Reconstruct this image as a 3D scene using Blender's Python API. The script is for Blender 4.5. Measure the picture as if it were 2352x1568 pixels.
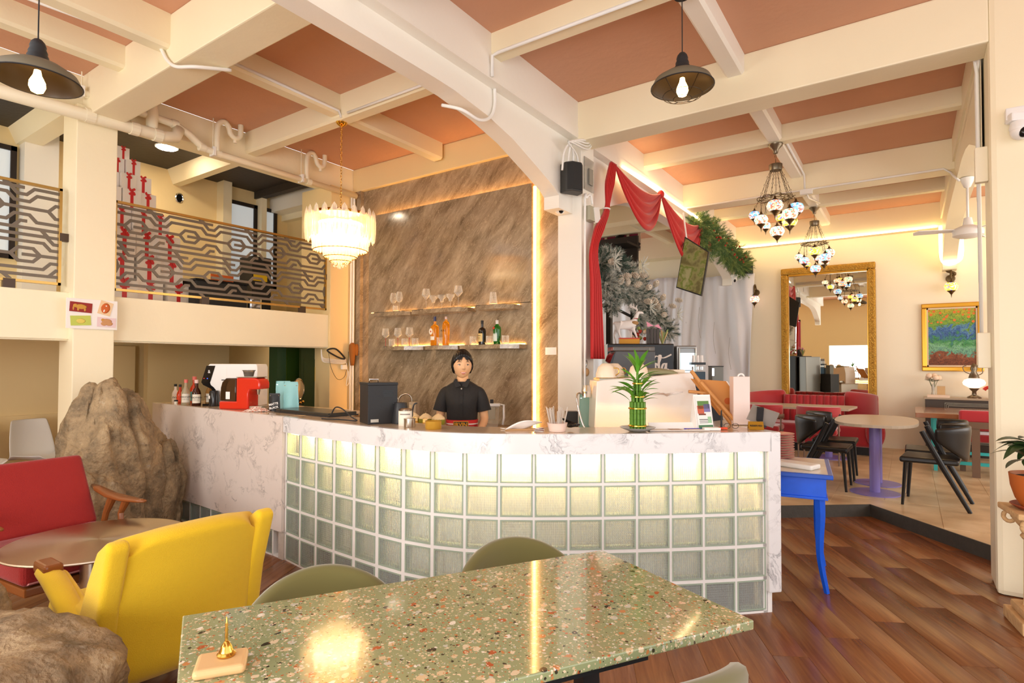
import bpy, bmesh, math, random
from mathutils import Vector, Matrix, noise
S = bpy.context.scene
for o in list(bpy.data.objects): bpy.data.objects.remove(o)
COL = S.collection
PI = math.pi
# ---------- camera ----------
cam = bpy.data.cameras.new('camera'); cam.sensor_width = 36; cam.lens = 36*1323/2352
cam.shift_y = 21/2352; cam.clip_start = .03
co = bpy.data.objects.new('camera', cam); COL.objects.link(co)
_a = math.radians(34.6); _p = math.radians(1.3)
F = Vector((-math.sin(_a)*math.cos(_p), math.cos(_a)*math.cos(_p), math.sin(_p)))
R = Vector((math.cos(_a), math.sin(_a), 0)); U = R.cross(F)
_c, _s = math.cos(.0028), math.sin(.0028)
R2 = R*_c + U*_s; U2 = -R*_s + U*_c
co.matrix_world = Matrix(((R2.x, U2.x, -F.x, 0), (R2.y, U2.y, -F.y, 0), (R2.z, U2.z, -F.z, 1.5), (0, 0, 0, 1)))
S.camera = co
# ---------- exposure ----------
S.view_settings.view_transform = 'Standard'; S.view_settings.look = 'None'
S.view_settings.exposure = 0.12; S.view_settings.gamma = 1
S.view_settings.use_curve_mapping = False
# ---------- world: bright hazy daylight beyond the open shop front ----------
W = bpy.data.worlds.new('sky'); S.world = W; W.use_nodes = True
bg = W.node_tree.nodes['Background']; bg.inputs[0].default_value = (.96, .98, 1, 1); bg.inputs[1].default_value = 1.8

def light(kind, name, loc, power, color, size=.2, rot=(0, 0, 0), size_y=None, spread=None):
    l = bpy.data.lights.new(name, kind); l.energy = power; l.color = color
    if kind == 'AREA':
        l.size = size
        if size_y: l.shape = 'RECTANGLE'; l.size_y = size_y
        if spread: l.spread = spread
    elif kind != 'SUN': l.shadow_soft_size = size
    o = bpy.data.objects.new(name, l); o.location = loc; o.rotation_euler = rot; COL.objects.link(o)
    return o
WARM = (1, .66, .34); WARM2 = (1, .78, .5)
# daylight through the shop front behind the camera; an unseen area lamp brightens the right hand bay
light('AREA', 'daylight_front', (-.8, -2.82, 1.25), 150, (1, .98, .95), 3.4, (math.radians(90), 0, 0), 1.9)
light('AREA', 'daylight_window', (-4.3, -2.82, 2.5), 70, (1, .98, .95), 1.3, (math.radians(90), 0, 0), 1.5)
light('AREA', 'unseen_side_lamp', (4.6, 7.5, 2.2), 190, (1, .97, .93), 6, (math.radians(90), 0, math.radians(90)), 2.6)

# ---------- materials ----------
MATS = {}
def lin(c): return tuple(((x/255+.055)/1.055)**2.4 if x > 10 else x/255/12.92 for x in c)
def mat(name, rgb, rough=.5, metal=0, bump=0, bscale=40, var=0, vscale=6, emit=0, emc=None, trans=0, coat=0, sheen=0, alpha=1, spec=.5, ior=1.45):
    if name in MATS: return MATS[name]
    m = bpy.data.materials.new(name); m.use_nodes = True; N = m.node_tree.nodes; L = m.node_tree.links
    b = N['Principled BSDF']; c = lin(rgb)
    b.inputs['Base Color'].default_value = (*c, 1); b.inputs['Roughness'].default_value = rough
    b.inputs['Metallic'].default_value = metal; b.inputs['IOR'].default_value = ior
    b.inputs['Specular IOR Level'].default_value = spec
    if coat: b.inputs['Coat Weight'].default_value = coat; b.inputs['Coat Roughness'].default_value = .05
    if sheen: b.inputs['Sheen Weight'].default_value = sheen
    if trans: b.inputs['Transmission Weight'].default_value = trans
    if alpha < 1: b.inputs['Alpha'].default_value = alpha
    if emit:
        b.inputs['Emission Color'].default_value = (*(lin(emc) if emc else c), 1); b.inputs['Emission Strength'].default_value = emit
    tc = None
    if bump or var: tc = N.new('ShaderNodeTexCoord')
    if var:
        n = N.new('ShaderNodeTexNoise'); n.inputs['Scale'].default_value = vscale; n.inputs['Detail'].default_value = 6
        L.new(tc.outputs['Object'], n.inputs['Vector'])
        x = N.new('ShaderNodeMix'); x.data_type = 'RGBA'
        x.inputs[6].default_value = (*[min(1, k*(1+var)) for k in c], 1); x.inputs[7].default_value = (*[k*(1-var) for k in c], 1)
        L.new(n.outputs['Fac'], x.inputs[0]); L.new(x.outputs[2], b.inputs['Base Color'])
    if bump:
        n = N.new('ShaderNodeTexNoise'); n.inputs['Scale'].default_value = bscale; n.inputs['Detail'].default_value = 4
        L.new(tc.outputs['Object'], n.inputs['Vector'])
        p = N.new('ShaderNodeBump'); p.inputs['Strength'].default_value = bump; p.inputs['Distance'].default_value = .02
        L.new(n.outputs['Fac'], p.inputs['Height']); L.new(p.outputs[0], b.inputs['Normal'])
    MATS[name] = m; return m
def nodes(name, rough=.4, **k):
    m = mat(name, (200, 200, 200), rough, **k); return m, m.node_tree.nodes, m.node_tree.links, m.node_tree.nodes['Principled BSDF']
def ramp(N, stops, interp='LINEAR'):
    r = N.new('ShaderNodeValToRGB'); r.color_ramp.interpolation = interp; e = r.color_ramp.elements
    while len(e) > 1: e.remove(e[-1])
    e[0].position = stops[0][0]; e[0].color = (*lin(stops[0][1]), 1)
    for p, c in stops[1:]:
        q = e.new(p); q.color = (*lin(c), 1)
    return r

cream = mat('cream_paint', (247, 236, 204), .45, bump=.15, bscale=9, var=.03, vscale=2)
creamw = mat('white_paint', (248, 243, 232), .42, bump=.12, bscale=11)
yell = mat('yellow_cream_paint', (240, 215, 160), .45, bump=.12, bscale=8, var=.03, vscale=2)
terra = mat('terracotta_ceiling_paint', (212, 160, 130), .6, bump=.2, bscale=14, var=.06, vscale=1.5)
dark_ceil = mat('dark_ceiling_paint', (62, 54, 46), .6, bump=.2, bscale=20)
steel = mat('brushed_steel', (190, 180, 165), .28, 1, var=.08, vscale=60)
chrome = mat('chrome', (225, 225, 225), .08, 1)
brass = mat('polished_brass', (214, 170, 80), .18, 1)
brassb = mat('brushed_brass', (190, 155, 90), .3, 1)
black = mat('black_metal', (30, 29, 30), .4)
blackg = mat('black_gloss', (18, 18, 20), .12)
blackp = mat('black_plastic', (38, 38, 40), .5)
whitep = mat('white_plastic', (240, 238, 234), .3)
pvc = mat('cream_pvc', (243, 234, 208), .35)
pvcw = mat('white_pvc', (245, 243, 238), .35)
redfab = mat('red_cloth', (196, 22, 20), .6, sheen=.3, bump=.1, bscale=60)
paper = mat('white_paper', (245, 240, 235), .6)

# ---------- mesh helpers ----------
def obj(name, bm, m=None, parent=None, smooth=False, auto=None):
    me = bpy.data.meshes.new(name); bm.normal_update(); bm.to_mesh(me); bm.free()
    if m:
        for k in (m if isinstance(m, (list, tuple)) else [m]): me.materials.append(k)
    if smooth or auto:
        me.polygons.foreach_set('use_smooth', [True]*len(me.polygons))
        if auto: me.set_sharp_from_angle(angle=math.radians(auto))
    o = bpy.data.objects.new(name, me); COL.objects.link(o)
    if parent: o.parent = parent
    return o
def thing(name, label, cat, loc=(0, 0, 0), rz=0, group=None, rot=None):
    o = bpy.data.objects.new(name, None); COL.objects.link(o); o.empty_display_size = .1
    o.location = loc; o.rotation_euler = rot if rot else (0, 0, rz)
    o['label'] = label; o['category'] = cat
    if group: o['group'] = group
    return o
def tag(o, label, cat, group=None):
    o['label'] = label; o['category'] = cat
    if group: o['group'] = group
    return o
def struct(name, bm, m, parent=None, **k):
    o = obj(name, bm, m, parent, **k)
    if not parent: o['kind'] = 'structure'
    return o
def dup(root, loc, rz=None, label=None, group=None, rot=None, scale=None):
    r = root.copy(); COL.objects.link(r); r.location = loc
    if rz is not None: r.rotation_euler = (0, 0, rz)
    if rot is not None: r.rotation_euler = rot
    if scale: r.scale = (scale,)*3
    if label: r['label'] = label
    if group: r['group'] = group
    for ch in list(root.children):
        c = ch.copy(); COL.objects.link(c); c.parent = r
        for g in ch.children:
            d = g.copy(); COL.objects.link(d); d.parent = c
    return r
def B(): return bmesh.new()
def box(bm, x0, x1, y0, y1, z0, z1, bev=0, M=None):
    r = bmesh.ops.create_cube(bm, size=1); v = r['verts']
    bmesh.ops.scale(bm, vec=(abs(x1-x0), abs(y1-y0), abs(z1-z0)), verts=v)
    bmesh.ops.translate(bm, vec=((x0+x1)/2, (y0+y1)/2, (z0+z1)/2), verts=v)
    if bev:
        es = list({e for k in v for e in k.link_edges})
        q = bmesh.ops.bevel(bm, geom=es, offset=bev, segments=2, affect='EDGES', profile=.6); v = list(set(q['verts']) | {k for k in v if k.is_valid})
    if M: bmesh.ops.transform(bm, matrix=M, verts=v)
    return bm
def bx(*a, **k): return box(B(), *a, **k)
def prism(bm, pts, a0, a1, axis='z', M=None):
    """pts polygon in plane perpendicular to axis: z->(x,y) y->(x,z) x->(y,z)"""
    def P(p, t): return {'z': (p[0], p[1], t), 'y': (p[0], t, p[1]), 'x': (t, p[0], p[1])}[axis]
    lo = [bm.verts.new(P(p, a0)) for p in pts]; hi = [bm.verts.new(P(p, a1)) for p in pts]; n = len(pts); fs = []
    for i in range(n): fs.append(bm.faces.new((lo[i], lo[(i+1) % n], hi[(i+1) % n], hi[i])))
    fs.append(bm.faces.new(lo[::-1])); fs.append(bm.faces.new(hi))
    if M: bmesh.ops.transform(bm, matrix=M, verts=lo+hi)
    bmesh.ops.recalc_face_normals(bm, faces=fs)
    return bm
def lathe(bm, prof, n=24, c=(0, 0, 0), M=None, cap=True):
    rings = []
    for r, z in prof:
        if r < 1e-5: rings.append([bm.verts.new((c[0], c[1], c[2]+z))])
        else: rings.append([bm.verts.new((c[0]+r*math.cos(2*PI*i/n), c[1]+r*math.sin(2*PI*i/n), c[2]+z)) for i in range(n)])
    for a, b in zip(rings, rings[1:]):
        for i in range(n):
            j = (i+1) % n
            if len(a) == 1 and len(b) == 1: continue
            if len(a) == 1: bm.faces.new((a[0], b[j], b[i]))
            elif len(b) == 1: bm.faces.new((a[i], a[j], b[0]))
            else: bm.faces.new((a[i], a[j], b[j], b[i]))
    if cap:
        if len(rings[0]) > 1: bm.faces.new(rings[0][::-1])
        if len(rings[-1]) > 1: bm.faces.new(rings[-1])
    if M: bmesh.ops.transform(bm, matrix=M, verts=[v for r in rings for v in r])
    return bm
def tube(bm, pts, r, n=8, closed=False, cap=True, flat=1, up=None):
    pts = [Vector(p) for p in pts]; rs = r if isinstance(r, (list, tuple)) else [r]*len(pts)
    rings = []; k = len(pts); prev = None
    for i, p in enumerate(pts):
        if closed: t = pts[(i+1) % k]-pts[i-1]
        else: t = pts[min(i+1, k-1)]-pts[max(i-1, 0)]
        if t.length < 1e-9: t = Vector((0, 0, 1))
        t.normalize()
        if prev is None:
            u = Vector(up) if up else (Vector((0, 0, 1)) if abs(t.z) < .9 else Vector((1, 0, 0)))
        else: u = prev
        u = (u-t*u.dot(t))
        if u.length < 1e-6: u = Vector((1, 0, 0))-t*t.x
        u.normalize(); w = t.cross(u); prev = u
        rings.append([bm.verts.new(p+(u*math.cos(2*PI*j/n)*flat+w*math.sin(2*PI*j/n))*rs[i]) for j in range(n)])
    for i in range(k if closed else k-1):
        a, b = rings[i], rings[(i+1) % k]
        for j in range(n): bm.faces.new((a[j], a[(j+1) % n], b[(j+1) % n], b[j]))
    if not closed and cap: bm.faces.new(rings[0][::-1]); bm.faces.new(rings[-1])
    return bm
def spl(pts, n=8, closed=False):
    pts = [Vector(p) for p in pts]; out = []; k = len(pts)
    rng = range(k) if closed else range(k-1)
    for i in rng:
        if closed: a, b, c, d = pts[i-1], pts[i], pts[(i+1) % k], pts[(i+2) % k]
        else: a, b, c, d = pts[max(i-1, 0)], pts[i], pts[i+1], pts[min(i+2, k-1)]
        for j in range(n):
            t = j/n
            out.append(.5*((2*b)+(c-a)*t+(2*a-5*b+4*c-d)*t*t+(3*b-3*c+d-a)*t**3))
    if not closed: out.append(pts[-1])
    return out
def ball(bm, c, r, sub=2, s=(1, 1, 1), M=None):
    q = bmesh.ops.create_icosphere(bm, subdivisions=sub, radius=1)
    mm = Matrix.Translation(c) @ (M or Matrix()) @ Matrix.Diagonal((r*s[0], r*s[1], r*s[2], 1))
    bmesh.ops.transform(bm, matrix=mm, verts=q['verts']); return bm
def uvs(bm, c, r, nu=24, nv=14, s=(1, 1, 1)):
    q = bmesh.ops.create_uvsphere(bm, u_segments=nu, v_segments=nv, radius=1)
    bmesh.ops.transform(bm, matrix=Matrix.Translation(c) @ Matrix.Diagonal((r*s[0], r*s[1], r*s[2], 1)), verts=q['verts']); return q['verts']
def loft(bm, secs, closed=True, cap=True):
    rings = [[bm.verts.new(p) for p in s] for s in secs]
    for a, b in zip(rings, rings[1:]):
        n = len(a)
        for j in range(n if closed else n-1): bm.faces.new((a[j], a[(j+1) % n], b[(j+1) % n], b[j]))
    if cap and closed: bm.faces.new(rings[0][::-1]); bm.faces.new(rings[-1])
    return bm
def grid(bm, fn, nu, nv, cu=False):
    g = [[bm.verts.new(fn(i/nu, j/nv)) for j in range(nv+1)] for i in range(nu if cu else nu+1)]
    for i in range(nu):
        for j in range(nv):
            a, b = g[i], g[(i+1) % len(g)]
            bm.faces.new((a[j], b[j], b[j+1], a[j+1]))
    return bm
def mod(o, kind, **k):
    m = o.modifiers.new(kind.lower(), kind)
    for a, b in k.items(): setattr(m, a, b)
    return m
def solid(o, t, off=0): return mod(o, 'SOLIDIFY', thickness=t, offset=off)
def subd(o, n=1): return mod(o, 'SUBSURF', levels=n, render_levels=n)
def skin(name, verts, edges, m, parent=None, sub=2, root=0):
    """verts: (x,y,z,r) or (x,y,z,rx,ry)"""
    me = bpy.data.meshes.new(name); me.from_pydata([v[:3] for v in verts], edges, []); me.materials.append(m)
    o = bpy.data.objects.new(name, me); COL.objects.link(o)
    if parent: o.parent = parent
    s = o.modifiers.new('skin', 'SKIN'); s.use_smooth_shade = True
    for i, v in enumerate(verts):
        sv = me.skin_vertices[0].data[i]; sv.radius = (v[3], v[4] if len(v) > 4 else v[3]); sv.use_root = (i == root)
    subd(o, sub); return o
def text(body, size, m, parent, M, name='lettering', ext=.0008, bold=0, align='CENTER', shear=0):
    c = bpy.data.curves.new(name, 'FONT'); c.body = body; c.size = size; c.extrude = ext; c.align_x = align; c.align_y = 'CENTER'
    c.offset = bold; c.shear = shear; c.resolution_u = 2
    o = bpy.data.objects.new(name, c); COL.objects.link(o)
    dg = bpy.context.evaluated_depsgraph_get(); me = bpy.data.meshes.new_from_object(o.evaluated_get(dg))
    bpy.data.objects.remove(o)
    o = bpy.data.objects.new(name, me); me.materials.clear(); me.materials.append(m); COL.objects.link(o); o.parent = parent; o.matrix_local = M
    return o
def RX(d): return Matrix.Rotation(math.radians(d), 4, 'X')
def RY(d): return Matrix.Rotation(math.radians(d), 4, 'Y')
def RZ(d): return Matrix.Rotation(math.radians(d), 4, 'Z')
def T(*p): return Matrix.Translation(Vector(p))
rnd = random.Random(7)
# =====================================================================  STRUCTURE
ZC = 4.05
# ---- floors ----
def wood_mat():
    m, N, L, b = nodes('laminate_wood', .27)
    tc = N.new('ShaderNodeTexCoord'); mp = N.new('ShaderNodeMapping'); mp.inputs['Scale'].default_value = (22, 1.3, 1)
    L.new(tc.outputs['Object'], mp.inputs[0])
    oi = N.new('ShaderNodeObjectInfo'); ad = N.new('ShaderNodeVectorMath'); L.new(mp.outputs[0], ad.inputs[0])
    cb = N.new('ShaderNodeCombineXYZ'); mu = N.new('ShaderNodeMath'); mu.operation = 'MULTIPLY'; mu.inputs[1].default_value = 50
    L.new(oi.outputs['Random'], mu.inputs[0]); L.new(mu.outputs[0], cb.inputs[0]); L.new(mu.outputs[0], cb.inputs[1]); L.new(cb.outputs[0], ad.inputs[1])
    n = N.new('ShaderNodeTexNoise'); n.inputs['Scale'].default_value = 1.4; n.inputs['Detail'].default_value = 8; n.inputs['Roughness'].default_value = .6; n.inputs['Distortion'].default_value = .8
    L.new(ad.outputs[0], n.inputs['Vector'])
    r = ramp(N, [(.25, (104, 60, 32)), (.45, (124, 74, 40)), (.6, (136, 84, 46)), (.8, (150, 98, 58))]); L.new(n.outputs['Fac'], r.inputs[0])
    hs = N.new('ShaderNodeHueSaturation'); mr = N.new('ShaderNodeMapRange'); mr.inputs[3].default_value = .82; mr.inputs[4].default_value = 1.14
    L.new(oi.outputs['Random'], mr.inputs[0]); L.new(mr.outputs[0], hs.inputs['Value']); L.new(r.outputs[0], hs.inputs['Color']); L.new(hs.outputs[0], b.inputs['Base Color'])
    bp = N.new('ShaderNodeBump'); bp.inputs['Strength'].default_value = .06; L.new(n.outputs['Fac'], bp.inputs['Height']); L.new(bp.outputs[0], b.inputs['Normal'])
    return m
wood_floor = wood_mat()
fl = struct('floor', bx(-9, 5.5, -3, 11.5, -.12, -.003), wood_floor)
# planks laid diagonally, only over the part the room shows
pb = bx(-.0893, .0893, -.5993, .5993, -.014, 0, bev=.0008)
plank0 = None
d = Vector((.475, -.88, 0)).normalized(); e = Vector((d.y*-1, d.x, 0)); ang = math.atan2(d.y, d.x)-PI/2
cnt = 0
for i in range(-45, 46):
    for j in range(-12, 12):
        off = ((i*7) % 5)*.24
        c = Vector((-1.8, 3, 0)) + e*(i*.18) + d*(j*1.2+off)
        if not (-6.2 < c.x < 1.4 and -.2 < c.y < 7.6): continue
        if c.x < -2.2 and c.y < 1.0 and c.x > -2.6: continue
        inside_right = c.x > -1.3 and 2.6 < c.y < 7.3
        front = c.y < 3.6
        if not (inside_right or front): continue
        if c.x < -4.9 or (c.y < .6 and c.x > -1.0) or c.x > 1.0: continue
        if plank0 is None: o = plank0 = obj('plank', pb, wood_floor, fl, auto=40)
        else: o = plank0.copy(); COL.objects.link(o)
        o.parent = fl; o.location = (c.x, c.y, .0005*((i*3+j) % 3)); o.rotation_euler = (0, 0, ang+(PI if (i+j) % 2 else 0)); cnt += 1
# remaining floor beyond the built planks gets the same laminate as one sheet
# ---- raised dining platform ----
def tile_mat():
    m, N, L, b = nodes('beige_vinyl_tile', .32)
    tc = N.new('ShaderNodeTexCoord'); oi = N.new('ShaderNodeObjectInfo')
    ad = N.new('ShaderNodeVectorMath'); L.new(tc.outputs['Object'], ad.inputs[0]); L.new(oi.outputs['Location'], ad.inputs[1])
    n = N.new('ShaderNodeTexNoise'); n.inputs['Scale'].default_value = 3; n.inputs['Detail'].default_value = 9; L.new(ad.outputs[0], n.inputs['Vector'])
    r = ramp(N, [(.3, (176, 146, 108)), (.5, (206, 178, 138)), (.7, (224, 200, 164))]); L.new(n.outputs['Fac'], r.inputs[0]); L.new(r.outputs[0], b.inputs['Base Color'])
    return m
tile = tile_mat()
C0 = Vector((-.334, 6.75)); L0 = Vector((-1.058, 6.173)); R0 = Vector((.482, 5.784))
dl = (L0-C0).normalized(); dr = (R0-C0).normalized(); eL = C0+dl*2.9; eR = C0+dr*2
poly = [tuple(eL), tuple(C0), tuple(eR), (5.4, 5.2), (5.4, 11.45), (-8.5, 11.45), (-8.5, 5.4), (-2.75, 5.4)]
plat = struct('floor_platform', prism(B(), poly, 0, .1175), tile)
riser_m = mat('dark_grey_riser', (70, 66, 60), .5, var=.25, vscale=18, bump=.1)
for k, (p, q) in enumerate(((eL, C0), (C0, eR))):
    dd = (q-p).normalized(); nn = Vector((dd.y, -dd.x))*.012
    struct('trim_%d' % (k+1), prism(B(), [tuple(p), tuple(q), tuple(q+nn), tuple(p+nn)], 0, .118), riser_m)
tb = bx(-.2235, .2235, -.2235, .2235, .11, .12, bev=.0015); tile0 = None
for i in range(-14, 8):
    for j in range(-6, 14):
        c = Vector((i*.45, 5.9+j*.45))
        if not (-2.6 < c.x < 2.2 and c.y < 11.3): continue
        ok = True
        for a, b in ((-.22, -.22), (.22, -.22), (-.22, .22), (.22, .22)):
            p = c+Vector((a, b))-C0
            if p.dot(Vector((dl.y, -dl.x))) < 0 and p.dot(Vector((-dr.y, dr.x))) < 0: ok = False
        if not ok: continue
        if tile0 is None: o = tile0 = obj('tile', tb, tile, plat)
        else: o = tile0.copy(); COL.objects.link(o); o.parent = plat
        o.location = (c.x, c.y, 0)

# ---- walls ----
def win_wall(name, m, boxes):
    bm = B()
    for b in boxes: box(bm, *b)
    return struct(name, bm, m)
struct('wall_back', bx(-9, 5.6, 11.45, 11.6, -.1, ZC), mat('far_wall_cream', (248, 238, 212), .5, bump=.1, bscale=8, var=.02, vscale=1.2))
struct('wall_right', bx(5.5, 5.6, 4.9, 11.45, -.1, ZC), creamw)
# rear wall of the mezzanine and of the space below it
struct('wall_left', bx(-8.0, -7.87, -3, 5.6, 2.1, ZC), yell)
struct('wall_left_lower', bx(-8.45, -8.3, -3, 5.6, -.1, 2.0), yell)
bm = B()
for y0 in (1.2, 3.05, 4.0): box(bm, -8.3, -8.2, y0, y0+.3, 0, 1.71)
box(bm, -8.3, -8.27, 1.5, 3.05, 0, .9); struct('wall_left_piers', bm, yell)
struct('wall_end', bx(-8, -6.0, 5.3, 5.4, 0, ZC), yell)
# ---- ceilings ----
ceil = struct('ceiling', bx(-6.03, 5.6, .3, 11.5, ZC, ZC+.08), terra)
struct('ceiling_dark', bx(-8, -6.2, .3, 5.5, 4.0, 4.06), dark_ceil)
# ---- mezzanine floor and edge beam ----
struct('floor_mezzanine', bx(-8.3, -6.2, -1, 5.3, 1.78, 2.09), cream)
struct('ceiling_beam_mezzanine', box(box(B(), -6.28, -6.03, -1, 4.66, 1.70, 2.11, bev=.008), -6.3, -6.05, -1, 4.66, 1.69, 1.71), cream)
struct('ceiling_beam_left', bx(-6.3, -6.03, .3, 5.2, 3.75, ZC, bev=.008), cream)
# ---- columns on the left ----
struct('column', bx(-6.25, -5.94, 1.935, 2.25, 0, 3.76, bev=.008), cream)
struct('column.001', box(bx(-6.6, -6.0, 4.66, 5.3, 0, 3.76, bev=.006), -6.5, -6.12, 4.95, 5.05, 3.7, ZC), yell)
# ---- beams across the left room ----
struct('ceiling_beam', bx(-6.03, -2.8, 2.0, 2.26, 3.665, ZC, bev=.01), cream)
struct('ceiling_beam.001', bx(-6.03, -2.8, 5.03, 5.3, 3.75, ZC, bev=.006), yell)
def rib(x0, x1, y0, y1, z=3.88, along='y', m=cream):
    """coffer rib with chamfered lower arrises"""
    bm = B(); c = .022
    if along == 'y':
        prism(bm, [(x0, ZC), (x0, z+c), (x0+c, z), (x1-c, z), (x1, z+c), (x1, ZC)], y0, y1, 'y')
    else:
        prism(bm, [(y0, ZC), (y0, z+c), (y0+c, z), (y1-c, z), (y1, z+c), (y1, ZC)], x0, x1, 'x')
    return struct('ceiling_rib', bm, m)
rib(-4.57, -4.42, .3, 2.0, 3.80); rib(-4.57, -4.42, 2.26, 3.525, 3.86); rib(-4.57, -4.42, 3.675, 4.98, 3.86)
rib(-5.31, -5.17, .3, 2.0, 3.87)
rib(-6.03, -2.8, 3.525, 3.675, 3.82, 'x')
# ---- ribs and beams across the right room ----
struct('ceiling_beam.002', bx(-2.7, .46, 4.93, 5.2, 3.66, ZC, bev=.012), cream)
struct('ceiling_beam.003', bx(-2.7, .62, 8.09, 8.35, 3.70, ZC, bev=.012), cream)
struct('ceiling_beam.004', bx(-2.7, 5.5, 11.15, 11.46, 3.67, ZC, bev=.008), cream)
struct('ceiling_beam.005', bx(-2.7, .62, 1.95, 2.22, 3.66, ZC), cream)
for y in (3.52, 6.62, 9.69): rib(-2.7, .45, y, y+.15, 3.88, 'x')
for y0, y1 in ((2.2, 3.52), (3.67, 4.93), (5.2, 6.62), (6.77, 8.09), (8.35, 9.69), (9.84, 11.15)): rib(-1.24, -1.09, y0, y1, 3.885, 'y', creamw)
# bay beyond the second arch
struct('ceiling_beam.006', bx(-9, -2.9, 5.2, 5.45, 3.66, ZC), cream)
struct('ceiling_beam.007', bx(-9, -2.9, 8.09, 8.35, 3.66, ZC), cream)
struct('ceiling_beam.008', bx(-9, -2.9, 11.1, 11.46, 3.62, ZC), cream)
rib(-9, -2.85, 9.69, 9.84, 3.86, 'x'); rib(-9, -2.85, 6.62, 6.77, 3.86, 'x')
rib(-3.95, -3.8, 8.35, 9.69, 3.88); rib(-3.95, -3.8, 9.84, 11.1, 3.88); rib(-3.95, -3.8, 5.45, 8.09, 3.88)
# right hand neighbour bay
for y in (6.62, 9.69): rib(.62, 5.5, y, y+.15, 3.88, 'x')
rib(2.4, 2.55, 5.2, 11.1, 3.88)
# ---- arch walls ----
def arch_profile(y0, y1, zt=3.70, zc=3.505, mid=None):
    """outline (y,z) of the spandrel over an arched opening between piers y0 and y1"""
    cv = [(0, 2.98), (.27, 2.98), (.27, 3.10), (.35, 3.15), (.62, 3.245), (1.04, 3.385), (1.40, 3.458), (1.8, 3.5), (2.0, zc)]
    return [(y0, zt)]+[(y0+a, b) for a, b in cv]+[(y1-a, b) for a, b in cv[::-1]]+[(y1, zt)]
def arch(name, y0, y1, x0, x1, m):
    bm = B(); pr = arch_profile(y0, y1)
    n = len(pr); top = pr[0][1]
    # quads strip so that the concave outline shades cleanly
    mid = pr[1:-1]
    for i in range(len(mid)-1):
        (a, za), (b, zb) = mid[i], mid[i+1]
        if abs(a-b) < 1e-6: 
            vs = [bm.verts.new(p) for p in ((x0, a, za), (x1, a, za), (x1, b, zb), (x0, b, zb))]; bm.faces.new(vs); continue
        for x in (x0, x1): bm.faces.new([bm.verts.new(p) for p in ((x, a, za), (x, b, zb), (x, b, top), (x, a, top))])
        bm.faces.new([bm.verts.new(p) for p in ((x0, a, za), (x1, a, za), (x1, b, zb), (x0, b, zb))])
    bmesh.ops.remove_doubles(bm, verts=bm.verts, dist=1e-5); bmesh.ops.recalc_face_normals(bm, faces=bm.faces)
    return struct(name, bm, m, auto=35)
arch('wall_arch_front', -1.5, 4.99, -2.885, -2.72, creamw)
arch('wall_arch_rear', 5.22, 11.42, -2.885, -2.72, creamw)
arch('wall_arch_right', 5.2, 11.42, .44, .62, cream)
bm = B()
box(bm, -2.9, -2.63, -1.5, 11.2, 3.80, ZC); box(bm, -2.885, -2.625, -1.5, 11.2, 3.69, 3.80)
struct('ceiling_beam.009', bm, creamw)
struct('ceiling_beam.010', box(box(B(), .42, .66, 4.95, 11.3, 3.78, ZC), .44, .64, 4.95, 11.3, 3.68, 3.79), cream)
struct('column.002', bx(-2.885, -2.62, 4.985, 5.25, 0, 3.75, bev=.006), creamw)
struct('column.003', bx(.455, 1.3, 4.93, 5.28, 0, ZC, bev=.035), cream)
struct('column.004', bx(.44, .66, 11.2, 11.45, 3.10, 3.7, bev=.02), creamw)

# ---- shop front wall behind the camera (the mirror shows it) ----
bm = B(); yw0, yw1 = -3.0, -2.88
for b_ in ((-9, -5.0, 0, ZC), (-5.0, -3.6, 0, 1.7), (-5.0, -3.6, 3.3, ZC), (-3.6, -2.6, 0, ZC), (-2.6, 1.0, 2.25, ZC), (-2.6, 1.0, 0, .28), (1.0, 2.0, 0, ZC)): box(bm, b_[0], b_[1], yw0, yw1, b_[2], b_[3])
struct('wall_front', bm, mat('honey_cream_paint', (238, 208, 148), .5))
t = bpy.data.objects.new('window_4', None); COL.objects.link(t); t['kind'] = 'structure'
for a in ((-5.0, -4.94, 1.7, 3.3), (-3.66, -3.6, 1.7, 3.3), (-5.0, -3.6, 1.7, 1.76), (-5.0, -3.6, 3.24, 3.3)): obj('window_frame', bx(a[0], a[1], -2.90, -2.86, a[2], a[3]), mat('magenta_frame', (170, 40, 80), .5), t)
struct('ceiling_front', bx(-6.03, 2, -3, -1.6, ZC, ZC+.08), terra)

t = bpy.data.objects.new('tube_light', None); COL.objects.link(t); t.location = (-6.42, 3.1, 1.745); t['label'] = 'thin tube light fixed under the mezzanine behind the edge beam'; t['category'] = 'light'
obj('tube_body', bx(-.03, .03, -.6, .6, -.02, .04), mat('tube_grey', (150, 140, 110), .5), t); obj('tube', bx(-.02, .02, -.58, .58, -.035, -.02), mat('tube_lit', (255, 236, 200), emit=14, emc=(255, 222, 170)), t)
t = bpy.data.objects.new('tube_light', None); COL.objects.link(t); t.location = (-6.42, 1.0, 1.745); t['label'] = 'tube light under the mezzanine above the white shell chairs'; t['category'] = 'light'
obj('tube_body', bx(-.03, .03, -.5, .5, -.02, .04), mat('tube_grey', (150, 140, 110)), t); obj('tube', bx(-.02, .02, -.48, .48, -.035, -.02), mat('tube_lit', (255, 236, 200)), t)
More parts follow.
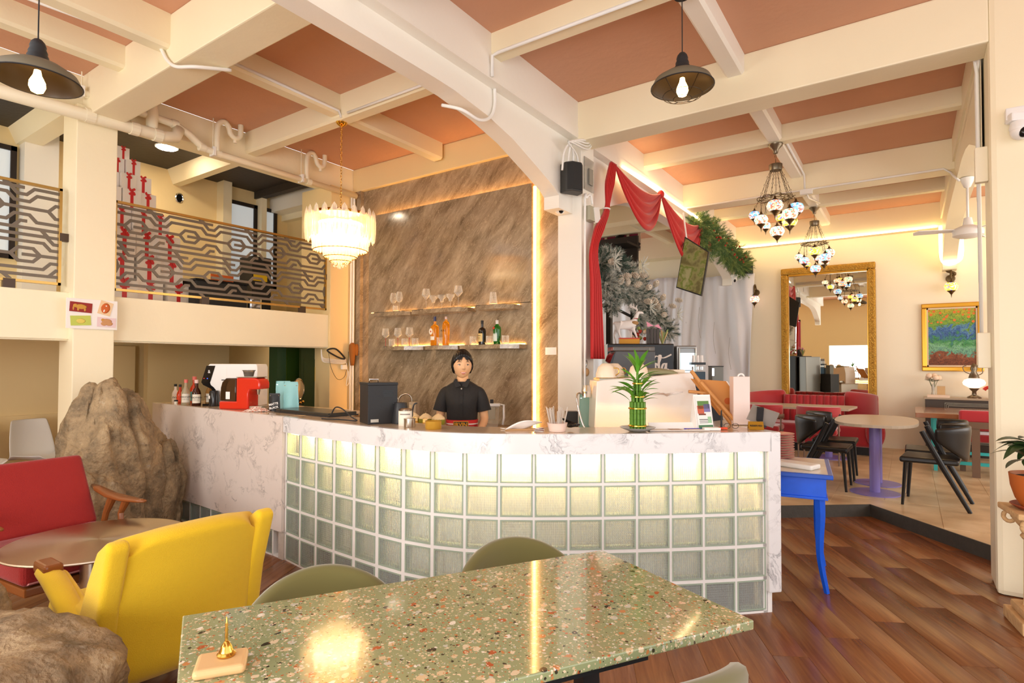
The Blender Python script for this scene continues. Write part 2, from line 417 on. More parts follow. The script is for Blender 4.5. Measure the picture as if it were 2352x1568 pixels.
# =====================================================================  MARBLE MATERIALS
def brown_marble(name='brown_marble', dark=1.0):
    m, N, L, b = nodes(name, .12, spec=.6)
    tc = N.new('ShaderNodeTexCoord')
    mp = N.new('ShaderNodeMapping'); mp.inputs['Scale'].default_value = (.75, 1, 2.6)
    mq = N.new('ShaderNodeMapping'); mq.inputs['Rotation'].default_value = (0, math.radians(50), 0); L.new(tc.outputs['Object'], mq.inputs[0]); L.new(mq.outputs[0], mp.inputs[0])
    n = N.new('ShaderNodeTexNoise'); n.inputs['Scale'].default_value = 2.6; n.inputs['Detail'].default_value = 12; n.inputs['Roughness'].default_value = .68; n.inputs['Distortion'].default_value = .5
    L.new(mp.outputs[0], n.inputs['Vector'])
    r = ramp(N, [(.28, (104, 84, 62)), (.42, (140, 120, 94)), (.52, (160, 140, 113)), (.62, (178, 158, 130)), (.8, (202, 184, 158))]); L.new(n.outputs['Fac'], r.inputs[0])
    # fine pale veins
    v = N.new('ShaderNodeTexNoise'); v.inputs['Scale'].default_value = 7; v.inputs['Detail'].default_value = 4; v.inputs['Distortion'].default_value = 1.6
    L.new(mp.outputs[0], v.inputs['Vector'])
    r2 = ramp(N, [(.485, (0, 0, 0)), (.5, (255, 255, 255)), (.515, (0, 0, 0))]); L.new(v.outputs['Fac'], r2.inputs[0])
    x = N.new('ShaderNodeMix'); x.data_type = 'RGBA'; x.inputs[7].default_value = (*lin((214, 190, 156)), 1)
    mu = N.new('ShaderNodeMath'); mu.operation = 'MULTIPLY'; mu.inputs[1].default_value = .55; L.new(r2.outputs[0], mu.inputs[0]); L.new(mu.outputs[0], x.inputs[0])
    L.new(r.outputs[0], x.inputs[6]); L.new(x.outputs[2], b.inputs['Base Color'])
    return m
def white_marble(name='white_marble', base=(230, 227, 226), vein=(120, 118, 122), s=1.25, amt=.95):
    m, N, L, b = nodes(name, .18)
    tc = N.new('ShaderNodeTexCoord')
    n0 = N.new('ShaderNodeTexNoise'); n0.inputs['Scale'].default_value = 2.2*s; n0.inputs['Detail'].default_value = 5; L.new(tc.outputs['Object'], n0.inputs['Vector'])
    mm = N.new('ShaderNodeMix'); mm.data_type = 'RGBA'; mm.inputs[0].default_value = .3; L.new(tc.outputs['Object'], mm.inputs[6]); L.new(n0.outputs['Color'], mm.inputs[7])
    v = N.new('ShaderNodeTexNoise'); v.inputs['Scale'].default_value = 4.5*s; v.inputs['Detail'].default_value = 9; v.inputs['Roughness'].default_value = .62; v.inputs['Distortion'].default_value = 1.2
    L.new(mm.outputs[2], v.inputs['Vector'])
    r = ramp(N, [(.44, (0, 0, 0)), (.498, (180, 180, 180)), (.502, (255, 255, 255)), (.515, (60, 60, 60)), (.56, (0, 0, 0))]); L.new(v.outputs['Fac'], r.inputs[0])
    k = N.new('ShaderNodeTexNoise'); k.inputs['Scale'].default_value = 3*s; L.new(tc.outputs['Object'], k.inputs['Vector'])
    kr = N.new('ShaderNodeMapRange'); kr.inputs[1].default_value = .45; kr.inputs[2].default_value = .62; L.new(k.outputs['Fac'], kr.inputs[0])
    mu = N.new('ShaderNodeMath'); mu.operation = 'MULTIPLY'; L.new(r.outputs[0], mu.inputs[0]); L.new(kr.outputs[0], mu.inputs[1])
    mu2 = N.new('ShaderNodeMath'); mu2.operation = 'MULTIPLY'; mu2.inputs[1].default_value = amt; L.new(mu.outputs[0], mu2.inputs[0])
    x = N.new('ShaderNodeMix'); x.data_type = 'RGBA'; x.inputs[6].default_value = (*lin(base), 1); x.inputs[7].default_value = (*lin(vein), 1)
    L.new(mu2.outputs[0], x.inputs[0]); L.new(x.outputs[2], b.inputs['Base Color'])
    return m
bmar = brown_marble(); wmar = white_marble(); wmar2 = white_marble('grey_veined_marble', (226, 212, 202), (112, 102, 98), 1.5, .8)
# =====================================================================  MARBLE BAR WALL
led = mat('warm_led', (255, 214, 140), emit=22, emc=(255, 190, 110))
def led_mat(name, st, c=(255, 190, 110)): return mat(name, c, emit=st, emc=c)
led_soft = led_mat('warm_led_soft', 12)
bmw = struct('wall_marble', box(box(B(), -6.1, -2.775, 5.08, 5.28, 0, 3.75), -2.80, -2.765, 5.05, 5.08, 0, 2.99), bmar)
struct('trim_3', bx(-5.955, -5.875, 5.03, 5.08, 0, 3.75), brown_marble('brown_marble_edge'))
pan = thing('marble_wall_panel', 'large brown marble wall panel with glowing edges behind the bar', 'wall panel', (0, 0, 0))
bm = B(); box(bm, -5.66, -3.2, 4.985, 5.03, .3, 2.134); obj('panel', bm, bmar, pan)
bm = B(); box(bm, -5.66, -3.2, 4.985, 5.03, 2.14, 3.37); obj('panel', bm, bmar, pan)
bm = B(); box(bm, -5.60, -3.24, 5.03, 5.08, .35, 3.32); obj('backing_frame', bm, blackp, pan)
bm = B(); box(bm, -5.62, -3.19, 5.035, 5.06, 3.335, 3.35); obj('light_strip', bm, led, pan)
bm = B(); box(bm, -3.205, -3.187, 5.035, 5.06, .35, 3.35); obj('light_strip', bm, led, pan)
bm = B(); box(bm, -5.665, -5.645, 5.035, 5.06, .35, 3.35); obj('light_strip', bm, led_soft, pan)
# floating shelves, wedge ended
SH = []
def shelf(x0, xc, x1, z, lab, led_l=0):
    t = thing('wall_shelf', lab, 'shelf', ((x0+x1)/2, 4.9, z), group='marble wall shelves')
    c = (x0+x1)/2
    bm = prism(B(), [(x0-c, .085), (x0-c, -.1), (xc-c, -.16), (x1-c, -.06), (x1-c, .085)], -.045, 0); obj('board', bm, bmar, t, auto=30)
    obj('light_strip', bx(x0-c+.02+led_l, x1-c-.02, .066, .080, .001, .009), led, t)
    return t
shelf(-5.36, -4.93, -4.78, 2.11, 'upper left marble wall shelf holding two balloon glasses')
shelf(-4.72, -4.12, -3.92, 2.11, 'upper middle marble wall shelf, the one crowded with five stemmed glasses')
shelf(-3.79, -3.50, -3.32, 2.11, 'upper right marble wall shelf with one wide tumbler')
shelf(-5.22, -4.78, -4.57, 1.70, 'lower left marble wall shelf with red stemmed wine glasses')
shelf(-4.51, -4.26, -4.06, 1.70, 'short lower middle marble wall shelf with two amber bottles')
shelf(-4.0, -3.42, -3.25, 1.70, 'lower right marble wall shelf with a green and a dark bottle')
obj_sw = thing('light_switch', 'white double light switch plate on brown marble right of the glowing line', 'switch', (-3.015, 5.072, 1.63))
obj('plate', bx(-.065, .065, -.006, .006, -.038, .038, bev=.002), whitep, obj_sw); obj('rocker', bx(-.045, -.008, -.011, 0, -.02, .02, bev=.001), whitep, obj_sw); obj('rocker', bx(.008, .045, -.011, 0, -.02, .02, bev=.001), whitep, obj_sw)
# =====================================================================  BAR COUNTER
PT = [(-3.930, 2.655), (-3.70, 2.622), (-3.49, 2.60), (-3.265, 2.58), (-3.045, 2.568), (-2.81, 2.556), (-2.575, 2.556), (-2.36, 2.585), (-2.16, 2.645), (-1.978, 2.738), (-1.808, 2.848), (-1.644, 2.967), (-1.483, 3.092), (-1.326, 3.220), (-1.169, 3.353), (-1.016, 3.490), (-.865, 3.628), (-.722, 3.772)]
PT = [Vector((x, y)) for x, y in PT]
def tan_at(i): return (PT[min(i+1, 17)]-PT[max(i-1, 0)]).normalized()
def nrm_at(i): t = tan_at(i); return Vector((t.y, -t.x))     # towards the room
ctr = thing('bar_counter', 'curved bar counter of lit glass blocks under a white marble top', 'counter')
def strip(bm, z0, z1, o0, o1, i0=0, i1=17, ext0=0, ext1=0):
    P0 = []; P1 = []
    for i in range(i0, i1+1):
        n = nrm_at(i); t = tan_at(i); p = PT[i]-(t*ext0 if i == i0 else t*0)+(t*ext1 if i == i1 else t*0)
        P0.append(p+n*o0); P1.append(p+n*o1)
    loft(bm, [[(a.x, a.y, z0), (b.x, b.y, z0), (b.x, b.y, z1), (a.x, a.y, z1)] for a, b in zip(P0, P1)])
    bmesh.ops.recalc_face_normals(bm, faces=bm.faces); return bm
obj('countertop', strip(B(), .975, 1.092, -.02, .022, ext0=.0, ext1=.02), wmar, ctr, auto=40)
obj('top_slab', strip(B(), 1.07, 1.09, -.36, -.018, ext0=.0, ext1=.0), mat('beige_marble_top', (204, 178, 146), .12, var=.12, vscale=14), ctr, auto=40)
obj('backing_panel', strip(B(), .2, .97, -.15, -.14), mat('white_laminate', (244, 240, 228), .5), ctr, auto=40); obj('backing_foot', strip(B(), .0, .2, -.15, -.14), mat('grey_backing', (110, 112, 110), .6), ctr, auto=40)
obj('light_strip', strip(B(), .955, .972, -.13, -.075), led_mat('counter_led', 24, (255, 222, 160)), ctr, auto=40)
# mortar lattice
mort = mat('white_mortar', (236, 231, 226), .6, bump=.1)
bm = B(); rows = [0, .2, .395, .59, .785, .978]
for z in rows[:-1]: strip(bm, z, z+(.021 if z else .014), -.07, -.004)
for i in range(18):
    n, t = nrm_at(i), tan_at(i); p = PT[i]; w = .0145
    if i == 0: p = p+t*.006
    if i == 17: p = p-t*.008
    q = [p+t*w+n*-.004, p-t*w+n*-.004, p-t*w+n*-.07, p+t*w+n*-.07]
    prism(bm, [tuple(k) for k in q], 0, .976)
obj('mortar', bm, mort, ctr)
def glass_block_mat():
    m = bpy.data.materials.new('ribbed_glass'); m.use_nodes = True; N = m.node_tree.nodes; L = m.node_tree.links
    for n in list(N): N.remove(n)
    out = N.new('ShaderNodeOutputMaterial'); tc = N.new('ShaderNodeTexCoord')
    w = N.new('ShaderNodeTexWave'); w.bands_direction = 'X'; w.inputs['Scale'].default_value = 26; L.new(tc.outputs['Object'], w.inputs['Vector'])
    w2 = N.new('ShaderNodeTexWave'); w2.bands_direction = 'Z'; w2.inputs['Scale'].default_value = 22; L.new(tc.outputs['Object'], w2.inputs['Vector'])
    ad = N.new('ShaderNodeMath'); ad.operation = 'MULTIPLY_ADD'; ad.inputs[1].default_value = .45; L.new(w2.outputs['Fac'], ad.inputs[0]); L.new(w.outputs['Fac'], ad.inputs[2])
    bp = N.new('ShaderNodeBump'); bp.inputs['Strength'].default_value = .8; bp.inputs['Distance'].default_value = .003; L.new(ad.outputs[0], bp.inputs['Height'])
    gl = N.new('ShaderNodeBsdfGlossy'); gl.inputs['Roughness'].default_value = .12; L.new(bp.outputs[0], gl.inputs['Normal'])
    rf = N.new('ShaderNodeBsdfRefraction'); rf.inputs['IOR'].default_value = 1.2; rf.inputs['Roughness'].default_value = .0; rf.inputs['Color'].default_value = (.95, .985, .95, 1); L.new(bp.outputs[0], rf.inputs['Normal'])
    tr = N.new('ShaderNodeBsdfTransparent'); tr.inputs['Color'].default_value = (.95, .98, .95, 1)
    df = N.new('ShaderNodeBsdfDiffuse'); df.inputs['Color'].default_value = (.86, .90, .85, 1); L.new(bp.outputs[0], df.inputs['Normal'])
    def mx(f, a, b):
        x = N.new('ShaderNodeMixShader'); x.inputs[0].default_value = f; L.new(a.outputs[0], x.inputs[1]); L.new(b.outputs[0], x.inputs[2]); return x
    a = mx(.5, rf, tr); b = mx(.28, a, df); fr = N.new('ShaderNodeFresnel'); fr.inputs['IOR'].default_value = 1.45; L.new(bp.outputs[0], fr.inputs['Normal'])
    c = N.new('ShaderNodeMixShader'); L.new(fr.outputs[0], c.inputs[0]); L.new(b.outputs[0], c.inputs[1]); L.new(gl.outputs[0], c.inputs[2])
    L.new(c.outputs[0], out.inputs['Surface']); return m
gbm = glass_block_mat(); gedge = mat('green_glass_edge', (196, 212, 190), .15, trans=.4)
def block_mesh(w, h):
    bm = B(); i = .009
    # thin lens face slightly domed with a raised rim
    def f(u, v):
        x = (u-.5)*(w-2*i); z = (v-.5)*(h-2*i); return (x, -.004, z)
    grid(bm, f, 1, 1)
    for (a, b, c, d_) in ((-w/2, -w/2+i, -h/2, h/2), (w/2-i, w/2, -h/2, h/2), (-w/2+i, w/2-i, -h/2, -h/2+i), (-w/2+i, w/2-i, h/2-i, h/2)):
        n0 = len(bm.faces); box(bm, a, b, -.008, .06, c, d_); bm.faces.ensure_lookup_table()
        for f_ in bm.faces[n0:]: f_.material_index = 1
    return bm
gb0 = None
def put_block(c, tdir, z, w, h, mesh_key={}):
    k = (round(w, 2), round(h, 2))
    if k not in mesh_key:
        o = obj('glass_block', block_mesh(w, h), [gbm, gedge], ctr); mesh_key[k] = o
    else: o = mesh_key[k].copy(); COL.objects.link(o); o.parent = ctr
    o.location = (c.x, c.y, z); o.rotation_euler = (0, 0, math.atan2(tdir.y, tdir.x)); return o
for i in range(17):
    t = (PT[i+1]-PT[i]); w = t.length-.030; t.normalize(); n = Vector((t.y, -t.x)); c = (PT[i]+PT[i+1])/2-n*.01
    for r_ in range(5):
        z0, z1 = rows[r_]+.016, rows[r_+1]; put_block(c, t, (z0+z1)/2+.002, .19 if w < .2 else .2, z1-z0-.004)
# straight marble clad wing with one row of blocks at its foot
A0 = Vector((-3.94, 2.655)); A1 = Vector((-6.36, 2.785)); tt = (A0-A1).normalized(); nn = Vector((tt.y, -tt.x))
def qp(bm, a, b, o0, o1, z0, z1):
    prism(bm, [tuple(a+nn*o0), tuple(b+nn*o0), tuple(b+nn*o1), tuple(a+nn*o1)], z0, z1); return bm
obj('marble_panel', qp(B(), A1, A0-tt*.004, -.02, .02, .215, 1.092), wmar2, ctr)
obj('wing_top', qp(B(), A1, A0, -.72, -.02, 1.068, 1.09), mat('beige_marble_top', (214, 190, 160)), ctr)
obj('wing_end', qp(B(), A1, A1+tt*.02, -.72, -.02, 0, 1.068), wmar2, ctr)
bm = B(); qp(bm, A1, A0, -.07, -.002, 0, .014); qp(bm, A1, A0, -.07, -.002, .2, .216)
for k in range(12): qp(bm, A1+tt*(.205*k), A1+tt*(.205*k+.018), -.07, -.002, 0, .21)
obj('mortar', bm, mort, ctr)
obj('backing_panel', qp(B(), A1, A0, -.2, -.19, 0, 1.0), mat('dark_backing', (70, 72, 72), .6), ctr)
for k in range(11): put_block(A1+tt*(.205*k+.112)-nn*.01, tt, .107, .19, .18)
obj('mortar_end', qp(B(), A0-tt*.07, A0, -.03, .004, 0, .215), mat('chipped_mortar', (196, 184, 172), .8, var=.2, vscale=30), ctr)
# right end: marble cheek hanging just above the floor, and the short return behind it
E1 = PT[17]; te = tan_at(17); ne = nrm_at(17)
def qe(bm, a, b, o0, o1, z0, z1, bev=0):
    p = [E1+te*a+ne*o0, E1+te*b+ne*o0, E1+te*b+ne*o1, E1+te*a+ne*o1]; prism(bm, [tuple(k) for k in p], z0, z1); return bm
o = obj('end_panel', qe(B(), .0, .085, -.30, .022, .125, 1.09), wmar, ctr); mod(o, 'BEVEL', width=.008, segments=2)
obj('plinth', qe(B(), .0, .035, -.30, -.004, 0, .13), mort, ctr)
b0, b1, b2, b3 = E1-te*.42-ne*.35, E1+te*.085-ne*.35, Vector((-.86, 4.22)), Vector((-1.27, 4.52))
obj('return_top', prism(B(), [tuple(b0), tuple(b1), (-.83, 4.20), (-1.13, 4.46)], 1.068, 1.089), mat('beige_marble_top', (214, 190, 160)), ctr)
obj('return_panel', prism(B(), [tuple(b1-te*.02), tuple(b1), (-.83, 4.20), (-.85, 4.20)], .1, 1.068), wmar, ctr)
obj('return_kerb', prism(B(), [(-.83, 4.20), (-1.13, 4.46), (-1.15, 4.44), (-.85, 4.18)], 1.089, 1.125), wmar, ctr)
# low work bench behind the counter
wb = thing('work_bench', 'low steel topped work bench running behind the bar counter', 'workbench')
obj('bench_top', strip(B(), 1.0, 1.03, -.74, -.38, 1, 12), mat('worktop_brown', (150, 112, 78), .3), wb, auto=40)
obj('bench_cabinet', strip(B(), .0, 1.0, -.72, -.39, 1, 12), mat('white_laminate', (240, 236, 226)), wb, auto=40)
# back bench against the marble wall
bb = thing('back_bench', 'wood fronted back bench below the brown marble wall', 'workbench')
obj('bench_top', bx(-5.6, -2.95, 4.42, 4.96, .82, .86, bev=.004), mat('worktop_brown', (150, 112, 78)), bb)
obj('bench_cabinet', bx(-5.58, -2.97, 4.45, 4.96, 0, .82), mat('bench_wood', (168, 112, 66), .4), bb)
# =====================================================================  GLASSWARE AND BOTTLES ON THE SHELVES
def thin_glass(name, tint=(1, .99, .96, 1), lo=.06, hi=.75):
    m = bpy.data.materials.new(name); m.use_nodes = True; N = m.node_tree.nodes; L = m.node_tree.links
    b = N['Principled BSDF']; b.inputs['Base Color'].default_value = (.95, .93, .88, 1); b.inputs['Roughness'].default_value = .03; b.inputs['Specular IOR Level'].default_value = 1
    t_ = N.new('ShaderNodeBsdfTransparent'); t_.inputs[0].default_value = tint; x = N.new('ShaderNodeMixShader'); lw = N.new('ShaderNodeLayerWeight'); lw.inputs[0].default_value = .4
    r_ = N.new('ShaderNodeMapRange'); r_.inputs[3].default_value = lo; r_.inputs[4].default_value = hi; L.new(lw.outputs['Facing'], r_.inputs[0]); L.new(r_.outputs[0], x.inputs[0]); L.new(t_.outputs[0], x.inputs[1]); L.new(b.outputs[0], x.inputs[2]); L.new(x.outputs[0], N['Material Output'].inputs['Surface']); return m
gl = thin_glass('drinking_glass')
def lobj(name, prof, m, parent=None, n=20, **k): return obj(name, lathe(B(), prof, n, **k), m, parent, auto=50)
def stem_glass(kind, lab, x, y, z, red=False, group=None):
    t = thing('stemmed_glass', lab, 'glass', (x, y, z), group=group)
    P = {'balloon': ([(.0, .105), (.02, .108), (.036, .13), (.042, .16), (.036, .20), (.028, .228), (.0262, .228), (.034, .20), (.040, .16), (.034, .132), (.018, .111), (0, .109)], .105),
         'wine': ([(0, .10), (.012, .102), (.046, .135), (.036, .215), (.0345, .215), (.044, .136), (.011, .105), (0, .104)], .10),
         'bigwine': ([(0, .115), (.012, .117), (.050, .16), (.036, .232), (.0345, .232), (.048, .161), (.011, .12), (0, .119)], .115),
         'coupe': ([(0, .065), (.018, .07), (.023, .10), (.045, .118), (.047, .148), (.0455, .148), (.0435, .12), (.021, .102), (.016, .073), (0, .069)], .065)}[kind]
    lobj('bowl', P[0], gl, t); sm = mat('red_glass_stem', (190, 40, 20), .1, trans=.3) if red else gl
    lobj('stem', [(.0035, .004), (.003, .05), (.0035, P[1])], sm, t, 8)
    lobj('foot', [(0, 0), (.034, 0), (.034, .002), (.004, .005), (0, .005)], mat('dark_glass_foot', (30, 26, 20), .1) if red else gl, t); return t
def tumbler(lab, x, y, z, h=.088, r=.038, r2=None, group=None, name='tumbler'):
    t = thing(name, lab, 'glass', (x, y, z), group=group); r2 = r2 or r
    lobj('glass', [(0, 0), (r-.003, 0), (r, .004), (r2, h), (r2-.002, h), (r-.003, .014), (0, .012)], gl, t); return t
Y8 = 4.79
stem_glass('balloon', 'clear balloon glass behind a small tumbler at the left of the upper left shelf', -5.06, 4.84, 2.11)
stem_glass('balloon', 'clear balloon glass, right one of two on the upper left shelf', -4.91, Y8, 2.11)
tumbler('small clear tumbler at the foot of the balloon glasses', -5.0, 4.815, 2.11, .07, .032)
stem_glass('bigwine', 'tall angular wine glass at the left end of the middle upper shelf', -4.485, Y8, 2.11)
for x, w in ((-4.374, 'left'), (-4.25, 'middle'), (-4.124, 'right')): stem_glass('coupe', 'stepped margarita glass, %s one of three on the upper shelf' % w, x, Y8, 2.11, group='margarita glasses')
stem_glass('bigwine', 'tall angular wine glass at the right end of the middle upper shelf', -4.012, Y8, 2.11)
tumbler('wide tapered tumbler alone on the upper right shelf', -3.543, Y8, 2.11, .13, .045, .032)
for x, w in ((-5.135, 'left'), (-4.93, 'middle'), (-4.74, 'right')): stem_glass('wine', 'red stemmed wine glass, %s one of three on the lower left shelf' % w, x, Y8, 1.70, True, 'red stemmed wine glasses')
for x, w in ((-5.025, 'left'), (-4.817, 'middle'), (-4.65, 'right')): tumbler('cut glass whisky tumbler, %s one on the lower left shelf' % w, x, Y8, 1.70, group='cut whisky tumblers')
tumbler('cut whisky tumbler between the two amber bottles', -4.272, Y8, 1.70, group='cut whisky tumblers')
for x, w in ((-3.806, 'left of the dark bottle'), (-3.588, 'between dark and green bottles'), (-3.387, 'right of the green bottle')): tumbler('cut whisky tumbler '+w, x, Y8, 1.70, group='cut whisky tumblers')
def bottle(lab, loc, prof, m, capm, capz, caph, capr, labelspec=None, cat='bottle', name='bottle', group=None, rz=0, txt=None):
    t = thing(name, lab, cat, loc, rz, group)
    lobj('glass_body', prof, m, t, 20); lobj('cap', [(0, capz), (capr, capz), (capr, capz+caph), (capr*.9, capz+caph+.002), (0, capz+caph+.002)], capm, t, 14)
    if labelspec:
        z0, z1, r, col, a0, a1 = labelspec; bm = B()
        grid(bm, lambda u, v: (r*math.cos(a0+(a1-a0)*u), r*math.sin(a0+(a1-a0)*u), z0+(z1-z0)*v), 14, 1)
        lb = obj('label', bm, col, t, smooth=True)
        if txt:
            for s_, size, z, cm in txt:
                am = (a0+a1)/2; text(s_, size, cm, lb, T(r*1.01*math.cos(am), r*1.01*math.sin(am), z) @ RZ(math.degrees(am)+90) @ RX(90), ext=.0003)
    return t
V = -math.radians(100)   # label direction towards the room
amb = mat('amber_spirit', (236, 160, 30), .05, trans=.75, emit=.12, emc=(220, 130, 10)); ink = mat('black_ink', (30, 26, 24), .6); labw = mat('label_white', (240, 232, 214), .6)
b = bottle('square amber bottle with oval white label on the short lower shelf', (-4.35, Y8, 1.70), [(0, 0), (.046, 0), (.049, .006), (.047, .2), (.044, .215), (.015, .235), (.013, .30), (0, .30)], amb, mat('blue_cap', (60, 70, 110), .3), .27, .05, .016, (.06, .1, .0485, labw, V-.8, V+.8))
o = obj('oval_label', lathe(B(), [(0, 0), (.026, 0), (.026, .001), (0, .001)], 24, M=T(-.016, -.0485, .155) @ RX(90) @ Matrix.Diagonal((1, 1.35, 1, 1))), labw, b); obj('red_seal', lathe(B(), [(0, 0), (.009, 0), (.009, .002), (0, .002)], 16, M=T(-.016, -.0485, .155) @ RX(90)), mat('seal_red', (190, 50, 30)), o)
b = bottle('tall slim amber bottle with dark lettering on the short lower shelf', (-4.185, Y8, 1.70), [(0, 0), (.036, 0), (.037, .005), (.042, .22), (.034, .255), (.014, .268), (.013, .29), (0, .29)], amb, mat('pink_cap', (222, 190, 180), .4), .285, .028, .014)
text('BOLS', .03, ink, b, T(-.004, -.0425, .16) @ RX(90) @ RZ(0), 'lettering', .0005)
b = bottle('near black bottle with cream label on the lower right shelf', (-3.685, Y8, 1.70), [(0, 0), (.040, 0), (.041, .005), (.041, .14), (.034, .165), (.014, .18), (.013, .24), (0, .24)], mat('dark_bottle_glass', (24, 16, 12), .08, coat=.5), blackp, .215, .035, .015, (.03, .115, .0415, mat('label_cream', (224, 196, 130), .6), V-1, V+.9), txt=[('TEELING', .013, .092, ink), ('SMALL', .008, .07, ink), ('BATCH', .008, .058, ink)])
b = bottle('green gin bottle with white label on the lower right shelf', (-3.492, Y8, 1.70), [(0, 0), (.037, 0), (.039, .006), (.043, .15), (.040, .175), (.017, .198), (.015, .22), (0, .22)], mat('green_bottle_glass', (24, 120, 30), .06, trans=.45, coat=.4), mat('silver_cap', (225, 215, 205), .35), .208, .038, .0165, (.03, .13, .0415, mat('label_pale', (214, 226, 214), .6), V-.8, V+.8))
obj('red_seal', lathe(B(), [(0, 0), (.013, 0), (.013, .001), (0, .001)], 16, M=T(-.012, -.0425, .165) @ RX(80)), mat('seal_red', (190, 50, 30)), b)
# =====================================================================  LEFT WING OF THE COUNTER (top at 1.09)
ZT = 1.09
mon = mat('syrup_clear', (220, 205, 170), .08, trans=.55); synt = [('MONIN', .026, .09, ink), ('PURE SYRUP', .009, .065, ink)]
sprof = [(0, 0), (.035, 0), (.037, .005), (.037, .135), (.03, .165), (.014, .20), (.013, .27), (0, .27)]
def syrup(lab, x, y, m, capm, labm=labw, sc=1, a=-.9, tx=synt):
    b = bottle(lab, (x, y, ZT), sprof, m, capm, .245, .035, .0165, (.03, .125, .0378, labm, a-.95, a+.95), group='syrup bottles on the counter wing', txt=tx); b.scale = (sc, sc, sc*.8); return b
# direction from bottle to camera for the label centre
AC = math.atan2(-2.8, 5.6)
syrup('white bottle with black cap at the left end of the syrup bottles', -6.22, 2.92, mat('syrup_white', (236, 230, 222), .3), blackp, labw, .85, AC, [('IVA', .04, .08, ink)])
syrup('orange red syrup bottle with black cap', -6.06, 2.89, mat('syrup_red', (226, 70, 24), .1, trans=.4), blackp, mat('label_orange', (220, 70, 30)), .85, AC, None)
syrup('cloudy pale syrup bottle with pink cap in front', -5.80, 2.82, mon, mat('pink_red_cap', (220, 110, 100), .4), labw, 1.1, AC)
syrup('brown syrup bottle with pale cap in front', -5.62, 2.83, mat('syrup_brown', (74, 34, 18), .08, trans=.3), mat('pink_cap', (222, 190, 180)), labw, 1.1, AC)
syrup('amber syrup bottle behind the brown one', -5.66, 2.98, mat('syrup_amber', (190, 140, 70), .08, trans=.5), blackp, labw, 1.1, AC)
syrup('red and teal wrapped bottle behind the pale syrup', -5.96, 2.98, mat('syrup_red', (226, 70, 24)), mat('pink_red_cap', (220, 110, 100)), mat('label_teal', (60, 150, 150)), 1.2, AC, None)
t = thing('small_jar', 'tiny white jar with black lid among the syrup bottles', 'jar', (-5.95, 2.80, ZT)); lobj('jar_body', [(0, 0), (.016, 0), (.016, .03), (0, .03)], labw, t, 12); lobj('lid', [(0, .03), (.017, .03), (.017, .045), (0, .045)], blackp, t, 12)
# water dispenser: white body, black front fascia, seen from its side
wd = thing('coffee_maker', 'tall white coffee maker with slanted black front panel on the counter wing', 'coffee machine', (-5.42, 3.09, ZT), math.radians(34.6-3)); wd.scale = (.83, .83, .88)
prof = [(-.23, 0), (.34, 0), (.34, .42), (.325, .455), (-.225, .455), (-.25, .43), (-.31, .26), (-.30, .235), (-.19, .20), (-.145, .13), (-.145, .0)]
o = obj('housing', prism(B(), [(a, b) for a, b in prof], -.13, .13, 'y'), whitep, wd, auto=30); mod(o, 'BEVEL', width=.008, segments=2)
obj('front_fascia', prism(B(), [(-.258, .435), (-.155, .435), (-.215, .25), (-.318, .255)], -.135, .135, 'y'), blackg, wd)
obj('lower_fascia', prism(B(), [(-.318, .255), (-.215, .25), (-.205, .225), (-.17, .2), (-.10, .12), (-.10, 0), (-.30, 0), (-.30, .02), (-.165, .02), (-.165, .12), (-.2, .185), (-.295, .225)], -.134, .134, 'y'), blackg, wd)
obj('control_lamp', lathe(B(), [(0, 0), (.004, 0), (.004, .002), (0, .002)], 10, M=T(-.245, -.135, .295) @ RX(90)), led_mat('blue_lamp', 6, (50, 80, 255)), wd)
obj('control_lamp', lathe(B(), [(0, 0), (.003, 0), (.003, .002), (0, .002)], 10, M=T(-.285, -.135, .297) @ RX(90)), led_mat('red_lamp', 5, (255, 40, 40)), wd)
obj('notice', bx(-.09, -.02, -.1325, -.130, .30, .42), paper, wd); obj('notice', bx(.20, .30, -.1325, -.130, .28, .41), paper, wd); obj('barcode', bx(-.08, -.04, -.1325, -.130, .275, .285), ink, wd)
text('&', .05, whitep, wd, T(-.225, -.136, .37) @ RX(90), 'emblem', .0005)
# black steel jug in front
t = thing('black_canister', 'black coffee canister with pale tags in front of the white coffee maker', 'canister', (-5.43, 2.90, ZT)); t.scale = (.72,)*3; lobj('canister_body', [(0, 0), (.062, 0), (.065, .01), (.058, .19), (.05, .205), (0, .205)], mat('dark_canister', (34, 32, 32), .2), t, 24)
obj('tag', bx(-.02, .01, -.064, -.060, .1, .14), paper, t)
# red capsule machine
rm = mat('red_gloss_plastic', (214, 44, 24), .15, coat=.6); smoke = mat('smoky_plastic', (90, 62, 40), .05, trans=.75)
rc = thing('capsule_coffee_machine', 'red capsule coffee machine with smoky water tank on the counter wing', 'coffee machine', (-4.90, 2.89, ZT), math.radians(24))
o = obj('housing', prism(B(), [(-.20, 0), (.09, 0), (.09, .14), (.10, .175), (.20, .18), (.20, .235), (.185, .265), (.15, .28), (-.03, .28), (-.03, .07), (-.2, .07)], -.075, .075, 'y'), rm, rc, auto=30); mod(o, 'BEVEL', width=.012, segments=3)
o = obj('water_tank', prism(B(), [(-.195, .072), (-.035, .072), (-.035, .275), (-.14, .275), (-.175, .24), (-.19, .19)], -.07, .07, 'y'), smoke, rc, auto=30); mod(o, 'BEVEL', width=.01, segments=2)
obj('tag', bx(-.13, -.09, -.078, -.075, .09, .155), paper, rc)
obj('drip_tray', bx(.09, .21, -.06, .06, 0, .03, bev=.004), steel, rc); lobj('spout', [(0, .13), (.012, .13), (.02, .18), (0, .18)], steel, rc, 12, c=(.135, 0, 0))
o = obj('cup_rest', bx(-.03, .17, -.075, .075, .28, .288, bev=.003), steel, rc)
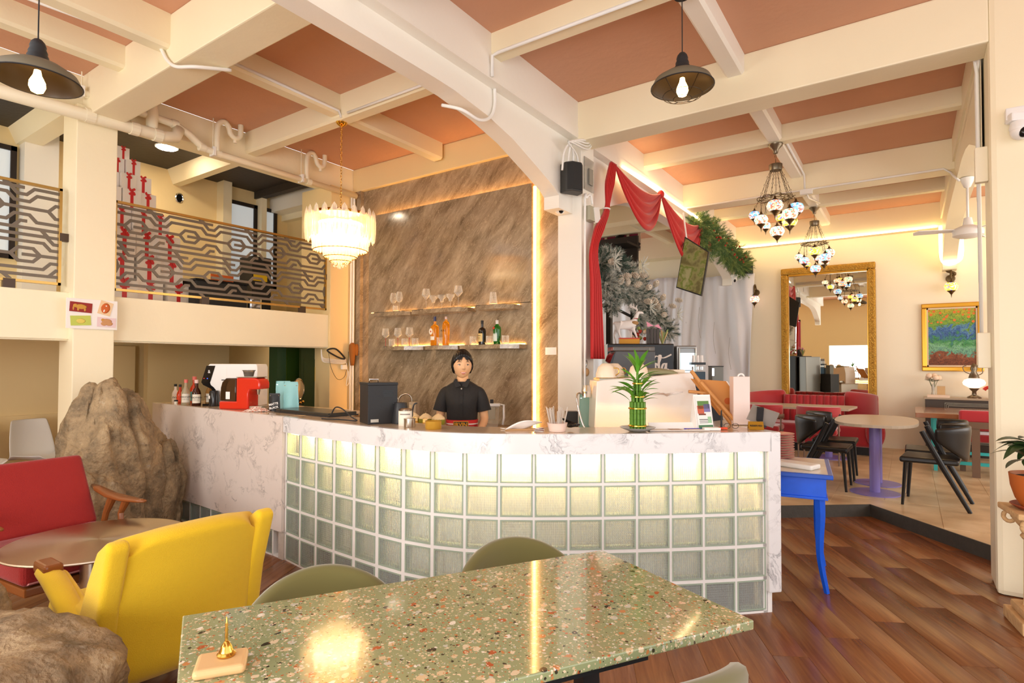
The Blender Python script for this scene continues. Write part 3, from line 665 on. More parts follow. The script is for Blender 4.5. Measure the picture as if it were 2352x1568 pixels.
t = thing('plastic_basket_cup', 'smoky clear filter basket resting on the red coffee machine', 'cup', (-4.86, 2.905, ZT+.29)); t.scale = (.85,)*3; lobj('cup_body', [(0, 0), (.045, 0), (.057, .055), (.066, .06), (.066, .066), (.055, .062), (.043, .004), (0, .004)], mat('smoky_clear', (150, 140, 130), .05, trans=.7), t)
# teal bags
def pouch(lab, x, y, z, w, h, m, rz, group, lean=0, name='coffee_pouch'):
    t = thing(name, lab, 'bag', (x, y, z), rz, group)
    def f(u, v):
        th = .045*(1-v)**.6*math.sin(PI*min(max(u, .0), 1))+.004
        return ((u-.5)*w*(1-.12*v), -th, v*h)
    bm = grid(B(), f, 10, 10); bm2 = grid(bm, lambda u, v: ((u-.5)*w*(1-.12*v), +.045*(1-v)**.6*math.sin(PI*u)+.004, v*h), 10, 10)
    bmesh.ops.remove_doubles(bm, verts=bm.verts, dist=.009)
    o = obj('pouch_body', bm, m, t, smooth=True); t.rotation_euler = (lean, 0, rz)
    obj('seal', bx(-w*.4, w*.4, -.0095, -.006, h*.86, h*.88), chrome, t); return t
teal = mat('teal_paper', (142, 196, 196), .5, bump=.2, bscale=20)
A35 = math.radians(34.6)
pouch('pale teal coffee bag standing at the right of the teal pair', -4.41, 3.03, ZT, .14, .25, teal, A35-.05, 'teal coffee bags', .05)
pouch('pale teal coffee bag standing behind the black bag', -4.62, 3.09, ZT, .14, .25, teal, A35+.1, 'teal coffee bags')
p = pouch('small black coffee bag with white lettering', -4.50, 2.93, ZT, .10, .15, blackp, A35, None)
text('MATTE', .026, paper, p, T(.008, -.047, .06) @ RX(90) @ RZ(12), 'lettering', .0005, bold=.0005); text('BLACK', .026, paper, p, T(.012, -.049, .03) @ RX(90) @ RZ(12), 'lettering', .0005, bold=.0005)
# crumpled snack bag
t = thing('crumpled_bag', 'crumpled brown and white snack bag at the foot of the red machine', 'bag', (-4.56, 2.80, ZT), A35)
rr = random.Random(3)
bm = grid(B(), lambda u, v: ((u-.5)*.2, (v-.5)*.1, .003+.035*math.sin(PI*u)*math.sin(PI*v)+.012*noise.noise(Vector((u*6, v*6, 1)))+(0 if 0 < u < 1 and 0 < v < 1 else 0)), 16, 10)
m, N, L, bb_ = nodes('snack_foil', .25); cr_ = N.new('ShaderNodeTexVoronoi'); cr_.inputs['Scale'].default_value = 22; rp = ramp(N, [(.0, (180, 70, 30)), (.4, (235, 225, 215)), (.8, (120, 60, 30))], 'CONSTANT'); L.new(cr_.outputs['Color'], rp.inputs[0]); L.new(rp.outputs[0], bb_.inputs['Base Color'])
solid(obj('bag_body', bm, m, t), .003)
# induction tray / black hob
t = thing('black_tray', 'large flat black tray lying on the counter wing', 'tray', (-3.98, 2.93, ZT), -.06)
obj('tray_plate', bx(-.38, .36, -.10, .16, .004, .03, bev=.004), mat('tray_black', (52, 48, 42), .25), t); obj('tray_rim', bx(-.39, .37, -.11, .17, 0, .01, bev=.003), blackp, t)
t = thing('power_cable', 'black power cable looping beside the black oven', 'cable'); obj('cable_run', tube(B(), spl([(-3.58, 2.76, ZT+.012), (-3.52, 2.75, ZT+.03), (-3.47, 2.75, ZT+.085), (-3.38, 2.74, ZT+.08), (-3.27, 2.73, ZT+.03), (-3.2, 2.72, ZT+.008), (-3.3, 2.70, ZT+.008), (-3.42, 2.68, ZT+.008), (-3.52, 2.67, ZT+.008)], 10), .005, 6), blackp, t, smooth=True)
# black oven with handle
ov = thing('black_oven_box', 'tall matte black metal machine with chrome handle behind the counter', 'appliance', (-3.03, 2.765, 1.09), math.radians(64.6)); ov.scale = (.60, .68, .68)
obj('housing', bx(-.17, .17, -.15, .15, 0, .385, bev=.004), mat('matte_black_metal', (34, 32, 32), .35, bump=.15, bscale=200), ov); obj('top_lid', bx(-.175, .175, -.155, .155, .385, .412, bev=.004), mat('matte_black_metal', (34, 32, 32)), ov)
for k in range(4): obj('vent_slot', bx(.0, .12, -.1535, -.149, .325-k*.017, .331-k*.017), blackg, ov)
obj('handle', tube(B(), [(-.14, -.1, .41), (-.14, -.1, .445), (-.04, -.1, .445), (-.04, -.1, .41)], .006, 8), chrome, ov, smooth=True); obj('rating_plate', bx(-.14, -.05, -.1535, -.15, .02, .05), steel, ov)
# =====================================================================  MIDDLE OF THE BAR (bench at .93)
def P_(x, y, z): return (x, y, z)
kt = thing('gooseneck_kettle', 'matte black gooseneck kettle beside the black oven', 'kettle', (-2.87, 2.82, 1.09), A35); kt.scale = (.68,)*3
lobj('kettle_body', [(0, 0), (.085, 0), (.087, .01), (.062, .2), (.058, .21), (0, .215)], mat('kettle_black', (40, 40, 42), .4), kt, 28)
obj('spout', tube(B(), spl([(.075, 0, .05), (.115, 0, .07), (.12, 0, .13), (.135, 0, .19), (.165, 0, .205)], 8), .0075, 8), mat('kettle_black', (40, 40, 42)), kt, smooth=True)
obj('handle', tube(B(), spl([(-.06, 0, .2), (-.1, 0, .19), (-.11, 0, .1), (-.1, 0, .05)], 8), .01, 8), blackp, kt, smooth=True)
fa = thing('kitchen_faucet', 'pair of thin curved brass toned taps on the back bench', 'faucet', (-4.82, 4.7, .86), A35)
obj('tap_pipe', tube(B(), spl([(.0, 0, 0), (.0, 0, .2), (.03, 0, .27), (.1, 0, .29), (.15, 0, .24), (.15, 0, .1)], 8), .009, 10), steel, fa, smooth=True); obj('tap_pipe', tube(B(), spl([(0, .05, 0), (0, .05, .18), (-.03, .05, .25), (-.08, .05, .26), (-.1, .05, .2)], 8), .009, 10), steel, fa, smooth=True)
t = thing('paper_carton', 'tall grey paper carton on the back bench', 'box', (-4.59, 4.72, .86), .2); t.scale = (.8,)*3; obj('carton_body', bx(-.055, .055, -.05, .05, 0, .26, bev=.003), mat('kraft_grey', (196, 176, 148), .6), t); obj('sticker', bx(-.05, -.01, -.052, -.05, .17, .22), mat('sticker_tan', (224, 196, 150)), t)
t = thing('food_tin', 'white labelled tin jar with a metal rim beside the kettle', 'jar', (-2.75, 2.745, 1.09)); t.scale = (.72,)*3; lobj('tin_body', [(0, 0), (.062, 0), (.062, .135), (0, .135)], labw, t, 28); lobj('lid', [(0, .135), (.058, .135), (.06, .15), (.05, .156), (0, .156)], steel, t, 28)
AF = math.atan2(-2.8, 2.5)
lb = obj('lettering_band', grid(B(), lambda u, v: (.0625*math.cos(AF-.8+1.6*u), .0625*math.sin(AF-.8+1.6*u), .1+.012*v), 12, 1), mat('label_grey', (150, 140, 130)), t)
t = thing('steel_cup', 'short brushed steel cup in front of the tin', 'cup', (-2.655, 2.69, 1.09)); t.scale = (.7, .7, .5); lobj('cup_body', [(0, 0), (.05, 0), (.052, .01), (.052, .10), (.05, .10), (.049, .01), (0, .008)], steel, t, 28); lobj('cup_lid', [(0, .1), (.054, .1), (.054, .112), (0, .114)], steel, t, 28)
coco = mat('coconut_flesh', (240, 216, 170), .5, bump=.2, bscale=20); cocog = mat('coconut_green', (150, 150, 50), .4, var=.2)
for k, (x, y, w) in enumerate(((-3.16, 3.24, 'left'), (-3.04, 3.25, 'middle'), (-2.93, 3.27, 'right'))):
    t = thing('young_coconut', 'trimmed young coconut with pointed white top, %s of three' % w, 'coconut', (x, y, 1.03), group='young coconuts'); t.scale = (.64,)*3
    lobj('husk', [(0, 0), (.06, .0), (.078, .03), (.082, .06), (.08, .08), (0, .08)], cocog, t, 18); lobj('flesh', [(0, .075), (.081, .078), (.075, .1), (.03, .135), (.012, .14), (0, .15)], coco, t, 14)
gj = mat('amber_jar_glass', (214, 160, 50), .08, trans=.5)
for k, (x, y, h, w) in enumerate(((-3.10, 3.13, .13, 'left'), (-2.96, 3.06, .12, 'middle'), (-2.83, 3.02, .12, 'right'))):
    t = thing('spice_jar', 'slim amber spice jar with pale wooden stopper, %s one' % w, 'jar', (x, y, 1.03), group='amber spice jars'); t.scale = (.7,)*3; lobj('jar_body', [(0, 0), (.026, 0), (.028, .01), (.026, h*.6), (.02, h*.65), (0, h*.65)], gj, t, 16); lobj('stopper', [(0, h*.62), (.022, h*.62), (.023, h*1.0), (0, h*1.02)], mat('stopper_wood', (226, 196, 140), .5), t, 16)
t = thing('glazed_sauce_bowl', 'yellow glazed small pitcher bowl with shiny side at the counter edge', 'bowl', (-2.46, 2.70, 1.09)); t.scale = (.72, .72, .56); lobj('bowl_body', [(0, 0), (.066, 0), (.072, .01), (.07, .085), (.072, .092), (.066, .092), (.064, .01), (0, .008)], mat('yellow_glaze', (206, 160, 60), .12, metal=.4), t, 30)
# paper napkin on brown tray, straws
t = thing('paper_napkin', 'white crumpled paper napkin on a wooden holder at the counter', 'napkin', (-1.86, 3.05, 1.09), A35); t.location = (-1.985, 2.98, 1.092)
bm = grid(B(), lambda u, v: ((u-.5)*.2+.03*math.sin(5*v), (v-.5)*.08, .005+.05*u*(1-.5*v)+.025*math.sin(PI*u)*math.cos(4*v)), 14, 8); solid(obj('napkin_sheet', bm, paper, t, smooth=True), .003)
obj('holder', bx(-.1, .09, -.03, .04, -.002, .006, bev=.002), mat('holder_wood', (196, 150, 100)), t)
t = thing('straw_cup', 'scalloped pink cup full of wrapped straws on the counter', 'cup', (-1.765, 3.045, 1.091)); lobj('cup_body', [(0, 0), (.05, 0), (.062, .05), (.064, .052), (.06, .052), (.048, .004), (0, .004)], mat('pink_porcelain', (240, 214, 200), .3), t, 24)
sm = mat('straw_wrap', (226, 214, 200), .3, trans=.3)
for k in range(26):
    a = rr.uniform(0, 2*PI); q = rr.uniform(.01, .04); tl = rr.uniform(.1, .35); obj('straw', tube(B(), [(q*math.cos(a), q*math.sin(a), .01), (q*math.cos(a)*(1+tl)+.02*math.cos(a), q*math.sin(a)*(1+tl)+.02*math.sin(a), .12+.03*rr.random())], .003, 5), sm, t)
t = thing('sugar_sachets', 'small pile of brown lettered sachets beside the straw cup', 'sachet', (-1.86, 2.99, 1.091), A35)
for k in range(5): obj('sachet', bx(-.03, .03, -.012, .012, .004*k, .004*k+.003, M=RZ(k*23-30)), [paper, mat('sachet_brown', (130, 70, 50))][k % 2], t)
# water filter jug right of the barista
t = thing('filter_jug', 'clear water filter jug with cream lid and handle', 'jug', (-3.46, 4.66, .86), A35); t.scale = (.85,)*3
o = obj('jug_body', loft(B(), [[(sx*w, sy*.055, z) for sx, sy in ((-1, -1), (1, -1), (1, 1), (-1, 1))] for w, z in ((.07, 0), (.08, .1), (.085, .2), (.085, .25))]), thin_glass('jug_clear', (.93, .93, .88, 1), .12, .7), t); mod(o, 'BEVEL', width=.015, segments=2)
obj('lid', bx(-.095, .1, -.06, .06, .25, .285, bev=.01), whitep, t); obj('handle', tube(B(), [(.09, 0, .27), (.14, 0, .265), (.145, 0, .12), (.13, 0, .03)], .014, 8), whitep, t, smooth=True); obj('knob', bx(-.02, .02, -.02, .02, .285, .33, bev=.003), blackp, t); obj('filter', bx(-.04, .04, -.035, .035, .1, .25), mat('filter_grey', (180, 170, 150)), t)

# black holder cube and green pouch beside the espresso machine
t = thing('cup_holder_box', 'small black napkin box on a pale base beside the espresso machine', 'box', (-2.24, 4.09, 1.0), A35); t.scale = (.75,)*3; obj('box_body', bx(-.065, .065, -.06, .06, .0, .16, bev=.004), blackp, t); obj('base_plate', bx(-.09, .09, -.08, .08, -.04, .0), mat('base_tan', (200, 180, 150)), t)
pouch('muted green coffee bag with handwritten lines beside the espresso machine', -2.06, 4.02, 1.0, .14, .27, mat('muted_green_paper', (116, 150, 138), .5), A35, None)
# spoon holder
t = thing('spoon_rest', 'bunch of black spoons lying at the counter edge', 'spoon', (-1.72, 3.17, 1.09), A35)
for k in range(5):
    s_ = obj('spoon', ball(B(), (0.01*k-.02, -.01*k+.01, .02+.004*k), .02, 2, (1, .7, .35)), blackg, t, smooth=True); obj('spoon_handle', tube(B(), [(.01*k-.02, 0, .02+.004*k), (-.05-.008*k, .05, .05+.006*k)], .003, 6), blackg, s_)
# =====================================================================  ESPRESSO MACHINE AND BACK EQUIPMENT
em = thing('espresso_machine', 'big cream espresso machine with winged emblem behind the counter', 'espresso machine', (-1.66, 4.11, .98), A35); em.scale = (.88, .8, .9)
ivory = mat('ivory_enamel', (238, 226, 214), .22, coat=.3)
sec = []
for (x, zt) in ((-.42, .435), (.0, .47), (.395, .50)): pass
bm = B(); bp_ = [(-.43, .05), (-.40, .0), (.42, .0), (.42, .30), (.372, .50), (.36, .512), (.0, .475), (-.36, .45), (-.41, .44)]
prism(bm, bp_, -.25, .22, 'y'); o = obj('housing', bm, ivory, em, auto=30); mod(o, 'BEVEL', width=.012, segments=3)
obj('cup_rail', bx(-.38, .34, -.2, .18, .44, .462), steel, em); obj('drip_grid', bx(-.36, .36, .22, .42, .03, .08, bev=.004), steel, em)
for x in (-.3, .3):
    for y in (-.18, .15): lobj('foot', [(0, -.0), (.03, -.0), (.03, .02), (0, .02)], chrome, em, 12, c=(x, y, -.0))
# emblem: slim bird like wings
e_ = B(); prism(e_, [(.03, .245), (.155, .262), (.16, .256), (.06, .236), (.03, .222), (.0, .236), (-.11, .236), (-.105, .243), (.0, .25), (.02, .243)], -.256, -.25, 'y', M=T(.13, 0, .10)); obj('emblem', e_, mat('emblem_metal', (200, 180, 165), .2, 1), em)
obj('steam_wand', tube(B(), spl([(-.44, .1, .3), (-.53, .05, .33), (-.54, 0, .25), (-.50, -.05, .08), (-.44, -.08, .0)], 8), .008, 8), chrome, em, smooth=True); obj('group_head', lathe(B(), [(0, 0), (.035, 0), (.04, .05), (.03, .1), (0, .1)], 16, c=(-.46, .02, .3)), chrome, em)
cup_m = mat('cream_porcelain', (244, 226, 200), .2)
for k, (x, y, w) in enumerate(((-.27, -.06, 'left'), (-.19, .05, 'second'), (-.03, -.06, 'third'))):
    p = em.matrix_world; c = Vector((-1.66, 4.11, .98))+Vector((x*math.cos(A35)-y*math.sin(A35), x*math.sin(A35)+y*math.cos(A35), .416+.0*x))
    t = thing('upturned_cup', 'upturned cream cup with gold rim on the espresso machine, %s' % w, 'cup', c, k*1.0, 'cups on the espresso machine'); lobj('cup_body', [(.0, .11), (.03, .108), (.06, .08), (.075, .03), (.078, 0), (.074, 0), (.07, .03), (0, .1)], cup_m, t, 24); obj('gold_rim', tube(B(), [(.077*math.cos(a*PI/12), .077*math.sin(a*PI/12), .002) for a in range(24)], .003, 5, closed=True), brass, t); obj('handle', tube(B(), spl([(.06, 0, .075), (.095, 0, .07), (.1, 0, .04), (.074, 0, .02)], 5), .004, 6), brass, t, smooth=True)
c = Vector((-1.66, 4.11, .98)); c1 = c+Vector((.10*math.cos(A35), .10*math.sin(A35), .44))
t = thing('folded_cloth', 'folded olive green cloth on the espresso machine', 'cloth', c1, A35); bm = grid(B(), lambda u, v: ((u-.5)*.3, (v-.5)*.2, .02+.03*math.sin(PI*u)**.5*math.sin(PI*v)**.5+.006*noise.noise(Vector((u*5, v*5, 3)))), 14, 10); solid(obj('cloth_body', bm, mat('olive_cloth', (150, 146, 110), .8), t, smooth=True), .02, -1)
t = thing('folded_napkins', 'low stack of cream napkins at the right end of the espresso machine', 'napkin', c+Vector((.25*math.cos(A35), .25*math.sin(A35), .455)), A35); obj('napkin_pile', bx(-.07, .07, -.05, .05, 0, .025, bev=.01), mat('cream_napkin', (236, 222, 200), .7), t)
# bench that carries the equipment behind
t = thing('equipment_bench', 'black equipment bench behind the espresso machine', 'workbench'); obj('bench_cabinet', bx(-2.5, -1.75, 4.85, 5.45, .12, 1.0), blackp, t); obj('bench_top', bx(-2.52, -1.73, 4.83, 5.47, 1.0, 1.03), mat('white_laminate', (240, 236, 226)), t)
t = thing('espresso_bench', 'white bench with a beige top under the espresso machine', 'workbench'); E_ = em.location
bm = B(); box(bm, -.62, .42, -.22, .40, 0, .96, M=T(E_.x, E_.y, 0) @ RZ(34.6)); obj('bench_cabinet', bm, mat('white_laminate', (240, 236, 226)), t)
bm = B(); box(bm, -.64, .44, -.24, .42, .96, .98, M=T(E_.x, E_.y, 0) @ RZ(34.6)); obj('bench_top', bm, mat('beige_marble_top', (214, 190, 160)), t)
# ice maker / grinder box with glass lid
ib = thing('bean_grinder', 'slate grey machine with a sloping glazed lid behind the espresso machine', 'coffee machine', (-2.16, 5.06, 1.03), A35); ib.scale = (.76, .8, .98)
o = obj('housing', prism(B(), [(-.27, 0), (.27, 0), (.27, .60), (-.20, .60), (-.235, .55), (-.29, .40), (-.22, .36), (-.27, .2)], -.2, .2, 'y'), mat('slate_metal', (78, 78, 80), .35), ib, auto=30); mod(o, 'BEVEL', width=.008, segments=2)
obj('glazed_lid', bx(-.23, .27, -.19, .19, .602, .64, bev=.006), mat('smoky_clear', (150, 140, 130)), ib); obj('nose_panel', prism(B(), [(-.205, .59), (-.235, .56), (-.30, .42), (-.27, .40)], -.205, .205, 'y'), blackg, ib)
# black soft drink fridge with cream script lettering
fr = thing('drinks_fridge', 'tall black drinks fridge with cream script lettering below the deer', 'fridge', (-2.54, 6.16, .12), math.radians(31))
obj('cabinet', bx(-.355, .355, -.3, .3, 0, 1.60, bev=.012), mat('fridge_black', (26, 22, 22), .25), fr)
cs = mat('script_cream', (238, 226, 214), .4)
def script(strokes, parent, M, m, y=-.302):
    o0 = None
    for s_ in strokes:
        pts = spl([(a, y, b) for a, b in s_], 6); k = len(pts); rs = [.0045+.008*abs((pts[min(i+1, k-1)]-pts[max(i-1, 0)]).normalized().z) for i in range(k)]
        bm = tube(B(), pts, rs, 8); bmesh.ops.scale(bm, vec=(1, .15, 1), space=T(0, -y, 0), verts=bm.verts)
        if o0 is None: o0 = obj('lettering', bm, m, parent)
        else:
            b2 = bmesh.new(); b2.from_mesh(o0.data); me = bpy.data.meshes.new('x'); bm.to_mesh(me); b2.from_mesh(me); b2.to_mesh(o0.data); b2.free(); bm.free()
    return o0
ox, oz, k_ = .165, 1.36, .62
def sh(s_): return [(ox+a*k_, oz+b*k_) for a, b in s_]
script([sh([(-.20, .10), (-.26, .15), (-.33, .12), (-.36, .0), (-.31, -.12), (-.22, -.10), (-.16, -.02)]),          # C
        sh([(-.03, .05), (-.075, .04), (-.09, -.04), (-.05, -.08), (-.015, -.03), (-.03, .05), (.02, .02)]),         # o
        sh([(.02, .0), (.06, .10), (.075, .17), (.055, .18), (.045, .08), (.045, -.05), (.06, -.085), (.09, -.05)]), # l
        sh([(.16, .045), (.12, .03), (.095, -.04), (.12, -.085), (.155, -.03), (.17, .05), (.165, -.05), (.185, -.085), (.21, -.05)]),  # a
        sh([(.245, -.075), (.25, -.078)]),
        sh([(-.30, .10), (-.2, .17), (-.08, .11), (.0, .17), (.12, .14), (.26, .20)])], fr, None, cs)
# upright display cooler at its right
dc = thing('display_cooler', 'narrow grey glass door cooler with bright shelves beside the black fridge', 'fridge', (-2.10, 6.38, .12), math.radians(31)); dc.scale = (.82, 1, 1)
obj('cabinet', bx(-.13, .13, -.26, .26, 0, 1.58, bev=.015), mat('cooler_grey', (150, 150, 148), .3, .5), dc)
obj('door_glass', bx(-.085, .095, -.268, -.26, .95, 1.50), led_mat('cooler_lit', 1.4, (205, 225, 235)), dc); obj('door_frame', tube(B(), [(-.10, -.27, .9), (-.10, -.27, 1.55), (.11, -.27, 1.55), (.11, -.27, .9)], .01, 6), steel, dc)
for k in range(7): obj('shelf_row', bx(-.07, .08, -.272, -.268, .98+k*.055, .986+k*.055), mat('cooler_row', (90, 110, 130)), dc)
# candle holders and glass stacks on a stand right of the cooler
t = thing('side_counter', 'low dark counter carrying cups right of the display cooler', 'workbench'); obj('counter_body', box(B(), -.2, .2, -.15, .15, .12, 1.26, M=T(-1.72, 6.12, 0) @ RZ(33)), blackp, t)
for k in range(3):
    q = thing('paper_cup_stack', 'upturned white paper cup, %s of three on the black holder' % ('left', 'middle', 'right')[k], 'cup', (-1.865+k*.036, 6.06+k*.023, 1.52), group='white paper cups on the black holder'); lobj('cup_body', [(0, .12), (.03, .118), (.04, 0), (0, 0)], paper, q, 16); q.scale = (.45, .45, .62)
t = thing('cup_holder', 'black two tier cup holder under the white paper cups', 'holder', (-1.83, 6.08, 1.26), math.radians(33)); t.scale = (.5, .8, .81); obj('holder_body', bx(-.14, .14, -.05, .05, 0, .2, bev=.005), mat('slate_blue', (50, 70, 84), .3), t); obj('holder_shelf', bx(-.15, .15, -.05, .05, .29, .32, bev=.005), blackg, t)
for k in range(3): lobj('holder_ring', [(0, 0), (.03, 0), (.03, .04), (0, .04)], chrome, t, 12, c=(-.09+k*.09, 0, .225))
t = thing('water_tower', 'smoky tall dispenser with bright buttons right of the cup holder', 'appliance', (-1.67, 6.18, 1.26), math.radians(33)); t.scale = (.42, .8, .60); obj('tower_body', bx(-.14, .14, -.08, .08, 0, .36, bev=.006), mat('smoky_grey', (120, 118, 108), .15), t); obj('tower_lid', bx(-.145, .145, -.085, .085, .36, .372), blackp, t); obj('button_strip', bx(-.14, -.09, -.084, -.08, .2, .33), led_mat('button_white', 2, (220, 230, 255)), t)
# =====================================================================  FOREGROUND TABLE AND CHAIRS
def terrazzo():
    m, N, L, b = nodes('green_terrazzo', .09, coat=.6)
    tc = N.new('ShaderNodeTexCoord'); prev = None
    base = N.new('ShaderNodeRGB'); base.outputs[0].default_value = (*lin((152, 158, 116)), 1); cur = base.outputs[0]
    for k, (sc, th, seed) in enumerate(((34, .34, 0), (58, .33, 5), (90, .34, 11), (150, .36, 17))):
        mp = N.new('ShaderNodeMapping'); mp.inputs['Location'].default_value = (seed, seed*.7, seed*1.3); mp.inputs['Scale'].default_value = (1, 1.35 if k % 2 else .8, 1); mp.inputs['Rotation'].default_value = (0, 0, k*.9); L.new(tc.outputs['Object'], mp.inputs[0])
        nz = N.new('ShaderNodeTexNoise'); nz.inputs['Scale'].default_value = sc*1.4; L.new(mp.outputs[0], nz.inputs['Vector'])
        sm_ = N.new('ShaderNodeVectorMath'); sm_.operation = 'SCALE'; sm_.inputs['Scale'].default_value = .55/sc; L.new(nz.outputs['Color'], sm_.inputs[0])
        av = N.new('ShaderNodeVectorMath'); L.new(mp.outputs[0], av.inputs[0]); L.new(sm_.outputs[0], av.inputs[1])
        v = N.new('ShaderNodeTexVoronoi'); v.inputs['Scale'].default_value = sc; L.new(av.outputs[0], v.inputs['Vector'])
        cmp = N.new('ShaderNodeMath'); cmp.operation = 'LESS_THAN'; cmp.inputs[1].default_value = th; L.new(v.outputs['Distance'], cmp.inputs[0])
        sp = N.new('ShaderNodeSeparateColor'); L.new(v.outputs['Color'], sp.inputs[0])
        keep = N.new('ShaderNodeMath'); keep.operation = 'LESS_THAN'; keep.inputs[1].default_value = (.55, .5, .45, .35)[k]; L.new(sp.outputs[1], keep.inputs[0])
        mk = N.new('ShaderNodeMath'); mk.operation = 'MULTIPLY'; L.new(cmp.outputs[0], mk.inputs[0]); L.new(keep.outputs[0], mk.inputs[1])
        r = ramp(N, [(0, (226, 204, 170)), (.25, (216, 190, 150)), (.42, (200, 196, 180)), (.55, (196, 130, 78)), (.68, (182, 92, 50)), (.76, (150, 150, 110)), (.84, (66, 60, 46)), (.93, (238, 228, 210))], 'CONSTANT'); L.new(sp.outputs[0], r.inputs[0])
        x = N.new('ShaderNodeMix'); x.data_type = 'RGBA'; L.new(mk.outputs[0], x.inputs[0]); L.new(cur, x.inputs[6]); L.new(r.outputs[0], x.inputs[7]); cur = x.outputs[2]
    L.new(cur, b.inputs['Base Color']); return m
terz = terrazzo()
tb_ = thing('terrazzo_table', 'green terrazzo table top speckled with orange and white chips', 'table')
cor = [(-1.785, .868), (-1.03, 2.139), (-.383, 1.81), (-1.148, .54)]
o = obj('table_top', prism(B(), cor, .722, .75), terz, tb_); mod(o, 'BEVEL', width=.004, segments=2)
obj('apron', bx(-.45, .45, -.28, .28, .66, .722, M=T(-1.09, 1.34, 0) @ RZ(59.4)), blackp, tb_)
for dx, dy in ((-.42, 0), (.42, 0)):
    obj('table_leg', box(box(B(), -.03, .03, -.03, .03, .02, .66), -.03, .03, -.28, .28, 0, .025, M=None) if 0 else box(box(B(), dx-.03, dx+.03, -.03, .03, .02, .67, M=T(-1.09, 1.34, 0) @ RZ(59.4)), dx-.035, dx+.035, -.26, .26, 0, .02, M=T(-1.09, 1.34, 0) @ RZ(59.4)), black, tb_)
olive = mat('olive_velvet', (104, 96, 44), .75, sheen=.5)
def tub_chair(lab, x, y, rz, zb=.80, ex=.5, r0=.285):
    """barrel dining chair; local +y is the sitter's front"""
    t = thing('green_dining_chair', lab, 'chair', (x, y, 0), rz, 'olive green dining chairs')
    n = 28
    def f(u, v):
        a = math.radians(-200+220*u); a = math.radians(-20-220*u+20) ; a = math.radians(200+ (u)*140)
        h = .45+(zb-.45)*v*(.06+.94*math.sin(PI*u)**ex if 0 < u < 1 else .06)
        r = r0+.03*v
        return (r*math.cos(a), r*math.sin(a)*.95, h)
    o = obj('backrest', grid(B(), f, n, 6), olive, t, smooth=True); solid(o, .055); subd(o, 1)
    lobj('seat', [(0, .40), (.2, .40), (.235, .42), (.24, .455), (.22, .475), (0, .48)], olive, t, 30)
    for ax, ay in ((-.15, -.15), (.15, -.15), (-.15, .15), (.15, .15)): obj('leg', tube(B(), [(ax, ay, .41), (ax*1.3, ay*1.3, 0)], [.014, .010], 8), mat('walnut_dark', (74, 44, 26), .35), t)
    return t
tub_chair('olive green chair tucked at the far side of the terrazzo table, nearer the yellow armchair', -1.53, 1.20, math.radians(-121), .765)
tub_chair('olive green chair at the far side of the terrazzo table, nearer the bar counter', -1.20, 1.93, math.radians(-121), .745)
tub_chair('olive green chair pushed under the near right edge of the terrazzo table', -.635, 1.46, math.radians(59), .79, .2, .26)
# brass bell on a wooden block
wdl = mat('pale_wood', (222, 180, 126), .4, var=.1, vscale=4)
t = thing('wooden_block', 'round edged pale wooden block on the terrazzo table', 'block', (-1.40, .775, .75), A35+.35); o = obj('block_body', bx(-.058, .058, -.05, .05, 0, .024), wdl, t); mod(o, 'BEVEL', width=.011, segments=4)
t = thing('table_bell', 'small polished brass bell with a twisted handle on the wooden block', 'bell', (-1.405, .79, .775)); lobj('bell_body', [(0, 0), (.021, 0), (.022, .004), (.017, .008), (.017, .012), (.014, .016), (.013, .022), (.009, .028), (.005, .034), (0, .036)], brass, t, 24)
lobj('handle', [(0, .034), (.004, .036), (.003, .045), (.0045, .05), (.003, .056), (.0045, .062), (.003, .068), (.0042, .074), (.002, .082), (.001, .094), (0, .095)], brass, t, 12)
# =====================================================================  LOUNGE CORNER
yel = mat('yellow_linen', (226, 184, 20), .8, sheen=.2, bump=.25, bscale=260)
yc = thing('yellow_armchair', 'bright yellow upholstered armchair with wooden paws seen from behind', 'armchair', (-3.06, 1.33, 0), math.radians(-90+0))
# local: front = -x world => use local +y as front, rz=+90 gives +y -> -x
yc.rotation_euler = (0, 0, math.radians(90))
# local x -> world y ; local y -> world -x.  back plane near local y=-.3
def back(u, v):
    z = .17+.64*v
    w = .27+.055*v
    y = -.30-.10*v*v+.04*(2*u-1)**2
    x = (2*u-1)*w; z2 = z-(.05*(abs(2*u-1))**3 if v > .95 else 0)
    return (x, y+(.05 if v < .05 else 0), z2)
bm = grid(B(), back, 14, 16); o = obj('backrest', bm, yel, yc, smooth=True); solid(o, .10, 1); subd(o, 1)
for s_ in (-1, 1):
    o = obj('armrest', tube(B(), spl([(s_*.35, -.22, .41), (s_*.352, -.12, .43), (s_*.352, .0, .485), (s_*.35, .12, .53), (s_*.345, .2, .545)], 5), .05, 12, flat=.7), yel, yc, smooth=True)
    o = obj('side_panel', prism(B(), [(-.34, .17), (-.40, .50), (-.485, .765), (-.45, .795), (-.36, .74), (-.27, .60), (-.20, .46), (-.06, .47), (.18, .55), (.14, .44), (-.02, .30), (-.16, .17)], s_*.318-.042, s_*.318+.042, 'x'), yel, yc); mod(o, 'BEVEL', width=.030, segments=4); o.data.polygons.foreach_set('use_smooth', [True]*len(o.data.polygons))
    o = obj('wooden_paw', bx(s_*.345-.038, s_*.345+.038, .12, .27, .535, .59), mat('teak', (136, 78, 38), .25), yc); mod(o, 'BEVEL', width=.015, segments=3)
o = obj('seat_cushion', bx(-.32, .32, -.25, .30, .20, .40), yel, yc); mod(o, 'BEVEL', width=.04, segments=4)
for s_ in (-1, 1):
    obj('leg', tube(B(), [(s_*.22, -.24, .22), (s_*.23, -.30, 0)], [.02, .014], 10), mat('teak', (136, 78, 38)), yc); obj('leg', tube(B(), [(s_*.22, .2, .28), (s_*.23, .24, 0)], [.02, .014], 10), mat('teak', (136, 78, 38)), yc)
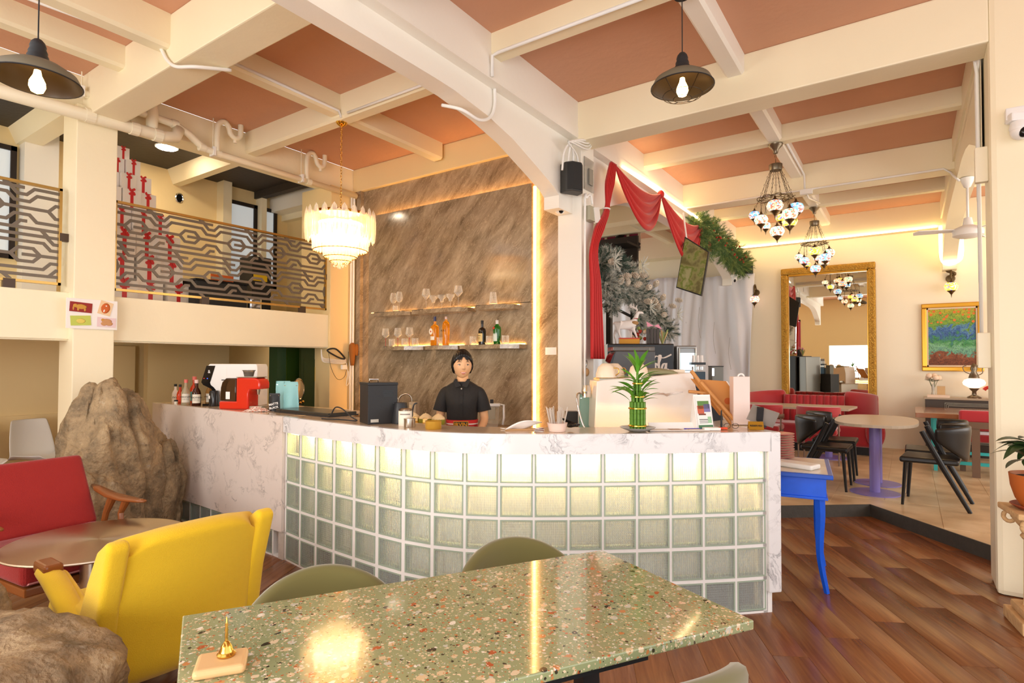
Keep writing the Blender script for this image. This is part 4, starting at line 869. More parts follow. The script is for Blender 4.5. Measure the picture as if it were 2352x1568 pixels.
# round steel table
def spun():
    m, N, L, b = nodes('spun_steel', .22); b.inputs['Metallic'].default_value = 1; b.inputs['Base Color'].default_value = (*lin((206, 190, 168)), 1); b.inputs['Anisotropic'].default_value = .85
    tg = N.new('ShaderNodeTangent'); tg.direction_type = 'RADIAL'; tg.axis = 'Z'; L.new(tg.outputs[0], b.inputs['Tangent']); b.inputs['Roughness'].default_value = .3; return m
sp = spun(); t = thing('round_steel_table', 'round spun steel coffee table on a cylindrical pedestal', 'table', (-3.80, 1.38, 0))
lobj('table_top', [(0, .488), (.44, .488), (.444, .494), (.44, .5), (0, .5)], sp, t, 72); lobj('pedestal', [(0, 0), (.12, 0), (.10, .1), (.085, .3), (.085, .488), (0, .488)], steel, t, 36); lobj('base', [(0, 0), (.25, 0), (.25, .012), (.1, .03), (0, .03)], steel, t, 40)
# red armchair, local +x is the sitter's front
redw = mat('red_wool', (150, 20, 14), .8, sheen=.2, bump=.25, bscale=150); teak = mat('teak', (136, 78, 38))
ra = thing('red_armchair', 'red upholstered armchair with teak arms facing the steel table', 'armchair', (-4.42, 1.33, 0), math.radians(6))
def rb(u, v): return (-.13-.24*v, (2*u-1)*(.33+.0*v), .40+.44*v)
o = obj('backrest', grid(B(), rb, 8, 8), redw, ra, smooth=True); solid(o, .11); mod(o, 'BEVEL', width=.03, segments=3)
o = obj('seat_cushion', bx(-.14, .52, -.33, .33, .30, .43), redw, ra); mod(o, 'BEVEL', width=.035, segments=4); obj('piping', tube(B(), [(.50, -.30, .31), (.524, -.30, .32), (.524, .30, .32), (.50, .30, .31)], .004, 6), mat('pink_piping', (220, 150, 150)), o)
o = obj('seat_rail', bx(-.12, .50, -.31, .31, .24, .29, bev=.01), teak, ra)
for s_ in (-1, 1):
    o = obj('armrest', loft(B(), [[(x, s_*.37+w*c, z+h*d_) for c, d_ in ((-1, -.4), (-.6, -1), (.6, -1), (1, -.4), (1, .5), (.6, 1), (-.6, 1), (-1, .5))] for x, w, z, h in ((-.26, .012, .64, .012), (-.18, .03, .625, .018), (-.02, .042, .60, .016), (.16, .045, .595, .014), (.3, .028, .60, .011), (.38, .012, .605, .008))]), teak, ra, smooth=True)
    obj('leg', tube(B(), [(.17, s_*.37, .595), (.12, s_*.36, .5), (.20, s_*.35, 0)], [.028, .018, .014], 10), teak, ra); obj('leg', tube(B(), [(.0, s_*.37, .595), (-.06, s_*.36, .48), (-.22, s_*.35, 0)], [.03, .02, .014], 10), teak, ra)
# =====================================================================  ROCKS
def rock_mat(n_, base):
    m, N, L, b = nodes(n_, .75); tc = N.new('ShaderNodeTexCoord')
    n = N.new('ShaderNodeTexNoise'); n.inputs['Scale'].default_value = 4.2; n.inputs['Detail'].default_value = 12; n.inputs['Roughness'].default_value = .7; L.new(tc.outputs['Object'], n.inputs['Vector'])
    k = base; r = ramp(N, [(.3, tuple(int(c*.55) for c in k)), (.43, tuple(int(c*.84) for c in k)), (.52, k), (.62, (184, 158, 120)), (.72, (196, 188, 170))]); L.new(n.outputs['Fac'], r.inputs[0])
    q = N.new('ShaderNodeTexNoise'); q.inputs['Scale'].default_value = 22; q.inputs['Detail'].default_value = 8; L.new(tc.outputs['Object'], q.inputs['Vector'])
    w = ramp(N, [(.64, (0, 0, 0)), (.80, (150, 150, 150))]); L.new(q.outputs['Fac'], w.inputs[0])
    x = N.new('ShaderNodeMix'); x.data_type = 'RGBA'; x.inputs[7].default_value = (*lin((226, 218, 200)), 1); L.new(w.outputs[0], x.inputs[0]); L.new(r.outputs[0], x.inputs[6]); L.new(x.outputs[2], b.inputs['Base Color'])
    bp = N.new('ShaderNodeBump'); bp.inputs['Strength'].default_value = 1.0; bp.inputs['Distance'].default_value = .035; L.new(q.outputs['Fac'], bp.inputs['Height']); L.new(bp.outputs[0], b.inputs['Normal']); return m
rk1 = rock_mat('brown_grey_rock', (164, 140, 106)); rk2 = rock_mat('dark_brown_rock', (156, 130, 98))
def rock(bm, c, s, seed, prof=None, cracks=()):
    q = bmesh.ops.create_icosphere(bm, subdivisions=5, radius=1); off = Vector((seed*3.7, seed*1.3, seed*2.1))
    for v in q['verts']:
        p = v.co.copy(); n = p.normalized()
        # facet by snapping towards a few cutting planes
        n = n/((abs(n.x)**3.2+abs(n.y)**3.2+abs(n.z)**3.2)**(1/3.2))
        d0 = noise.noise(n*1.4+off)*.22+noise.noise(n*3.1+off)*.11+abs(noise.noise(n*6+off))*.07+noise.noise(n*14+off)*.02
        v.co = n*(1+d0)
    for v in q['verts']:
        x, y, z = v.co
        if prof: k = prof(z); x *= k[0]; y *= k[1]
        v.co = Vector((c[0]+x*s[0], c[1]+y*s[1], max(.0, c[2]+z*s[2])))
        for (cx, wd_, dp) in cracks:
            dd = abs((v.co.y-c[1])-cx-.05*math.sin(v.co.z*5)); 
            if dd < wd_ and v.co.x > c[0]: v.co.x -= dp*(1-dd/wd_)
    return bm
noise.seed_set(4)
t = thing('standing_boulder', 'tall upright brown boulder standing against the left column', 'rock', (-5.50, 2.11, 0), math.radians(24))
obj('boulder_body', rock(B(), (0, -.03, .55), (.30, .40, .70), 1.5, lambda z: (1.0-.22*z, .98-.30*z), ((.02, .035, .09), (-.17, .03, .05))), rk1, t, smooth=True)
obj('boulder_body', rock(B(), (.05, .36, .36), (.22, .18, .50), 5.2, lambda z: (1, 1.0-.3*z), ((.03, .02, .04),)), rk1, t, smooth=True)
obj('boulder_body', rock(B(), (.10, -.34, .28), (.22, .20, .40), 7.7, lambda z: (1, 1-.25*z)), rk1, t, smooth=True)
t = thing('low_boulder', 'low dark brown boulder in the near left corner', 'rock', (-2.62, .57, 0), .3)
obj('boulder_body', rock(B(), (0, 0, .22), (.46, .36, .34), 2.6), rk2, t, smooth=True); obj('boulder_body', rock(B(), (-.48, .14, .22), (.22, .24, .46), 8.1), rk2, t, smooth=True)
t = thing('rock_fragment', 'rounded brown rock at the bottom edge between boulder and table', 'rock', (-1.90, .42, 0), .7); obj('rock_body', rock(B(), (0, 0, .12), (.24, .2, .32), 3.3), rk2, t, smooth=True)
# =====================================================================  WHITE SHELL CHAIRS
def shell_chair(lab, x, y, rz):
    t = thing('white_shell_chair', lab, 'chair', (x, y, 0), rz, 'white shell chairs below the mezzanine')
    def f(u, v):
        a = 2*u-1
        if v < .5: w = .22+.02*math.sin(PI*v); yy = .22-.42*(v/.5); z = .45+.03*abs(a)**2*(1-v)
        else: q = (v-.5)/.5; w = .235-.055*q**2; yy = -.20-.09*q; z = .45+.43*q
        if .4 < v < .6: z += .0
        return (a*w*(1-.12*(v < .08)), yy+.05*a*a*(1 if v > .5 else 0), z+(.05*a*a if v < .5 else 0))
    o = obj('shell', grid(B(), f, 10, 18), whitep, t, smooth=True); solid(o, .012); subd(o, 1)
    for ax, ay in ((-.16, -.16), (.16, -.16), (-.16, .16), (.16, .16)): obj('leg', tube(B(), [(ax*.7, ay*.7, .43), (ax*1.3, ay*1.3, 0)], [.018, .012], 8), mat('beech', (206, 166, 116), .4), t)
    return t
c0 = shell_chair('white plastic shell chair facing the room, second from the left edge', -7.72, 2.28, math.radians(-72))
dup(c0, (-7.60, 1.68, 0), math.radians(-80), 'white plastic shell chair half cut off at the left edge of the view')
# =====================================================================  FAR DINING AREA
ZP = .12
def velvet(): return mat('crimson_velvet', (176, 12, 28), .6, sheen=.8)
sf = thing('red_velvet_sofa', 'crimson velvet sofa with curved channelled back under the gilt mirror', 'sofa', (-1.33, 10.85, ZP))
vel = velvet()
def hcurve(x): return .94+.03*math.cos(x*2.2) if abs(x) > .55 else .86+.0*x
o = obj('seat', bx(-.95, .95, -.62, .0, .12, .44), vel, sf); mod(o, 'BEVEL', width=.06, segments=4)
for k in range(9):
    x = -.40+k*.10; o = obj('channel', loft(B(), [[(x+.056*math.cos(a), -.02+.05*math.sin(a)-.10*(1-zz), .40+.47*zz+(0)) for a in [2*PI*i/12 for i in range(12)]] for zz in (0, .5, .93, 1.0)]), vel, sf, smooth=True)
for s_ in (-1, 1):
    pts = [Vector((s_*(.42+.52*math.sin(q*PI/2*.98)), .08-.62*(1-math.cos(q*PI/2)), 0)) for q in [i/8 for i in range(9)]]
    o = obj('back_wing', loft(B(), [[(p.x, p.y+.11*math.cos(a), .42+.27*(1+math.sin(a)) if math.sin(a) < 0 else .42+.27+(.27-.05*i/8)*math.sin(a)) for a in [2*PI*j/14 for j in range(14)]] for i, p in enumerate(pts)]), vel, sf, smooth=True); subd(o, 1)
    o = obj('armrest', loft(B(), [[(s_*.9+.13*math.cos(a), yy, .36+.24*math.sin(a)) for a in [2*PI*j/16 for j in range(16)]] for yy in (-.68, -.64, -.5, -.3)]), vel, sf, smooth=True); subd(o, 1)
obj('plinth', bx(-.9, .9, -.55, .0, .0, .13), black, sf)
taupe = mat('taupe_laminate', (192, 176, 154), .35); taupel = mat('taupe_metal', (128, 102, 84), .4)
t = thing('long_table', 'long taupe table in front of the red velvet sofa', 'table', (-1.45, 9.75, ZP))
obj('table_top', prism(B(), [(-.82, .42), (-.80, -.42), (.74, -.40), (.80, .34), (.74, .42)], .725, .755), taupe, t)
for x in (-.45, .45): obj('table_leg', tube(B(), [(x, 0, 0), (x, 0, .725)], .05, 14), mat('lilac_metal', (132, 118, 186), .35), t); lobj('foot_plate', [(0, 0), (.26, 0), (.26, .012), (0, .014)], mat('lilac_metal', (132, 118, 186)), t, 32, c=(x, 0, 0))
def red_chair(lab, x, y, rz, group='red velvet dining chairs'):
    t = thing('red_velvet_chair', lab, 'chair', (x, y, ZP), rz, group)
    o = obj('seat', bx(-.24, .24, -.23, .24, .42, .50), vel, t); mod(o, 'BEVEL', width=.03, segments=3)
    def f(u, v): a = math.radians(200+140*u); return (.27*math.cos(a), .25*math.sin(a), .66+.14*v)
    o = obj('backrest', grid(B(), f, 16, 3), vel, t, smooth=True); solid(o, .07); mod(o, 'BEVEL', width=.02, segments=2)
    f2 = lambda u, v: (.29*math.cos(math.radians(195+150*u)), .27*math.sin(math.radians(195+150*u)), .61+.06*v)
    o = obj('back_frame', grid(B(), f2, 16, 1), taupel, t, smooth=True); solid(o, .02)
    for ax, ay in ((-.25, -.12), (.25, -.12), (-.22, .2), (.22, .2)): obj('leg', tube(B(), [(ax, ay, 0), (ax, ay, .63 if ay < 0 else .43)], .022, 8, flat=.5), taupel, t)
    return t
r0 = red_chair('red velvet chair at the left end of the long taupe table', -1.78, 9.15, 0)
dup(r0, (-1.05, 9.12, ZP), 0, 'red velvet chair at the middle of the long taupe table')
# oval table with lilac pedestal
t = thing('oval_table', 'taupe oval table top on two lilac pedestals between black chairs', 'table', (-.32, 7.78, ZP))
ov_ = [(.40*math.copysign(abs(math.cos(a))**.75, math.cos(a)), .74*math.copysign(abs(math.sin(a))**.75, math.sin(a))) for a in [2*PI*i/40 for i in range(40)]]
obj('table_top', prism(B(), ov_, .725, .755), taupe, t)
for y in (-.42, .18): obj('table_leg', tube(B(), [(0, y, 0), (0, y, .725)], .05, 16), mat('lilac_metal', (132, 118, 186)), t, auto=40); lobj('foot_plate', [(0, 0), (.235, 0), (.235, .01), (0, .014)], mat('lilac_metal', (132, 118, 186)), t, 36, c=(0, y, 0))
leat = mat('black_leather', (26, 24, 23), .35)
def black_chair(lab, x, y, rz):
    """local +y = front"""
    t = thing('black_leather_chair', lab, 'chair', (x, y, ZP), rz, 'black leather chairs round the oval table')
    o = obj('seat', prism(B(), [(-.21, -.22), (.21, -.22), (.25, .25), (-.25, .25)], .42, .475), leat, t); mod(o, 'BEVEL', width=.02, segments=3)
    def f(u, v): a = math.radians(188+164*u); k = 1+.10*v; q_ = abs(2*u-1); return (.275*math.cos(a)*k, .27*math.sin(a)*k-.0, (.44+.22*q_**1.6)+(.36-.25*q_**1.6)*v)
    o = obj('backrest', grid(B(), f, 18, 4), leat, t, smooth=True); solid(o, .035); subd(o, 1)
    for s_ in (-1, 1):
        o = obj('leg', tube(B(), [(s_*.275, .06, .74), (s_*.25, -.10, .40), (s_*.24, -.30, 0)], [.024, .026, .018], 10, flat=.6), leat, t)
        obj('leg', tube(B(), [(s_*.21, .20, .43), (s_*.22, .23, 0)], [.02, .013], 10), leat, t)
    return t
b0_ = black_chair('black leather chair on the right of the oval table, nearer the camera', .18, 7.12, math.radians(84))
dup(b0_, (.20, 7.75, ZP), math.radians(90), 'black leather chair on the right of the oval table, farther one')
dup(b0_, (-.80, 7.45, ZP), math.radians(-92), 'black leather chair on the left of the oval table, nearer the camera')
dup(b0_, (-.78, 8.15, ZP), math.radians(-90), 'black leather chair on the left of the oval table, farther one')
# wooden table with turquoise frame, chairs and sideboard
t = thing('plank_table', 'wooden plank table with turquoise metal legs by the right wall', 'table', (.62, 10.0, ZP))
obj('table_top', bx(-.56, .6, -.72, .62, .69, .75, bev=.004), mat('varnished_plank', (150, 92, 50), .2, var=.25, vscale=5, coat=.5), t)
tq = mat('turquoise_paint', (60, 190, 190), .4)
for y in (-.6, .5):
    for x in (-.35, .4): obj('table_leg', bx(x-.02, x+.02, y-.02, y+.02, 0, .69), tq, t)
    obj('foot_rail', bx(-.35, .4, y-.02, y+.02, .10, .14), tq, t)
brn = mat('brown_bar_metal', (112, 86, 66), .45)
def bar_chair(lab, x, y, rz):
    t = thing('red_slab_chair', lab, 'chair', (x, y, ZP), rz, 'red chairs at the plank table')
    o = obj('seat', bx(-.25, .25, -.2, .25, .42, .52), vel, t); mod(o, 'BEVEL', width=.03, segments=3); o = obj('backrest', bx(-.26, .26, -.27, -.2, .66, .82), vel, t); mod(o, 'BEVEL', width=.03, segments=3)
    for s_ in (-1, 1): obj('leg', bx(s_*.10-.04, s_*.10+.04, -.31, -.28, 0, .66), brn, t); obj('leg', bx(s_*.2-.03, s_*.2+.03, .18, .22, 0, .42), brn, t)
    obj('back_frame', bx(-.28, .28, -.32, -.28, .60, .68), brn, t); return t
bc = bar_chair('red slab chair at the near side of the plank table with broad brown legs', .76, 9.35, 0)
dup(bc, (.86, 10.95, ZP), PI, 'red slab chair at the far side of the plank table')
sb = thing('sideboard', 'dark carved sideboard under the painting', 'sideboard', (.72, 11.2, ZP))
obj('cabinet', bx(-.52, .6, -.2, .2, 0, .85), mat('dark_carved_wood', (62, 50, 40), .45), sb); obj('cabinet_top', bx(-.54, .62, -.22, .2, .85, .88, bev=.004), mat('sideboard_top', (170, 150, 124), .3), sb)
for a in range(3): obj('moulding', tube(B(), [(-.28+a*.02, -.205, .2+a*.02), (-.28+a*.02, -.205, .80-a*.02), (.55-a*.02, -.205, .80-a*.02), (.55-a*.02, -.205, .2+a*.02)], .005, 6, closed=True), mat('silver_moulding', (176, 170, 152), .4, .5), sb)
zs = ZP+.88
t = thing('flower_vase', 'thin glass vase with pale peonies on the sideboard', 'vase', (.30, 11.12, zs)); lobj('vase_body', [(0, 0), (.04, 0), (.035, .02), (.02, .08), (.022, .2), (0, .2)], mat('vase_glass', (220, 214, 196), .1, trans=.5), t, 16)
pe = mat('peony_petals', (240, 214, 186), .6); lf = mat('dark_leaf', (70, 90, 50), .5)
for k in range(5): a = k*1.3; obj('flower', ball(B(), (.07*math.cos(a), .05*math.sin(a), .30+.03*(k % 2)), .042, 2), pe, t, smooth=True); obj('stem', tube(B(), [(0, 0, .1), (.07*math.cos(a), .05*math.sin(a), .29)], .003, 5), lf, t)
bm = B()
for k in range(14): a = k*.9; prism(bm, [(0, 0), (.05, .015), (.12, 0), (.05, -.015)], 0, .002, M=T(0, 0, .24+.01*(k % 3)) @ RZ(math.degrees(a)) @ RY(-10))
obj('leaves', bm, lf, t)
t = thing('gift_box', 'small tan box behind the books on the sideboard', 'box', (.40, 11.15, zs)); obj('box_body', bx(-.05, .05, -.03, .03, 0, .17), mat('tan_card', (206, 170, 120), .6), t)
t = thing('book_on_sideboard', 'pale book lying on the sideboard beside the vase', 'book', (.36, 11.05, zs)); obj('book_cover', bx(-.14, .14, -.06, .06, 0, .04), mat('book_pink', (232, 206, 180), .6), t)
t = thing('mosaic_table_lamp', 'lit ewer shaped mosaic lamp with two handles on the sideboard', 'lamp', (.80, 11.12, zs)); pew = mat('pewter', (120, 108, 90), .3, .8)
lobj('base', [(0, 0), (.09, 0), (.085, .02), (.03, .05), (.025, .1), (.06, .14), (.065, .15), (0, .15)], pew, t, 24); lobj('shade', [(0, .15), (.06, .155), (.13, .20), (.14, .235), (.12, .275), (.06, .30), (0, .3)], led_mat('pearl_glass_lit', 1.6, (255, 226, 196)), t, 24)
lobj('neck', [(0, .3), (.07, .3), (.06, .34), (.03, .40), (.045, .44), (.03, .5), (.01, .52), (0, .53)], pew, t, 20)
for s_ in (-1, 1): obj('handle', tube(B(), spl([(s_*.04, 0, .36), (s_*.11, 0, .40), (s_*.13, 0, .47), (s_*.09, 0, .49)] if s_ < 0 else [(.04, 0, .34), (.1, 0, .38), (.1, 0, .44), (.13, 0, .5)], 6), .006, 6), pew, t, smooth=True)
t = thing('red_telephone', 'red vintage telephone with yellow keys on the sideboard', 'telephone', (1.10, 11.05, zs)); rp = mat('red_phone_plastic', (190, 40, 24), .25)
o = obj('phone_body', prism(B(), [(-.13, 0), (.13, 0), (.13, .04), (.09, .12), (-.09, .12), (-.13, .04)], -.09, .09, 'y'), rp, t); o = obj('handset', tube(B(), spl([(-.19, 0, .13), (-.15, 0, .165), (0, 0, .18), (.15, 0, .165), (.19, 0, .13)], 5), .025, 10), rp, t, smooth=True); obj('keypad', bx(-.05, .06, -.095, -.088, .04, .09), mat('phone_keys', (236, 200, 90)), t)
# =====================================================================  BLUE CONSOLE TABLE
blu = mat('royal_blue_paint', (14, 92, 226), .35, var=.10, vscale=20)
bt = thing('blue_console_table', 'royal blue painted console table with curved legs beside the counter end', 'table', (-.844, 4.60, 0), math.radians(8))
# front edge runs parallel to the right hand part of the counter
an = math.radians(-4)
o = obj('table_top', bx(-.30, .38, -.42, .32, .755, .785, bev=.006), mat('table_top_blue', (20, 80, 190), .3), bt); obj('top_print', bx(-.27, .35, -.39, .29, .785, .7865), mat('old_map_print', (214, 200, 184), .15, var=.4, vscale=7), bt)
o = obj('apron', bx(-.26, .34, -.38, .28, .63, .755, bev=.004), blu, bt); obj('moulding', bx(-.27, .35, -.39, .29, .615, .632, bev=.003), blu, bt)
hm = mat('pewter_handle', (130, 126, 120), .35, .7); e_ = prism(B(), [(-.05, .70), (-.03, .715), (0, .705), (.03, .715), (.05, .70), (.035, .69), (.02, .68), (0, .655), (-.02, .68), (-.035, .69)], -.386, -.379, 'y'); obj('drawer_handle', e_, hm, bt)
for sx in (-.22, .30):
    for sy in (-.34, .24):
        s_ = 1 if sx > 0 else -1; pts = spl([(sx, sy, .63), (sx+.005*s_, sy, .5), (sx+.0*s_, sy, .35), (sx+.005*s_, sy, .2), (sx+.04*s_, sy, .0)], 5); obj('leg', tube(B(), pts, [.034-.018*i/(len(pts)-1) for i in range(len(pts))], 4), blu, bt)
for k in range(10):
    t = thing('pink_plate', 'pink glazed plate number %s from the top of the stack on the blue table' % ('one two three four five six seven eight nine ten'.split()[9-k]), 'plate', (-.84, 4.82, .7865+k*.019), k*.3, 'stack of pink plates'); lobj('plate_body', [(0, 0), (.07, 0), (.115, .012), (.118, .017), (.07, .006), (0, .004)], mat('pink_glaze', (206, 120, 120), .2, var=.25, vscale=30), t, 28)
t = thing('paper_bundle', 'white wrapped bundle lying on the blue table', 'parcel', (-.66, 4.44, .7865), -.3); o = obj('parcel_body', bx(-.14, .14, -.07, .07, 0, .035), mat('milky_wrap', (236, 236, 232), .35), t); mod(o, 'BEVEL', width=.012, segments=3)
# =====================================================================  PLANT ON STONE COLUMN
stone = mat('aged_stone', (214, 174, 122), .7, bump=.5, bscale=30, var=.2, vscale=14)
pd = thing('stone_pedestal', 'aged stone column pedestal with scrolled capital', 'pedestal', (.625, 4.43, 0), math.radians(10))
def sq(w): return [(-w, -w), (w, -w), (w, w), (-w, w)]
bm = B(); box(bm, -.155, .155, -.155, .155, 0, .07, bev=.01); box(bm, -.13, .13, -.13, .13, .07, .12, bev=.02); obj('base', bm, stone, pd)
fl_ = []
for k in range(48): a = 2*PI*k/48; fl_.append(a)
obj('shaft', loft(B(), [[((.098 if i % 3 else .085)*s_*math.cos(a), (.098 if i % 3 else .085)*s_*math.sin(a), z) for i, a in enumerate(fl_)] for s_, z in ((1.05, .12), (1, .16), (.95, .52))]), stone, pd)
lobj('capital', [(0, .5), (.10, .5), (.11, .515), (.10, .53), (.105, .56), (.15, .62), (.155, .64), (0, .64)], stone, pd, 32); obj('abacus', bx(-.17, .17, -.17, .17, .64, .675, bev=.01), stone, pd)
for a in range(4): obj('scroll', tube(B(), spl([(.155*math.cos(a*PI/2+PI/4)*1.15+.03*math.cos(q)*math.cos(a*PI/2+PI/4), .155*math.sin(a*PI/2+PI/4)*1.15+.03*math.cos(q)*math.sin(a*PI/2+PI/4), .60+.03*math.sin(q)) for q in [0, 1, 2, 3, 4, 5, 6, 7]], 2), .012, 6), stone, pd, smooth=True)
pl = thing('potted_plant', 'dark leaved plant in a terracotta pot on the stone pedestal', 'plant', (.625, 4.43, .675)); tc_ = mat('terracotta', (196, 104, 40), .55)
lobj('saucer', [(0, 0), (.12, 0), (.155, .025), (.15, .028), (.11, .008), (0, .008)], mat('saucer_clay', (160, 76, 44), .6), pl, 36); lobj('pot', [(0, .01), (.10, .01), (.13, .06), (.15, .13), (.157, .2), (.148, .2), (.14, .18), (0, .175)], tc_, pl, 40); lobj('soil', [(0, .17), (.142, .176), (.142, .18), (0, .185)], mat('soil', (50, 36, 24), .9), pl, 24)
leafm = mat('deep_green_leaf', (52, 72, 36), .35, var=.3, vscale=10)
def leaf(L_, W_, droop, n=7, up=.5):
    """leaf along +x"""
    bm = B(); rows_ = []
    for i in range(n+1):
        u = i/n; w = W_*math.sin(PI*min(1, u*.93+.07))**.8*(1 if u < 1 else 0); x = L_*u; z = up*L_*u-droop*L_*u*u
        rows_.append([bm.verts.new((x, -w, z+.15*w)), bm.verts.new((x, 0, z-.1*w)), bm.verts.new((x, w, z+.15*w))])
    for a, b in zip(rows_, rows_[1:]):
        for j in range(2): bm.faces.new((a[j], b[j], b[j+1], a[j+1]))
    return bm
rl = random.Random(5); lf0 = [obj('leaf', leaf(.16, .035, 1.0, up=.5), leafm, pl, smooth=True), obj('leaf', leaf(.14, .038, .5, up=.3), leafm, pl, smooth=True)]
for k in range(34):
    o = lf0[k] if k < 2 else lf0[k % 2].copy()
    if k >= 2: COL.objects.link(o); o.parent = pl
    a = k*2.4; r_ = .03+.06*rl.random(); h = .27+.12*rl.random(); o.location = (r_*math.cos(a), r_*math.sin(a), h); o.rotation_euler = (rl.uniform(-.3, .3), rl.uniform(-.7, .4), a); s_ = rl.uniform(.75, 1.15); o.scale = (s_, s_, s_)
    if k % 2 == 0: obj('stem', tube(B(), [(r_*.3*math.cos(a), r_*.3*math.sin(a), .17), (r_*math.cos(a), r_*math.sin(a), h)], .004, 5), leafm, pl)
# =====================================================================  MEZZANINE SCREEN
brassf = mat('brushed_brass', (190, 155, 90)); lat = mat('grey_bronze_lattice', (112, 100, 86), .4)
def lattice_bm(s0, s1, z0, z1, x):
    bm = B(); W_, H_ = .50, .392; r = H_/7; w = .0125; sg = 0
    lines = [[(0, 3.5), (.14, 3.5), (.24, 2.5), (.44, 2.5), (.54, 3.5), (1, 3.5)], [(.14, 3.5), (.24, 4.5), (.44, 4.5), (.54, 3.5)], [(.30, 3.5), (.54, 3.5)],
             [(0, 1.5), (.58, 1.5), (.68, 2.5), (.88, 2.5), (.98, 1.5), (1, 1.5)], [(0, 5.5), (.58, 5.5), (.68, 4.5), (.88, 4.5), (.98, 5.5), (1, 5.5)],
             [(0, .5), (.62, .5), (.72, 1.5), (.84, 1.5), (.94, .5), (1, .5)], [(0, 6.5), (1, 6.5)], [(.66, 6.5), (.76, 5.5), (.84, 5.5)], [(.04, 6.5), (.14, 7.5), (.30, 7.5)]]
    n = int((s1-s0)/W_)+2; k = int((z1-z0)/H_)+2
    for i in range(-1, n):
        for j in range(-1, k):
            for L_ in lines:
                for (a, b), (c, d) in zip(L_, L_[1:]):
                    p = Vector((s0+(i+a)*W_+(j % 2)*.25, z1-(j*H_+b*r))); q = Vector((s0+(i+c)*W_+(j % 2)*.25, z1-(j*H_+d*r)))
                    if min(p.x, q.x) > s1 or max(p.x, q.x) < s0 or min(p.y, q.y) > z1-.01 or max(p.y, q.y) < z0+.01: continue
                    p.x = min(max(p.x, s0), s1); q.x = min(max(q.x, s0), s1); p.y = min(max(p.y, z0), z1); q.y = min(max(q.y, z0), z1)
                    d_ = q-p
                    if d_.length < 1e-3: continue
                    d_.normalize(); m_ = Vector((-d_.y, d_.x))*w; p = p-d_*w*.4; q = q+d_*w*.4; sg = (sg+7) % 23
                    prism(bm, [tuple(p+m_), tuple(q+m_), tuple(q-m_), tuple(p-m_)], x-.006-.00008*sg, x+.006+.00008*sg, 'x')
    return bm
def screen(lab, s0, s1, z0=2.17, z1=3.015, x=-6.09):
    t = thing('lattice_screen', lab, 'railing', (0, 0, 0), group='mezzanine lattice screens'); f = .022
    for a in ((s0, s1, z1-f, z1), (s0, s1, z0, z0+f), (s0, s0+f, z0, z1), (s1-f, s1, z0, z1)): obj('frame_bar', bx(x-.018, x+.018, a[0], a[1], a[2], a[3]), brassf, t)
    obj('lattice', lattice_bm(s0+f, s1-f, z0+f, z1-f, x), lat, t)
    for y, z in ((s0-.02, (z0+z1)/2+.1), (s1+.02, (z0+z1)/2+.0)): obj('wall_bracket', bx(x-.02, x+.02, y-.035, y+.035, z-.035, z+.035), mat('bracket_brown', (74, 56, 42), .4), t)
    for y in (s0+.85, s1-.35): obj('floor_bracket', bx(x-.02, x+.02, y-.04, y+.04, 2.10, z0+.02), mat('bracket_brown', (74, 56, 42)), t)
    return t
screen('long brass framed lattice screen between the column and the marble wall', 2.285, 4.665)
screen('brass framed lattice screen left of the column, cut by the picture edge', .2, 1.885)
# =====================================================================  MEZZANINE CONTENTS
def window(n, y0, y1, z0, z1, x=-7.865):
    t = bpy.data.objects.new('window_%d' % n, None); COL.objects.link(t); t['kind'] = 'structure'
    dk = mat('dark_window_frame', (40, 28, 22), .5); w = .05
    for a in ((y0, y1, z1-w, z1), (y0, y1, z0, z0+w), (y0, y0+w, z0, z1), (y1-w, y1, z0, z1)): obj('window_frame', bx(x, x+.04, *a), dk, t)
    obj('window_pane', bx(x+.01, x+.015, y0+w, y1-w, z0+w, z1-w), mat('day_pane', (216, 222, 222), .2, emit=.35, emc=(215, 225, 230)), t)
    return t
window(1, 4.32, 4.78, 2.6, 3.80); window(2, 4.86, 5.10, 2.6, 3.80); window(3, 1.1, 2.02, 2.6, 3.80)
struct('trim_4', bx(-7.87, -7.70, 4.20, 4.32, 2.1, 4.0), cream); struct('trim_5', bx(-7.87, -7.72, 4.78, 4.86, 2.1, 4.0), cream); struct('trim_6', bx(-7.87, -7.70, 2.05, 2.35, 2.1, 4.0), creamw)
struct('ceiling_rib', prism(B(), [(3.55, 4.0), (3.62, 3.82), (3.72, 3.82), (3.8, 4.0)], -7.87, -6.3, 'x'), cream); struct('ceiling_rib', prism(B(), [(1.95, 4.0), (2.02, 3.84), (2.2, 3.84), (2.26, 4.0)], -7.87, -6.3, 'x'), cream)
struct('ceiling_rib', prism(B(), [(4.75, 4.0), (4.75, 3.9), (4.85, 3.9), (4.85, 4.0)], -7.87, -6.3, 'x'), dark_ceil); struct('ceiling_beam', bx(-7.87, -6.3, 5.0, 5.3, 3.75, 4.0), creamw)
t = thing('ceiling_downlight', 'glowing round downlight in the dark mezzanine ceiling', 'light', (-7.05, 3.17, 4.0)); lobj('diffuser', [(0, -.02), (.10, -.02), (.105, 0), (0, 0)], led_mat('downlight_lit', 120, (255, 236, 205)), t, 28); lobj('trim_ring', [(.1, -.015), (.12, -.012), (.12, 0), (.1, 0)], whitep, t, 28, cap=False)
t = thing('round_vent', 'small chrome round vent high on the mezzanine wall', 'vent', (-7.86, 3.70, 3.66)); obj('vent_ring', tube(B(), [(0, .045*math.cos(a*PI/10), .06*math.sin(a*PI/10)) for a in range(20)], .008, 6, closed=True), chrome, t); obj('vent_disc', bx(-.002, .004, -.04, .04, -.05, .05), blackg, t)
